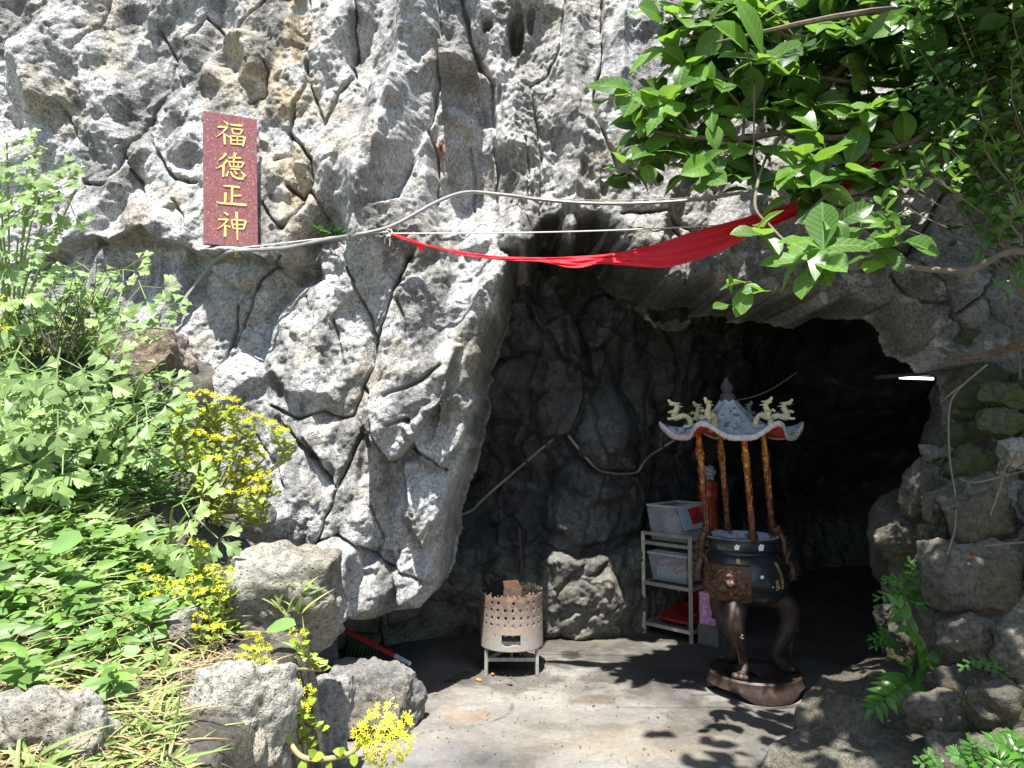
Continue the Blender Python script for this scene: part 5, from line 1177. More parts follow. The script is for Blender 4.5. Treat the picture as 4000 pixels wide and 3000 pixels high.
# pillars
def pillar_mat():
    m, t, b = nmat('flaking_gilt_pillar'); c = coords(t)
    n = N(t, 'TexNoise', Scale=55.0, Detail=5.0, Roughness=.7); t.links.new(c, n.inputs['Vector']); sp = N(t, 'SeparateXYZ'); t.links.new(c, sp.inputs[0])
    w_ = N(t, 'TexWave', Scale=14.0, Distortion=6.0, Detail=2.0); t.links.new(c, w_.inputs['Vector'])
    ad = t.nodes.new('ShaderNodeMath'); ad.operation = 'MULTIPLY_ADD'; ad.inputs[1].default_value = .55; t.links.new(sp.outputs['Z'], ad.inputs[0]); sb2 = t.nodes.new('ShaderNodeMath'); sb2.operation = 'SUBTRACT'; sb2.inputs[1].default_value = .5; t.links.new(n.outputs[0], sb2.inputs[0]); t.links.new(sb2.outputs[0], ad.inputs[2])
    cc = ramp(t, ad.outputs[0], [(.50, (.085, .024, .014)), (.62, (.23, .06, .022)), (.71, (.38, .14, .025)), (.78, (.62, .34, .05))])
    t.links.new(cc, b.inputs['Base Color']); b.inputs['Roughness'].default_value = .38; b.inputs['Metallic'].default_value = .35
    ad2 = t.nodes.new('ShaderNodeMath'); ad2.operation = 'ADD'; t.links.new(w_.outputs[0], ad2.inputs[0]); t.links.new(n.outputs[0], ad2.inputs[1])
    bp = N(t, 'Bump', Strength=.8, Distance=.006); t.links.new(ad2.outputs[0], bp.inputs['Height']); t.links.new(bp.outputs[0], b.inputs['Normal']); return m
M_pillar = pillar_mat(); PZ0, PZ1 = .842, 1.44
for a in (184, 274, 4, 94):
    x0, y0 = .196 * math.cos(R(a)), .196 * math.sin(R(a)); mb = MB(); H = PZ1 - PZ0
    pf = [(.0, 0), (.026, 0), (.028, .012), (.022, .02), (.026, .032), (.020, .042)] + [(.0195 + .0022 * math.sin(k * 1.9), .05 + k * (H * .70 - .05) / 24) for k in range(25)] + [(.024, H * .715), (.024, H * .735), (.019, H * .745), (.024, H * .76), (.024, H * .775), (.018, H * .785), (.017, H * .9), (.015, H)]
    mb.lathe([(r, z + PZ0) for r, z in pf], 18); mb.map(lambda v: lean(Vector((v.x + x0, v.y + y0, v.z)))); mb.build('pillar', M_pillar, ib)
# roof
NR, NA = 26, 192; Vt = []; Vu = []
aa = np.arange(NA) / NA * 2 * math.pi; c6 = np.cos(3 * (aa - R(52))) ** 2; c6s = c6 ** 2.2                               # 1 at the six corners
for i in range(NR):
    s = i / (NR - 1); Rm = .048 + .312 * s ** 1.08; z = 1.412 + .18 * (1 - s) ** 1.9 - .012 * s
    rr_ = Rm * (1 + .13 * c6s * s ** 2 - .03 * (1 - c6) * s); zz_ = z + .075 * c6s * s ** 3.2 + .012 * c6 * (1 - s)
    Vt.append(np.stack([rr_ * np.cos(aa), rr_ * np.sin(aa), zz_], 1)); Vu.append(np.stack([rr_ * .985 * np.cos(aa), rr_ * .985 * np.sin(aa), zz_ - .014], 1))
def shear(Vq): Vq = Vq.copy(); Vq[:, 0] -= LEAN * Vq[:, 2]; return Vq
def cyl_faces(nr, na):
    i = np.arange(nr * na).reshape(nr, na); j = np.roll(i, -1, 1); return np.stack([i[:-1], i[1:], j[1:], j[:-1]], -1).reshape(-1, 4)
roof = link('roof', mesh_np('roof', shear(np.concatenate(Vt)), cyl_faces(NR, NA), M_greygilt), ib)
link('red_soffit', mesh_np('red_soffit', shear(np.concatenate(Vu)), cyl_faces(NR, NA)[:, ::-1], plain('red_painted_underside', (.33, .035, .02), .6, noise=.3, scale=20)), roof)
e0 = Vt[-1]; sc_ = .008 + .006 * np.abs(np.sin(aa * 39)); 
rings_ = [e0 * np.array([1.0, 1.0, 1]) + [0, 0, .006], e0 * np.array([1.022, 1.022, 1]) + [0, 0, .004], np.stack([e0[:, 0] * 1.02, e0[:, 1] * 1.02, e0[:, 2] - .010 - sc_], 1), np.stack([e0[:, 0] * .985, e0[:, 1] * .985, e0[:, 2] - .014 - sc_], 1), e0 * np.array([.985, .985, 1]) - [0, 0, .013]]
link('eave_trim', mesh_np('eave_trim', shear(np.concatenate(rings_)), cyl_faces(5, NA), plain('faded_pink_white_trim', (.50, .42, .42), .75, noise=.3, scale=50, second=(.36, .12, .10), lo=.55, hi=.65)), roof)
mb = MB(); f0 = 1.585; mb.lathe([(.0, f0 - .01), (.047, f0 - .01), (.047, f0 + .004), (.043, f0 + .012), (.046, f0 + .028), (.043, f0 + .046), (.027, f0 + .06), (.034, f0 + .074), (.037, f0 + .086), (.031, f0 + .104), (.018, f0 + .12), (.010, f0 + .134), (.010, f0 + .142), (.0, f0 + .148)], 32); mb.map(lean); mb.build('gourd_finial', plain('purple_brown_finial', (.065, .045, .048), .75, noise=.2, scale=12), roof)
M_drag = plain('cream_yellow_paint', (.62, .52, .27), .65, noise=.3, scale=60, second=(.62, .62, .6), lo=.5, hi=.62); M_dragd = plain('tarnished_grey_dragon', (.22, .22, .2), .7)
mb = MB()   # a little dragon facing +x, origin under the neck
spiny(mb, [Vector(p) for p in ((-.125, 0, .062), (-.122, .006, .03), (-.105, 0, .010), (-.075, -.004, .016), (-.05, 0, .05), (-.025, .004, .058), (-.002, 0, .034), (.012, 0, .020), (.022, 0, .045), (.020, 0, .078), (.026, 0, .094))], [.006, .010, .012, .013, .014, .014, .015, .015, .014, .012, .013], 9, 22, .006, Vector((-.3, 0, 1)))
mb.ball((.034, 0, .098), (.020, .013, .012), 10, 7); mb.tube([(.045, 0, .094), (.064, 0, .100), (.070, 0, .108)], [.010, .009, .006], 8); mb.tube([(.044, 0, .088), (.060, 0, .083)], [.007, .004], 7)
for s_ in (-1, 1):
    mb.tube([(.030, s_ * .008, .106), (.014, s_ * .012, .116)], [.006, .002], 5); mb.tube([(.018, s_ * .008, .094), (-.002, s_ * .014, .104)], [.006, .001], 5)
    mb.tube([(.016, s_ * .010, .045), (.040, s_ * .018, .050), (.046, s_ * .018, .034)], [.007, .006, .007], 6); mb.tube([(.012, s_ * .010, .022), (.028, s_ * .020, .006), (.040, s_ * .02, -.002)], [.009, .007, .008], 6)
    mb.tube([(-.07, s_ * .010, .018), (-.052, s_ * .02, .004), (-.04, s_ * .02, -.004)], [.009, .007, .008], 6)
for k in range(4): mb.tube([(-.124, 0, .05 + .004 * k), (-.140 + .012 * k, .006 * (k - 1.5), .085)], [.006, .001], 5)
dme = mb.mesh('roof_dragon', M_drag); dme2 = dme.copy(); dme2.materials.clear(); dme2.materials.append(M_dragd)
for k, a in enumerate((52, 112, 172, 232, 292, 352)):
    o = link('roof_dragon', dme2 if k == 0 else dme, roof); r = .315; z = 1.476
    o.location = lean(Vector((r * math.cos(R(a)), r * math.sin(R(a)), z))); o.rotation_euler = (0, R(-24), R(a)); o.scale = (1.3, 1.1, .95)
# red ribbons tied under the roof
for (a, r, l) in ((184, .205, .12), (94, .21, .09), (140, .2, .05), (274, .215, .07)):
    mb = MB(); x0, y0 = r * math.cos(R(a)), r * math.sin(R(a)); z = 1.40
    pts = [(x0 + .006 * math.sin(k), y0 + .01, z - l * k / 6) for k in range(7)]; mb.tube(pts, [.012, .016, .02, .018, .02, .018, .012], 8, flat=.3); mb.map(lean); mb.build('ribbon', M_red, ib)

# ================================================================== SMALL THINGS ON THE FLOOR
pa, pb_ = G(1325, 2460, .22), G(1604, 2592, .10); pa = P(1290, 2432, 4.6); pb_ = P(1602, 2592, 4.25)
pole = empty('broom', pb_, 'red pole with a pale blue tip lying under the cliff bulge', 'broom'); d_ = (pa - pb_)
mb = MB(); mb.tube([d_ * .17, d_], .014, 12); mb.build('handle', plain('red_painted_pole', (.42, .02, .02), .4, noise=.1), pole); mb = MB(); mb.tube([d_ * 0, d_ * .17], [.011, .0145], 12); mb.build('tip', plain('pale_blue_plastic', (.38, .47, .55), .5), pole)
hd = P(1420, 2462, 5.0); mb = MB(); mb.box((0, 0, .05), (.22, .06, .05)); 
for i in range(26): mb.tube([(-.1 + .008 * i, .0, .03), (-.11 + .0088 * i, -.03 - .01 * (i % 3), -.06)], [.006, .004], 5)
o = mb.build('scrub_brush', plain('green_bristle', (.03, .09, .035), .7, second=(.3, .09, .03), lo=.55, hi=.6)); o.location = Vector((hd.x, hd.y, .08)); o.rotation_euler = (0, 0, R(-15)); tag(o, 'green and orange brush head lying in the dark under the bulge', 'brush')
for k, (x, y, rz, w_) in enumerate([(1285, 2560, 12, .05), (1250, 2560, -5, .06)]):
    g0 = G(x, y); mb = MB(); mb.box((0, .0, .2), (w_, .02, .42), Matrix.Rotation(R(-16), 3, 'X')); o = mb.build('plank', plain('weathered_board', (.26, .23, .2), .85, noise=.3, scale=12), smooth=False, bevel=.002); o.location = Vector((g0.x, g0.y, .0)); o.rotation_euler = (0, R(14), R(rz)); tag(o, ('narrow weathered board leaning in the hollow beside the red pole', 'wider weathered board behind the bank edge rock')[k], 'board')
tube_c = P(3575, 1480, 6.2); lamp = empty('tube_lamp', tube_c, 'lit white fluorescent tube under the dark cave ceiling', 'lamp')
mb = MB(); mb.box((-.06, 0, .03), (.52, .07, .03), Matrix.Rotation(R(-4), 3, 'Y')); mb.build('housing', plain('lamp_housing', (.3, .3, .3), .5), lamp, smooth=False)
em = bpy.data.materials.new('lit_tube'); em.use_nodes = True; em.node_tree.nodes['Principled BSDF'].inputs['Emission Color'].default_value = (.85, .92, 1, 1); em.node_tree.nodes['Principled BSDF'].inputs['Emission Strength'].default_value = 2.2
mb = MB(); mb.tube([(-.14, -.02, .010), (.14, -.02, .0)], .011, 10); mb.build('tube', em, lamp)
# fallen leaves
M_dead = leaf_mat('orange_dead_leaf', (.40, .17, .05), (.5, .2, .03), .15, .7)
mb = MB(); mb.add([(-.5, 0, .05), (-.2, .2, 0), (.15, .24, .03), (.5, 0, .08), (.12, -.22, .02), (-.22, -.18, .04), (0, 0, -.05)], [(0, 6, 1), (1, 6, 2), (2, 6, 3), (3, 6, 4), (4, 6, 5), (5, 6, 0)]); dl = mb.mesh('fallen_leaf', M_dead)
rr = random.Random(5)
FL = [(1925, 2632, .05, 'dead orange leaf between the legs of the paper burner'), (1870, 2655, .05, 'dead leaf just left of the paper burner'), (1992, 2672, .055, 'pale dead leaf on the floor in front of the paper burner'), (2120, 2600, .05, 'orange dead leaf right of the paper burner'), (1702, 2708, .03, 'tiny dead leaf at the edge of the bulge shadow'), (2012, 2815, .02, 'tiny green-brown leaf in the middle of the sunlit floor'), (1705, 2600, .03, 'tiny dead leaf in the shadow left of the paper burner')]
for x, y, s, lb in FL:
    o = link('fallen_leaf', dl); o.location = G(x, y, .012); o.scale = (s, s, s); o.rotation_euler = (R(rr.uniform(-15, 15)), R(rr.uniform(-15, 15)), rr.uniform(0, 6)); tag(o, lb, 'leaf', 'dead leaves on the floor')
o = link('fallen_leaf', dl); o.location = P(3800, 2178, 2.93); o.scale = (.05, .05, .05); o.rotation_euler = (R(-35), 0, R(10)); tag(o, 'bright yellow dead leaf lying on the large wall stone', 'leaf', 'dead leaves on the floor')

mb = MB(); rr = random.Random(9)
for i in range(420):
    if i % 3: x, y = rr.uniform(1680, 2900), rr.uniform(2480, 2990)
    else: x, y = rr.gauss(2050, 160), rr.gauss(2660, 40)
    g0 = G(x, y, .008); s = rr.uniform(.002, .006) * (1.6 if rr.random() < .1 else 1); mb.ball(g0, (s, s * rr.uniform(.6, 1.2), s * .6), 5, 3)
tag(mb.build('grit', plain('floor_grit', (.16, .13, .10), .9, noise=.6, scale=300)), 'scattered grit and crumbs on the concrete floor', 'grit', kind='stuff')
# ================================================================== VEGETATION
rv = random.Random(21)
def blade(L, W, n=6, fold=.18, curl=.22, kind='obovate', wav=0.0, seed=0):
    """leaf: base at origin, along +x, face +z; returns verts, faces"""
    r = random.Random(seed); vs = []; ph = r.uniform(0, 6)
    for i in range(n + 1):
        t = i / n
        if kind == 'obovate': w = (math.sin(math.pi * min(1, t ** 1.25 * .985 + .015)) ** .75)
        elif kind == 'ovate': w = (math.sin(math.pi * min(1, t ** .8 * .99)) ** .85)
        elif kind == 'lance': w = math.sin(math.pi * (t ** .62)) ** 1.0 * (1 if t < 1 else 0)
        elif kind == 'grass': w = min(1, t * 6) * (1 - t ** 2.2)
        else: w = math.sqrt(max(0, 1 - (2 * t - 1) ** 2))
        w = max(w, .02) * W / 2; x = L * t; zc = -curl * L * t * t + .04 * L * math.sin(3 * t + ph)
        for s in (-1, -.5, 0, .5, 1) if kind != 'grass' else (-1, 0, 1):
            vs.append((x, w * s, zc + fold * abs(w * s) * 2 * (1 - .3 * abs(s)) + wav * W * math.sin(t * 15 + s * 3 + ph) * abs(s)))
    m = 5 if kind != 'grass' else 3
    return vs, [(i * m + j, (i + 1) * m + j, (i + 1) * m + j + 1, i * m + j + 1) for i in range(n) for j in range(m - 1)]
def frame(base, d, nrm, s=1.0):
    x = Vector(d).normalized(); z = Vector(nrm) - x * Vector(nrm).dot(x)
    if z.length < 1e-4: z = Vector((.1, .2, 1)) - x * x.dot(Vector((.1, .2, 1)))
    z.normalize(); y = z.cross(x); m = Matrix((x, y, z)).transposed().to_4x4(); m.translation = base
    return m @ Matrix.Diagonal((s, s, s, 1))
def put(name, me, mat4, parent):
    o = bpy.data.objects.new(name, me); col.objects.link(o); o.parent = parent
    o.matrix_local = Matrix.Translation(-parent.location) @ mat4; return o
class Leaves:
    """many leaves joined into one mesh (for foliage past counting)"""
    def __init__(s): s.V = []; s.F = []; s.n = 0
    def add(s, vs, fs, m4):
        A = np.array(vs) ; M = np.array(m4); s.V.append(A @ M[:3, :3].T + M[:3, 3]); s.F.append(np.array(fs) + s.n); s.n += len(vs)
    def build(s, name, mat, parent=None):
        V = np.concatenate(s.V); F = np.concatenate(s.F)
        if parent is not None: V = V - np.array(parent.location)
        return link(name, mesh_np(name, V, F, mat), parent)
def gv(s=1.0): return Vector((rv.gauss(0, s), rv.gauss(0, s), rv.gauss(0, s)))
VIEWUP = Vector((-.05, -.62, .78))

# ---------------- overhanging broad-leaved tree
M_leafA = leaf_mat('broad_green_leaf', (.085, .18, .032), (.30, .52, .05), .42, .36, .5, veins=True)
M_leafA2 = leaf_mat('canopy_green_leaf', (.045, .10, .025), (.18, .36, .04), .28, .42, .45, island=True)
M_bark = plain('grey_brown_bark', (.13, .10, .075), .9, noise=.35, scale=30, bump=.006)
M_twig = plain('pale_twig', (.15, .12, .085), .85, noise=.25, scale=40)
def zt(x, y): return 2400 + x * .784, y * .784
tree_base = Vector((2.9, 3.1, .0))
tree = empty('overhanging_tree', tree_base, 'broad-leaved tree reaching over the cave mouth from the upper right', 'tree')
mb = MB(); tk = spline([tree_base + Vector(v) for v in ((0, 0, -.05), (-.05, -.02, .8), (.02, .03, 1.7), (-.12, .05, 2.5), (-.3, .05, 3.2), (-.6, -.1, 3.9))], 6); mb.tube([p - tree_base for p in tk], lerp_list([.13, .11, .095, .08, .065, .04], len(tk)), 12); mb.build('trunk', M_bark, tree)
crown_pt = tree_base + Vector((-.15, .05, 2.6))
def limb(pts, r0, r1, mat=M_bark, name='branch', parent=tree, start=None):
    P3 = [P(*zt(x, y), D) for x, y, D in pts]
    if start is not None: P3 = [start] + P3
    sp = spline(P3, 6); mb = MB(); mb.tube([p - parent.location for p in sp], lerp_list([r0, r1], len(sp)), 7); mb.build(name, mat, parent); return sp
LB = [limb([(2150, 1300, 2.9), (1750, 1350, 2.95), (1450, 1330, 2.98), (1290, 1320, 3.0), (1170, 1335, 3.0), (1030, 1280, 3.0)], .016, .008, start=tree_base + Vector((-.05, 0, 1.5))),
 limb([(1900, 420, 3.4), (1550, 560, 3.45), (1300, 640, 3.45), (1100, 690, 3.45), (850, 660, 3.5), (640, 690, 3.5), (400, 685, 3.5), (230, 660, 3.5), (140, 610, 3.5), (100, 520, 3.5)], .024, .007, start=crown_pt),
 limb([(1800, -120, 3.5), (1400, 100, 3.55), (1200, 270, 3.6), (1050, 430, 3.6), (960, 520, 3.6)], .028, .012, start=crown_pt),
 limb([(1800, 560, 3.3), (1500, 700, 3.35), (1330, 760, 3.4), (1230, 800, 3.4), (1100, 930, 3.3), (900, 1120, 3.2)], .018, .006, start=crown_pt),
 limb([(1850, 200, 3.4), (1700, 330, 3.5), (1500, 420, 3.55), (1300, 420, 3.55), (1000, 380, 3.55), (760, 300, 3.5)], .022, .008, start=crown_pt),
 limb([(1800, -200, 3.4), (1600, -20, 3.4), (1300, 130, 3.5), (900, 190, 3.55), (650, 110, 3.55), (420, 190, 3.55), (280, 120, 3.55)], .028, .008, start=crown_pt),
 limb([(850, 660, 3.5), (750, 800, 3.4), (700, 1020, 3.25), (780, 1130, 3.2), (870, 1222, 3.1)], .008, .005, M_twig, 'twig'),
 limb([(700, 420, 3.4), (695, 640, 3.4), (700, 830, 3.4), (735, 960, 3.4)], .005, .003, M_twig, 'twig'),
 limb([(1530, 285, 3.2), (1740, 300, 3.2), (1830, 310, 3.2)], .007, .006, M_twig, 'twig'),
 limb([(1240, 992, 3.2), (1380, 985, 3.2), (1510, 980, 3.2)], .005, .004, M_twig, 'twig'),
 limb([(1750, 400, 3.0), (1810, 415, 3.0), (1900, 380, 3.0)], .006, .004, M_twig, 'twig'),
 limb([(400, 685, 3.5), (330, 560, 3.5), (250, 480, 3.5)], .008, .005), limb([(640, 690, 3.5), (520, 800, 3.45), (420, 880, 3.45)], .008, .005), limb([(640, 690, 3.5), (640, 560, 3.5), (560, 450, 3.5)], .008, .005),
 limb([(900, 190, 3.55), (780, 60, 3.5), (700, 30, 3.5)], .008, .005), limb([(1300, 640, 3.45), (1220, 580, 3.4), (1180, 560, 3.35)], .008, .005)]
SH = [(.15, .094), (.145, .085), (.16, .092), (.125, .082), (.15, .072), (.14, .09), (.155, .08), (.12, .085)]
leafA = []
for i, (L, W) in enumerate(SH):
    mb = MB(); v, f = blade(L, W, 6, (.10, .22, .16, .30, .05, .2, .14, .26)[i], (.12, .28, .40, .2, .5, .08, .34, .18)[i], ('obovate', 'obovate', 'ovate', 'obovate', 'ovate', 'obovate', 'ovate', 'obovate')[i], (.01, .03, .02, .01, .035, .02, .04, .015)[i], i); mb.add(v, f); mb.tube([(-.025, 0, -.004), (0, 0, 0)], .0022, 4, False); leafA.append(mb.mesh('leaf', M_leafA))
ROS = [(280, 100, 3.55, 7, 1), (440, 220, 3.55, 7, 1), (660, 60, 3.5, 7, 1), (540, 60, 3.55, 5, .9), (370, 330, 3.5, 7, 1), (110, 490, 3.5, 7, 1), (280, 490, 3.45, 7, 1), (210, 560, 3.5, 5, .9), (480, 540, 3.5, 6, 1), (560, 430, 3.5, 6, 1),
 (150, 640, 3.5, 6, .9), (330, 690, 3.5, 6, 1), (180, 790, 3.5, 6, .9), (90, 840, 3.5, 4, .8), (420, 860, 3.45, 6, 1), (520, 800, 3.45, 5, 1), (600, 740, 3.5, 6, 1), (690, 560, 3.5, 5, 1), (720, 150, 3.5, 6, 1), (760, 300, 3.3, 4, 1.4), (660, 310, 3.3, 2, 1.5),
 (850, 560, 3.45, 5, 1.1), (960, 520, 3.45, 5, 1.1), (900, 330, 3.55, 6, 1), (1000, 600, 3.5, 5, 1), (940, 830, 3.3, 5, 1.2), (1050, 880, 3.3, 4, 1.2), (900, 930, 3.3, 4, 1), (620, 890, 3.4, 4, .7), (1180, 160, 3.4, 6, 1), (1240, 560, 3.35, 6, .9), (1340, 540, 3.35, 5, .9),
 (1430, 60, 3.3, 6, 1.1), (1540, 90, 3.2, 5, 1.3), (1080, 160, 3.5, 5, 1), (1740, 240, 3.2, 4, .8), (740, 1180, 3.15, 5, .9), (1010, 1260, 3.0, 11, 1.1), (1090, 1110, 3.1, 4, .8), (1230, 1110, 3.1, 4, .8), (1330, 1250, 3.0, 6, .8), (1400, 1200, 3.0, 3, 1), (590, 1500, 3.05, 5, .5), (680, 1430, 3.05, 4, .7),
 (1050, 760, 3.4, 5, 1), (1150, 850, 3.35, 5, 1), (1300, 860, 3.4, 5, .9), (1420, 740, 3.4, 5, .9), (800, 440, 3.55, 5, 1), (380, 60, 3.55, 5, 1), (1250, 330, 3.5, 5, 1), (1000, 950, 3.3, 4, 1), (730, 80, 3.5, 5, 1), (320, 230, 3.55, 5, 1)]
nleaf = 0
for (x, y, D, n, s) in ROS:
    c = P(*zt(x, y), D); ax = (VIEWUP + gv(.25)).normalized(); q = ax.to_track_quat('Z', 'Y'); a0 = rv.uniform(0, 6.28)
    mb = MB(); b0 = c - ax * .06 + Vector((.09, .03, .02)); mb.tube([b0 - tree_base, c - tree_base], .0042, 5, False)
    for k in range(n):
        if nleaf >= 298: break
        a = a0 + k * 2.4; tl = R(rv.uniform(58, 100) if k > 1 else rv.uniform(25, 55)); d = q @ Vector((math.sin(tl) * math.cos(a), math.sin(tl) * math.sin(a), math.cos(tl)))
        d = (d + Vector((-.18, -.1, -.32))).normalized(); nr = ax + gv(.28)
        put('leaf', leafA[rv.randrange(8)], frame(c + d * .02 + gv(.012), d, nr, s * rv.uniform(.95, 1.4)), tree); nleaf += 1
cl = Leaves(); bl = [blade(L, W, 4, .16, .22, 'obovate', .01, i) for i, (L, W) in enumerate(SH[:3])]
def spray(c, n, s, spread, ax=VIEWUP, store=None, shapes=None):
    q = (ax + gv(.35)).normalized(); qq = q.to_track_quat('Z', 'Y'); a0 = rv.uniform(0, 6)
    for k in range(n):
        a = a0 + k * 2.4; tl = R(rv.uniform(45, 110)); d = qq @ Vector((math.sin(tl) * math.cos(a), math.sin(tl) * math.sin(a), math.cos(tl))) + Vector((0, 0, -.25))
        v, f = shapes[rv.randrange(len(shapes))]; store.add(v, f, frame(c + gv(spread), d, q + gv(.35), s * rv.uniform(.7, 1.15)))
for (x, y, D, n, s) in ROS:                                             # fuller clusters behind the outer leaves
    if y > 1000: continue
    for k in range(2): spray(P(*zt(x + rv.gauss(25, 45), y + rv.gauss(10, 45)), D + rv.uniform(.06, .22)), 4, rv.uniform(.95, 1.2), .03, VIEWUP, cl, bl)
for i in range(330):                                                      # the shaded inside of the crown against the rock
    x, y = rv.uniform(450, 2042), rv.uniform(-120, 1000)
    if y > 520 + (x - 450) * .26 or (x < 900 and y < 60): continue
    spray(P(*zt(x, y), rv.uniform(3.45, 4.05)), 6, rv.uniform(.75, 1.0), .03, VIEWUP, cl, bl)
for i in range(620):                                                     # crown overhead, above the picture, that shades the right half
    x = .62 + 2.8 * rv.random() ** .9; y = rv.uniform(1.5, 3.55); z = rv.uniform(3.05, 4.3)
    if x < 1.0 and rv.random() < .45: continue
    if x < 1.75 and y > 2.1: continue
    pxx, pyy = project(x, y, z)
    if pyy > -60 and pxx < 3000: continue
    spray(Vector((x, y, z)), 6, rv.uniform(.85, 1.15), .05, Vector((0, -.1, 1)), cl, bl)
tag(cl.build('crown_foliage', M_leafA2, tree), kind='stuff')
for i in range(10):
    e_ = Vector((rv.uniform(.8, 2.6), rv.uniform(1.7, 3.4), rv.uniform(3.2, 3.9))); s0 = tree_base + Vector((-.3, .05, 3.2)); mb = MB(); m_ = s0.lerp(e_, .5) + Vector((0, 0, .15)); sp = spline([s0, m_, e_], 6); mb.tube([p - tree_base for p in sp], lerp_list([.028, .006], len(sp)), 6); mb.build('branch', M_bark, tree)

# ---------------- small-leaved shrub on the right
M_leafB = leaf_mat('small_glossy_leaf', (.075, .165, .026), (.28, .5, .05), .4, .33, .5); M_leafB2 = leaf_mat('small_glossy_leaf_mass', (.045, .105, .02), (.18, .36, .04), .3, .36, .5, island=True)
sh_base = P(4330, 1500, 3.1); shrub = empty('small_leaved_shrub', sh_base, 'dense shrub with small oval leaves hanging down the right edge above the stones', 'shrub')
leafB = []
for i, (L, W) in enumerate([(.055, .032), (.048, .030), (.062, .030)]):
    mb = MB(); v, f = blade(L, W, 5, .14, .15, 'obovate', 0, 40 + i); mb.add(v, f); leafB.append(mb.mesh('leaf', M_leafB))
blB = [blade(L, W, 3, .14, .15, 'obovate', 0, 50 + i) for i, (L, W) in enumerate([(.055, .032), (.048, .030), (.062, .030)])]
SPR = [(1950, 100), (1990, 60), (1900, 160), (1960, 220), (2020, 150), (1850, 380), (1930, 360), (2000, 300), (1640, 680), (1690, 700), (1600, 720), (1850, 700), (1900, 740), (1800, 800), (1950, 690), (1880, 830), (1960, 800), (1760, 760), (1430, 940), (1500, 900), (1350, 1060), (1400, 1090), (1640, 860),
 (1700, 900), (1930, 1160), (1860, 1120), (1990, 1080), (1820, 1000), (1900, 980), (2000, 930), (1750, 560), (1830, 560), (1920, 520), (2010, 560), (1980, 460), (2000, 1380), (1960, 1420), (1780, 130), (1860, 60), (1700, 60), (2030, 700), (1560, 820), (1480, 1000)]
nb = 0
for (x, y) in SPR:
    c = P(*zt(x, y), rv.uniform(2.75, 3.15)); ax = (VIEWUP + gv(.3)).normalized(); q = ax.to_track_quat('Z', 'Y'); tw = [c + (sh_base - c).normalized() * .22 + Vector((.02, .05, .05)), c - ax * .03, c + ax * .05]
    mb = MB(); mb.tube([p - sh_base for p in spline(tw, 3)], .003, 5, False); mb.build('twig', M_bark, shrub)
    for k in range(7):
        if nb >= 296: break
        a = k * 2.4; tl = R(35 + 9 * k); d = q @ Vector((math.sin(tl) * math.cos(a), math.sin(tl) * math.sin(a), math.cos(tl))); put('leaf', leafB[rv.randrange(3)], frame(c + ax * (.05 - .014 * k), d, ax + gv(.3), rv.uniform(.8, 1.25)), shrub); nb += 1
ms_ = Leaves()
for i in range(420):
    x, y = rv.uniform(1480, 2120), rv.uniform(-100, 1320)
    if x < 1480 + max(0, (y - 500)) * .45 or (y > 1000 and rv.random() < .55): continue
    spray(P(*zt(x, y), rv.uniform(2.9, 3.6)), 9, rv.uniform(.8, 1.2), .045, VIEWUP, ms_, blB)
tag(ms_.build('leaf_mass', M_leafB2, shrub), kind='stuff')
for i in range(16):
    x, y = rv.uniform(1500, 2000), rv.uniform(0, 1200); e_ = P(*zt(x, y), rv.uniform(3.0, 3.5)); s0 = sh_base + gv(.1); m_ = s0.lerp(e_, .5) + gv(.1) + Vector((0, 0, .12)); mb = MB(); sp = spline([s0, m_, e_], 6); mb.tube([p - sh_base for p in sp], lerp_list([.008, .003], len(sp)), 6); mb.build('branch', M_bark, shrub)
# roots and hanging stems on the stone wall
def stem(pts, r0, r1, name, label, mat, cat):
    P3 = [P(*z8(x, y), D) for x, y, D in pts]; sp = spline(P3, 6); b = sp[0].copy(); mb = MB(); mb.tube([p - b for p in sp], lerp_list([r0, r1], len(sp)), 7); o = mb.build(name, mat); o.location = b; return tag(o, label, cat)
stem([(620, 150, 3.55), (690, 182, 3.4), (800, 168, 3.3), (922, 128, 3.1), (1010, 100, 3.0)], .010, .020, 'dead_branch', 'thick brown dead branch lying across the top of the stone wall', plain('dead_wood', (.13, .085, .055), .9, noise=.5, scale=25, bump=.008), 'branch')
stem([(790, 205, 3.2), (690, 292, 3.25), (656, 350, 3.25), (650, 450, 3.2), (656, 560, 3.2), (676, 690, 3.15), (672, 800, 3.05), (645, 890, 3.0)], .0045, .0035, 'hanging_stem', 'long grey bare stem hanging down in front of the stone wall', M_twig, 'stem')
stem([(700, 280, 3.25), (660, 310, 3.25), (622, 342, 3.3)], .0045, .003, 'hanging_stem', 'short bare twig forking left into the dark cave mouth', M_twig, 'stem')
stem([(922, 540, 2.85), (860, 570, 2.9), (838, 640, 2.95), (800, 750, 2.95)], .004, .003, 'hanging_stem', 'thin curved tendril over the big round wall stone', M_twig, 'stem')
stem([(690, 615, 3.0), (740, 632, 2.95), (840, 610, 2.9), (922, 590, 2.8)], .003, .003, 'hanging_stem', 'thin level tendril across the middle wall stones', M_twig, 'stem')
stem([(780, 860, 2.9), (850, 852, 2.85), (922, 846, 2.8)], .004, .003, 'hanging_stem', 'thin dry stem lying on the largest wall stone', M_twig, 'stem')

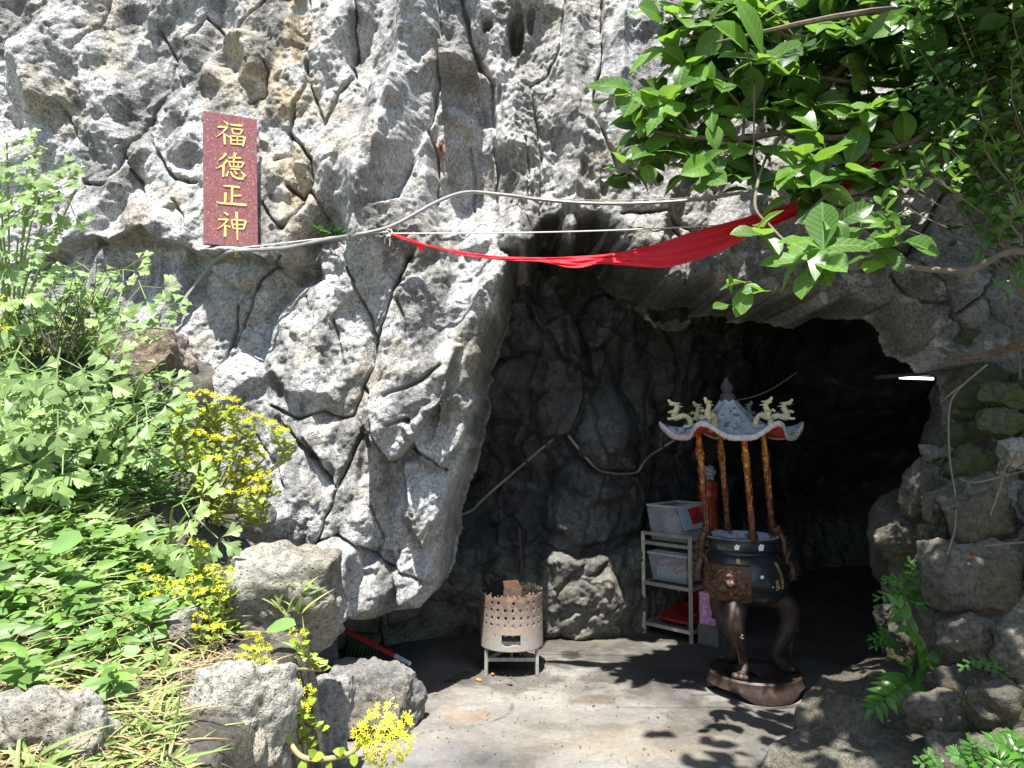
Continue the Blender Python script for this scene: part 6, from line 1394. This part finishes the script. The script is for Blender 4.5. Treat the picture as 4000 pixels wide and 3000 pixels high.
# ---------------- ferns by the stone wall
M_fern = leaf_mat('glossy_fern_leaflet', (.055, .15, .02), (.2, .45, .03), .35, .3, .3); M_lace = leaf_mat('soft_fern_leaflet', (.06, .17, .03), (.2, .45, .05), .4, .5, .25)
fm = []
for i in range(3):
    mb = MB(); v, f = blade(.075, .03, 5, .12, .22, 'lance', .0, 70 + i); v = [(x, y + .10 * x * x / .075 * (1 if i % 2 else 1), z) for x, y, z in v]; mb.add(v, f); fm.append(mb.mesh('leaflet', M_fern))
def frond(root, pts, n, s, mat_me, w=1.0):
    P3 = spline([P(*z8(x, y), D) for x, y, D in pts], 8); mb = MB(); mb.tube([p - root.location for p in P3], lerp_list([.004, .0018], len(P3)), 5, False); fr_o = mb.build('frond', M_twig if False else M_fern, root)
    for k in range(n):
        f = .12 + .88 * k / (n - 1); i = min(int(f * (len(P3) - 1)), len(P3) - 2); p = P3[i]; t = (P3[i + 1] - p).normalized(); nr = (VIEWUP + gv(.12)).normalized(); sd = t.cross(nr).normalized()
        d = sd * (1 if k % 2 else -1) * .95 + t * .5 if k < n - 1 else t
        o = bpy.data.objects.new('leaflet', mat_me[k % len(mat_me)]); col.objects.link(o); o.parent = fr_o
        o.matrix_local = Matrix.Translation(-root.location) @ frame(p, d, nr, s * (1.05 - .55 * f) * w * rv.uniform(.9, 1.1))
def fern(loc, label, fronds, s=1.0, cat='fern', me=None):
    r = empty('fern', loc, label, cat, 'ferns beside the stone wall')
    for pts, n, sc in fronds: frond(r, pts, n, s * sc, me or fm)
    return r
fern(P(*z8(575, 1320), 3.05), 'bright glossy fern frond standing upright against the wall stones', [([(575, 1320, 3.05), (555, 1240, 3.0), (510, 1150, 2.95), (460, 1070, 2.95)], 19, 1.6)])
fern(P(*z8(520, 1335), 3.0), 'glossy fern frond drooping left over the sloping boulder', [([(520, 1335, 3.0), (480, 1360, 2.95), (430, 1400, 2.9), (375, 1450, 2.9)], 19, 1.45), ([(520, 1335, 3.0), (505, 1300, 2.98), (500, 1270, 2.98)], 7, .7)])
fern(P(*z8(900, 1640), 2.35), 'dark glossy fern in the bottom right corner', [([(930, 1650, 2.35), (890, 1610, 2.35), (850, 1575, 2.35), (800, 1560, 2.35)], 13, .95), ([(930, 1650, 2.35), (905, 1600, 2.35), (880, 1550, 2.38), (870, 1530, 2.4)], 13, .9), ([(930, 1650, 2.35), (870, 1650, 2.32), (800, 1650, 2.3)], 11, .8)])
lm = []
for i in range(2):
    mb = MB(); v, f = blade(.05, .013, 4, .1, .1, 'lance', 0, 80 + i); mb.add(v, f)
    for kk in range(5):
        for sg in (-1, 1):
            v2, f2 = blade(.016, .007, 2, .1, .1, 'ovate', 0, kk); a = sg * R(62); mb.add([(.006 + kk * .009 + x * math.cos(a) - y * math.sin(a), x * math.sin(a) + y * math.cos(a), z) for x, y, z in v2], f2)
    lm.append(mb.mesh('leaflet', M_lace))
fern(P(*z8(560, 1090), 3.2), 'delicate lacy light green fern above the glossy frond', [([(570, 1085, 3.2), (540, 1020, 3.15), (520, 960, 3.15), (510, 915, 3.15)], 13, 1.1), ([(570, 1085, 3.2), (500, 1040, 3.15), (440, 1030, 3.12), (395, 1050, 3.1)], 13, 1.1), ([(570, 1085, 3.2), (580, 1020, 3.15), (600, 980, 3.12), (618, 970, 3.12)], 11, 1.0), ([(570, 1085, 3.2), (500, 1000, 3.15), (450, 980, 3.13), (425, 990, 3.1)], 11, 1.0), ([(570, 1085, 3.2), (565, 1060, 3.1), (555, 1075, 3.08), (550, 1085, 3.05)], 7, .8)], 1.0, 'fern', lm)
fern(P(*z8(450, 1200), 3.3), 'small lacy fern at the cave edge left of the upright frond', [([(455, 1215, 3.3), (420, 1190, 3.25), (370, 1195, 3.25)], 11, .9), ([(455, 1215, 3.3), (430, 1180, 3.25), (405, 1160, 3.25)], 9, .8), ([(455, 1215, 3.3), (410, 1215, 3.25), (375, 1225, 3.25)], 9, .7)], 1.0, 'fern', lm)
fern(P(*z8(730, 1650), 2.45), 'feathery green fern at the bottom edge between stones', [([(740, 1665, 2.45), (735, 1610, 2.42), (725, 1560, 2.42)], 15, 1.1), ([(740, 1665, 2.45), (700, 1620, 2.42), (660, 1610, 2.42)], 13, 1.0), ([(740, 1665, 2.45), (780, 1620, 2.42), (810, 1600, 2.42)], 13, 1.0), ([(640, 1690, 2.5), (600, 1650, 2.48), (540, 1640, 2.48)], 11, .9), ([(640, 1690, 2.5), (590, 1630, 2.48), (575, 1610, 2.48)], 9, .9)], 1.0, 'fern', lm)
fern(P(*z8(780, 1300), 2.8), 'tiny fern in the gap above the flat grey wall stone', [([(860, 1310, 2.8), (800, 1290, 2.78), (740, 1275, 2.78), (700, 1300, 2.78)], 13, .8), ([(860, 1310, 2.8), (820, 1280, 2.78), (770, 1290, 2.78)], 9, .7)], 1.0, 'fern', lm)
fern(P(*z8(730, 1425), 2.65), 'tiny sprig in the crack under the flat grey wall stone', [([(740, 1430, 2.65), (715, 1412, 2.63), (690, 1420, 2.63)], 7, .6), ([(740, 1430, 2.65), (745, 1390, 2.63), (747, 1345, 2.63)], 5, .4)], 1.0, 'fern', lm)
fern(hit(BV_cliff, 1300, 915, 0), 'small tuft of bright fern growing from a crack beside the conduit', [], 1.0)
tf_ = bpy.data.objects[[o.name for o in bpy.data.objects if o.get('label', '').startswith('small tuft of bright fern')][0]]
for k in range(15):
    a = R(rv.uniform(10, 170)); d = Vector((math.cos(a) * 1.2, -.5, math.sin(a) * .6)); put('leaf', lm[k % 2], frame(tf_.location + Vector((rv.uniform(-.03, .03), -.02, 0)), d, VIEWUP, rv.uniform(1.2, 1.9)), tf_)
mb = MB()
for k in range(8): mb.tube([(rv.uniform(-.03, .03), -.015, .0), (rv.uniform(-.05, .06), -.03, -.04), (rv.uniform(-.03, .08), -.02, -.09)], .002, 4)
mb.build('roots', M_bark, tf_)

# ---------------- plants on the bank
M_fen = leaf_mat('blue_green_leaf', (.23, .34, .125), (.45, .6, .16), .34, .5, .22); M_stem = plain('pale_green_stem', (.20, .27, .08), .6, noise=.2)
OUT = [(0, 0), (.22, .06), (.42, .15), (.56, .30), (.68, .40), (.80, .40), (.76, .31), (.86, .30), (.74, .16), (.84, .17), (.93, .20), (1.0, .13), (.97, .05), (1.04, 0), (.97, -.06), (1.0, -.14), (.92, -.20), (.83, -.17), (.73, -.15), (.86, -.29), (.76, -.31), (.79, -.40), (.67, -.39), (.55, -.29), (.42, -.14), (.22, -.06)]
def leaflet(mb, org, ang, s, tilt=0, rr=None):
    ca_, sa_ = math.cos(ang), math.sin(ang); vs_ = []
    for x, y in [(.62, 0)] + OUT:
        z = .10 * math.sin(x * 2.4) + .30 * abs(y) - .16 * x * x + rr.uniform(-.02, .02); vs_.append((org[0] + s * (x * ca_ - y * sa_), org[1] + s * (x * sa_ + y * ca_), org[2] + s * z + tilt * x * s))
    n = len(OUT); mb.add(vs_, [(0, 1 + i, 1 + (i + 1) % n) for i in range(n)])
fen = []
for i in range(5):
    rr = random.Random(300 + i); mb = MB(); s = .085
    def trio(o, a, k=1.0):
        for da, sc in ((0, 1.05), (R(58), .92), (R(-58), .92)): leaflet(mb, (o[0] + .012 * math.cos(a + da), o[1] + .012 * math.sin(a + da), o[2]), a + da + rr.uniform(-.1, .1), s * sc * k * rr.uniform(.9, 1.1), rr.uniform(-.15, .15), rr)
    mb.tube([(0, 0, 0), (.07, 0, .012), (.14, 0, .01)], .0028, 5, False); trio((.14, 0, .01), 0)
    for sg in (-1, 1):
        if i == 4: continue
        e_ = (.07 + .045, sg * .085, .014); mb.tube([(.05, 0, .01), e_], .0022, 5, False); trio(e_, sg * R(60), .92)
    fen.append(mb.mesh('leaf', M_fen))
def fennel(basepx, label, leaves, s=1.0):
    b = hit(BV_bank, *basepx[:2], 0, basepx[2]); root = empty('hog_fennel', b, label, 'plant', 'leafy plants on the bank'); mb = MB()
    for (x, y, D, sc) in leaves:
        c = P(x, y, D); a_ = rv.uniform(-2.6, .5); d = Vector((math.cos(a_), -.30, .75 * math.sin(a_) + .1)).normalized(); nr = Vector((rv.gauss(0, .25), -.80 + rv.gauss(0, .2), .62)); sc = sc * 1.08
        st = c - d * .08 * sc; m4 = frame(st, d, nr, s * sc); put('leaf', fen[rv.randrange(5)], m4, root)
        sp = spline([b + gv(.015), b.lerp(st, .55) + Vector((0, 0, .05)), st], 5); mb.tube([p - b for p in sp], lerp_list([.006, .003], len(sp)), 6, False)
    tag(mb.build('stem', M_stem, root)); return root
fennel((40, 1380, 3.0), 'tall leafy plant with lobed leaves at the left edge in front of the cliff', [(60, 560, 2.9, .55), (40, 640, 2.9, .8), (150, 650, 2.9, .8), (90, 720, 2.9, .85), (200, 740, 2.95, .85), (20, 760, 2.85, .9), (140, 800, 2.9, .85), (250, 790, 2.95, .75), (30, 880, 2.85, .9), (120, 940, 2.9, .8), (20, 1010, 2.85, 1.0), (60, 1120, 2.85, .95), (20, 1230, 2.85, .9)])
fennel((330, 1370, 3.4), 'leafy lobed plant leaning right on the ledge below the plaque', [(330, 1050, 3.3, .8), (400, 1100, 3.3, .95), (470, 1180, 3.25, .9), (560, 1140, 3.3, .85), (600, 1210, 3.35, .85), (390, 1200, 3.25, .95), (500, 1060, 3.35, .7), (290, 1150, 3.35, .8), (620, 1300, 3.4, .6)])
FC = [(60, 1400), (30, 1480), (120, 1470), (230, 1430), (330, 1400), (370, 1480), (280, 1500), (180, 1540), (60, 1570), (420, 1560), (500, 1530), (330, 1590), (230, 1630), (120, 1660), (30, 1690), (600, 1580), (520, 1640), (420, 1680), (640, 1620), (320, 1720), (220, 1760), (100, 1760), (480, 1760), (560, 1720), (400, 1800), (300, 1830), (40, 1830), (180, 1840), (520, 1830), (620, 1700)]
fennel((150, 1850, 2.8), 'largest clump of blue-green lobed leaves on the left bank, outer half at the picture edge', [(x, y, 2.72 + rv.uniform(-.1, .12), rv.uniform(.85, 1.15)) for x, y in FC if x < 300])
fennel((450, 1850, 2.95), 'large clump of blue-green lobed leaves beside the upper yellow stonecrop', [(x, y, 2.98 + rv.uniform(-.1, .15), rv.uniform(.85, 1.15)) for x, y in FC if x >= 300])
fennel((660, 2180, 2.7), 'two big dark blue-green leaves hanging below the upper stonecrop', [(740, 1960, 2.62, .85), (760, 2060, 2.6, .95)])
# stonecrop with yellow flowers
M_sed = leaf_mat('succulent_yellow_green_leaf', (.24, .33, .04), (.4, .5, .05), .2, .35, .3, island=True); M_sedf = leaf_mat('yellow_star_flower', (.80, .72, .03), (.9, .8, .05), .25, .5, .15, island=True); M_seds = plain('fleshy_stem', (.30, .26, .09), .5, noise=.2)
sl_ = [blade(.026, .015, 4, .05, .1, 'obovate', 0, i) for i in range(2)]
def star(r):
    vs_ = [(0, 0, .12 * r)]; fs = []
    for k in range(5):
        a = 2 * math.pi * k / 5; vs_ += [(r * .42 * math.cos(a - .35), r * .42 * math.sin(a - .35), .1 * r), (r * math.cos(a), r * math.sin(a), .28 * r), (r * .42 * math.cos(a + .35), r * .42 * math.sin(a + .35), .1 * r)]; fs.append((0, 1 + 3 * k, 2 + 3 * k, 3 + 3 * k))
    return vs_, fs
def sedum(basepx, label, heads, rstar, per, dome, lsc=1.0, nl=14):
    b = hit(BV_bank, *basepx[:2], 0, basepx[2]) if len(basepx) == 3 else P(*basepx[:3]); root = empty('yellow_stonecrop', b, label, 'flowering plant', 'yellow stonecrops on the bank'); st = MB(); lv = Leaves(); fw = Leaves()
    for h in heads:
        x, y, D = h[:3]; c = P(x, y, D); k_ = h[3] if len(h) > 3 else 1.0
        s0 = c + Vector((rv.gauss(0, .04), .06, -.13)) ; sp = spline([s0, s0.lerp(c, .5) + Vector((rv.gauss(0, .015), -.02, -.01)), c - Vector((0, 0, .01))], 6); st.tube([(b - b), b.lerp(s0, .6) - b + gv(.01), s0 - b], .004, 5, False); st.tube([p - b for p in sp], lerp_list([.0055, .003], len(sp)), 6, False)
        for j in range(nl):
            f = .05 + .92 * j / nl; p = sp[int(f * (len(sp) - 1))]; a = j * 2.4; d = Vector((math.cos(a), math.sin(a) * .8 - .2, .45)); v, f_ = sl_[j % 2]; lv.add(v, f_, frame(p, d, Vector((0, -.5, .8)) + gv(.2), lsc * rv.uniform(.75, 1.3)))
        for j in range(int(per * k_)):
            th_, ph_ = rv.uniform(0, 6.28), math.acos(1 - rv.random() * .85); dd = Vector((math.sin(ph_) * math.cos(th_), math.sin(ph_) * math.sin(th_), math.cos(ph_))); pp = c + Vector((dd.x * dome * k_ * 1.15, dd.y * dome * k_, dd.z * dome * k_ * .7)) * rv.uniform(.55, 1.05)
            v, f_ = star(rstar * rv.uniform(.75, 1.2)); fw.add(v, f_, frame(pp, dd.cross(Vector((.3, .2, .5))) + gv(.1), dd + Vector((0, -.5, .4)) + gv(.2), 1))
            if j % 2 == 0: v, f_ = sl_[0]; lv.add(v, f_, frame(c.lerp(pp, .8), dd + gv(.2), VIEWUP + gv(.3), .42 * lsc))
    st.build('stem', M_seds, root); tag(lv.build('leaves', M_sed, root), kind='stuff'); tag(fw.build('flowers', M_sedf, root), kind='stuff'); return root
H1 = [(740, 1560), (800, 1545), (850, 1560), (900, 1570), (720, 1620), (790, 1620), (860, 1640), (930, 1610), (960, 1660), (1000, 1640), (1060, 1660), (1100, 1690), (700, 1690), (770, 1700), (840, 1720), (910, 1720), (980, 1740), (760, 1780), (830, 1800), (900, 1800), (960, 1810), (1010, 1790), (850, 1870), (920, 1870), (980, 1880), (1030, 1860), (960, 1930), (890, 1930), (1010, 1920)]
sedum((800, 2010, 3.0), 'largest bush of yellow stonecrop in front of the cliff', [(x, y, 2.9 + rv.uniform(-.08, .05)) for x, y in H1], .0115, 20, .034, 1.35, 16)
sedum((700, 2450, 2.5), 'yellow stonecrop on the bank below the hanging blue-green leaf', [(x, y, D) for x, y, D in [(560, 2230, 2.5), (620, 2270, 2.5), (590, 2330, 2.48), (680, 2290, 2.48), (760, 2130, 2.55), (800, 2140, 2.55), (750, 2270, 2.45), (830, 2230, 2.5), (880, 2240, 2.5), (790, 2320, 2.45), (860, 2310, 2.48), (780, 2420, 2.42), (840, 2460, 2.4), (740, 2460, 2.4)]], .0100, 17, .03, 1.3)
sedum((1040, 2620, 2.35), 'yellow stonecrop cascading over the edge of the bank rock', [(x, y, D) for x, y, D in [(980, 2500, 2.35), (1020, 2540, 2.33), (960, 2570, 2.32), (1040, 2600, 2.28), (990, 2640, 2.25), (1160, 2480, 2.4), (1080, 2670, 2.22), (1140, 2690, 2.22), (1190, 2710, 2.25), (1040, 2740, 2.18), (1110, 2760, 2.18), (1180, 2770, 2.2), (1060, 2660, 2.25)]], .0105, 17, .032, 1.35)
sp_ = spline([P(*p) for p in [(1080, 2740, 2.2), (1110, 2850, 2.12), (1170, 2950, 2.08), (1260, 2965, 2.08), (1360, 2945, 2.1), (1420, 2900, 2.1)]], 8)
root = empty('yellow_stonecrop', sp_[0], 'long trailing stonecrop stem with a round yellow flower head over the floor', 'flowering plant', 'yellow stonecrops on the bank'); mb = MB(); mb.tube([p - sp_[0] for p in sp_], lerp_list([.007, .0075, .006], len(sp_)), 8); mb.build('stem', M_seds, root)
lv = Leaves(); fw = Leaves()
for j, f in enumerate([.15, .3, .45, .5, .58, .66, .72, .8, .86, .92]):
    p = sp_[int(f * (len(sp_) - 1))]; v, f_ = blade(.042, .024, 5, .05, .1, 'obovate', 0, j); d = Vector((math.cos(j * 2.2) * .6, -.3, math.sin(j * 2.2))); lv.add(v, f_, frame(p, d, Vector((0, -.8, .5)) + gv(.2), rv.uniform(.8, 1.15)))
hc = P(1480, 2875, 2.1)
for j in range(150):
    th_, rr_ = rv.uniform(0, 6.28), math.sqrt(rv.random()); pp = hc + Vector((.088 * rr_ * math.cos(th_) + .012, -.03 * (1 - rr_ ** 2), .088 * rr_ * math.sin(th_)))
    sp2 = [sp_[-1], pp]
    v, f_ = star(.0112 * rv.uniform(.75, 1.15)); dd = Vector((math.cos(th_) * rr_, -1, math.sin(th_) * rr_ + .5)); fw.add(v, f_, frame(pp, dd.cross(gv(1)), dd, 1))
    if j % 2 == 0: v, f_ = sl_[0]; lv.add(v, f_, frame(pp + Vector((0, .012, 0)) + gv(.004), gv(1), dd, .5))
mb = MB()
for j in range(26):
    th_, rr_ = j * 2.4, .3 + .7 * (j / 26); pp = hc + Vector((.08 * rr_ * math.cos(th_), 0, .08 * rr_ * math.sin(th_))); mb.tube([sp_[-1] - sp_[0], sp_[-1].lerp(pp, .6) - sp_[0] + gv(.006), pp - sp_[0]], .0018, 4, False)
mb.build('flower_stalks', M_seds, root); tag(lv.build('leaves', M_sed, root), kind='stuff'); tag(fw.build('flowers', M_sedf, root), kind='stuff')
sedum((10, 1350, 3.1), 'small yellow stonecrop at the left edge below the tall leafy plant', [(10, 1170, 3.1), (30, 1220, 3.1), (0, 1270, 3.1), (20, 1290, 3.1)], .011, 14, .03)
# creeping plant with round leaves
M_round = leaf_mat('soft_round_leaf', (.17, .30, .085), (.35, .55, .1), .3, .5, .25); rl_me = []
for i in range(3):
    mb = MB(); v, f = blade(.05, .036, 5, .08, .1, 'round', 0, 90 + i); mb.add(v, f); rl_me.append(mb.mesh('leaf', M_round))
cb_ = hit(BV_bank, 500, 2500, 0, 2.3); cr = empty('creeping_vine', cb_, 'creeping plant with round leaves spreading over the middle of the bank', 'plant')
RLP = [(370, 2320), (420, 2350), (470, 2380), (330, 2370), (400, 2410), (560, 2430), (620, 2460), (660, 2500), (600, 2540), (540, 2490), (450, 2460), (390, 2480), (320, 2440), (280, 2520), (340, 2540), (410, 2560), (480, 2580), (560, 2600), (450, 2640), (500, 2690), (420, 2700), (360, 2640), (530, 2380), (580, 2350), (250, 2430), (200, 2480), (150, 2240), (230, 2260), (90, 2300), (300, 2280), (640, 2560), (460, 2780), (480, 2730), (520, 2160), (560, 2130), (340, 2120), (390, 2090), (420, 2160), (100, 2060), (160, 2110), (50, 2150), (240, 2170)]
for x, y in RLP:
    h = hit(BV_bank, x, y + 20, 0, 2.3); c = h + Vector((0, -.02, .035 + rv.uniform(0, .03)))
    for k in range(3 if rv.random() < .6 else 2): d = Vector((math.cos(k * 2.1 + x), math.sin(k * 2.1 + x) - .3, .1)); put('leaf', rl_me[k], frame(c, d, VIEWUP + gv(.25), rv.uniform(.75, 1.15)), cr)
big = [(240, 2140, 2.35, 2.4), (1080, 2460, 2.5, 2.2), (470, 2090, 2.5, 1.6), (740, 2190, 2.6, 1.9), (820, 2290, 2.6, 1.5), (210, 1890, 2.55, 1.6)]
for x, y, D, s in big: put('leaf', rl_me[0], frame(P(x, y, D) - Vector((.03, 0, 0)), Vector((.8, -.3, .3)), VIEWUP + gv(.2), s), cr)
mb = MB()
for k in range(14):
    a = rv.choice(RLP); b2 = rv.choice(RLP); p0 = hit(BV_bank, a[0], a[1] + 20, 0, 2.3); p1 = hit(BV_bank, b2[0], b2[1] + 20, 0, 2.3)
    if (p0 - p1).length > .4: continue
    m_ = (p0 + p1) / 2; m_.z = bank_at(m_.x, m_.y) + .02; mb.tube([p - cb_ for p in spline([p0 + Vector((0, 0, .02)), m_, p1 + Vector((0, 0, .02))], 5)], .002, 5, False)
tag(mb.build('runners', M_stem, cr), kind='stuff')
# grass, straw and low greenery
GP = [(-60, 1880), (300, 1930), (520, 2000), (620, 2100), (820, 2330), (900, 2480), (700, 2560), (650, 2700), (640, 2900), (700, 3080), (-60, 3080)]
def scatter(poly, n):
    out = []; xs_ = [p[0] for p in poly]; ys_ = [p[1] for p in poly]
    while len(out) < n:
        x, y = rv.uniform(min(xs_), max(xs_)), rv.uniform(min(ys_), max(ys_))
        if in_poly(np.array([x]), np.array([y]), poly)[0]: out.append((x, y))
    return out
M_grass = leaf_mat('grass_blade', (.24, .33, .10), (.35, .5, .1), .3, .5, .35, island=True); gr = Leaves(); gb = [blade(.085, .018, 5, .25, .35, 'grass', 0, i) for i in range(3)] + [blade(.07, .020, 5, .25, .25, 'grass', 0, 7), blade(.14, .010, 6, .25, .6, 'grass', 0, 8)]
for x, y in scatter(GP, 3000):
    if y > 2480 and rv.random() < .55: continue
    h = hit(BV_bank, x, y, 0, 2.3); a = rv.gauss(.4, 1.2); v, f = gb[rv.randrange(5)]; gr.add(v, f, frame(h + Vector((0, 0, .0)), Vector((math.cos(a), -.35 + .6 * math.sin(a), rv.uniform(.1, 1.0))), Vector((0, -.6, .6)) + gv(.3), rv.uniform(.6, 1.15)))
for x, y in scatter([(0, 1250), (480, 1250), (480, 1400), (0, 1420)], 140):
    h = P(x, y, 3.35); a = rv.uniform(0, 6); v, f = gb[rv.randrange(5)]; gr.add(v, f, frame(h, Vector((math.cos(a), -.2 + .4 * math.sin(a), rv.uniform(.4, 1.4))), Vector((0, -.6, .6)) + gv(.3), rv.uniform(.7, 1.2)))
for cx_, cy2, D, n in [(1180, 2330, 2.62, 14), (1130, 2400, 2.6, 10), (1180, 2560, 2.45, 8), (730, 2880, 1.95, 14), (560, 2900, 1.85, 20), (1000, 2350, 2.65, 10)]:
    for k in range(n): a = rv.uniform(0, 6.28); v, f = gb[rv.randrange(5)]; gr.add(v, f, frame(P(cx_ + rv.gauss(0, 30), cy2 + rv.gauss(0, 20), D), Vector((math.cos(a), -.3, rv.uniform(.3, 1.2))), Vector((0, -.6, .6)) + gv(.3), rv.uniform(.6, 1.0)))
tag(gr.build('grass', M_grass), 'broad-bladed green grass covering the bank', 'grass', kind='stuff')
M_straw = leaf_mat('dry_straw', (.30, .23, .13), (.4, .3, .15), .1, .8, .5, island=True); sw = Leaves(); sb_ = [blade(.13, .004, 4, .1, .2, 'grass', 0, i) for i in range(3)]
for x, y in scatter([(-60, 2250), (500, 2380), (900, 2480), (1000, 2700), (700, 2700), (680, 3080), (-60, 3080)], 2000):
    h = hit(BV_bank, x, y, 0, 2.2); a = rv.uniform(0, 6.28); v, f = sb_[rv.randrange(3)]; sw.add(v, f, frame(h + Vector((0, 0, rv.uniform(.0, .035))), Vector((math.cos(a), math.sin(a), rv.gauss(0, .25))), Vector((0, -.4, .8)) + gv(.3), rv.uniform(.5, 1.4)))
tag(sw.build('straw_litter', M_straw), 'dry brown straw lying between the grass on the bank', 'straw', kind='stuff')
M_low = leaf_mat('low_green_leaf', (.13, .24, .055), (.25, .45, .06), .28, .45, .4, island=True); lo = Leaves(); lb_ = [blade(.045, .016, 3, .15, .2, 'lance', 0, i) for i in range(3)]
for x, y in scatter([(0, 1480), (650, 1500), (760, 1700), (900, 2000), (620, 2060), (0, 1960)], 420):
    h = hit(BV_bank, x, y, 0, 2.9) + Vector((0, 0, .02)); tp2 = h + Vector((rv.gauss(0, .02), -.02, rv.uniform(.05, .13)))
    for k in range(6): a = k * 2.4; lo.add(*lb_[k % 3], frame(h.lerp(tp2, .3 + .12 * k), Vector((math.cos(a), math.sin(a) - .2, .4)), VIEWUP + gv(.3), rv.uniform(.7, 1.2)))
for x, y in scatter([(0, 1130), (330, 1100), (470, 1280), (330, 1400), (0, 1400)], 130):
    c = P(x, y, rv.uniform(3.35, 3.6))
    for k in range(7): a = k * 2.4; lo.add(*lb_[k % 3], frame(c + Vector((0, 0, .01 * k)), Vector((math.cos(a), math.sin(a) - .2, .4)), VIEWUP + gv(.3), rv.uniform(.9, 1.5)))
wb2 = [blade(.06, .026, 4, .15, .25, 'ovate', .01, 60 + i) for i in range(3)] + [blade(.075, .022, 4, .2, .3, 'lance', .01, 66)]
for x, y in scatter([(-60, 1900), (400, 1960), (640, 2120), (860, 2360), (640, 2560), (560, 2760), (-60, 2760)], 90):
    h = hit(BV_bank, x, y, 0, 2.4) + Vector((0, 0, .02)); tp2 = h + Vector((rv.gauss(0, .03), -.03, rv.uniform(.04, .10)))
    for k in range(5): a = k * 2.4 + x; lo.add(*wb2[rv.randrange(4)], frame(h.lerp(tp2, .3 + .15 * k), Vector((math.cos(a), math.sin(a) - .3, .25)), VIEWUP + gv(.25), rv.uniform(.7, 1.25)))
for k in range(900):                                                     # the bank goes on past the left edge of the picture
    x, y = rv.uniform(-3.6, -1.4), rv.uniform(1.2, 3.6)
    if project(x, y, bank_at(x, y))[0] > -40: continue
    h = Vector((x, y, bank_at(x, y)))
    for j in range(4): a = j * 1.7 + k; lo.add(*wb2[rv.randrange(4)], frame(h + Vector((0, 0, .02 * j)), Vector((math.cos(a), math.sin(a) - .2, .4)), VIEWUP + gv(.3), rv.uniform(1.0, 1.9)))
tag(lo.build('low_greenery', M_low), 'low leafy greenery between the taller plants', 'greenery', kind='stuff')
# dry twig bush
tb_ = P(230, 1380, 3.3); tw_ = empty('dry_twigs', tb_, 'bare dry twigs standing on the ledge left of the lobed plant', 'dry plant')
for k in range(16):
    x1, y1 = rv.uniform(90, 450), rv.uniform(960, 1200); e_ = P(x1, y1, rv.uniform(3.15, 3.35)); s0 = tb_ + Vector((rv.gauss(0, .06), 0, 0)); sp = spline([s0, s0.lerp(e_, .5) + gv(.025), e_], 5); mb = MB(); mb.tube([p - tb_ for p in sp], lerp_list([.0032, .0013], len(sp)), 5, False); mb.build('twig', M_twig if k % 2 else M_bark, tw_)
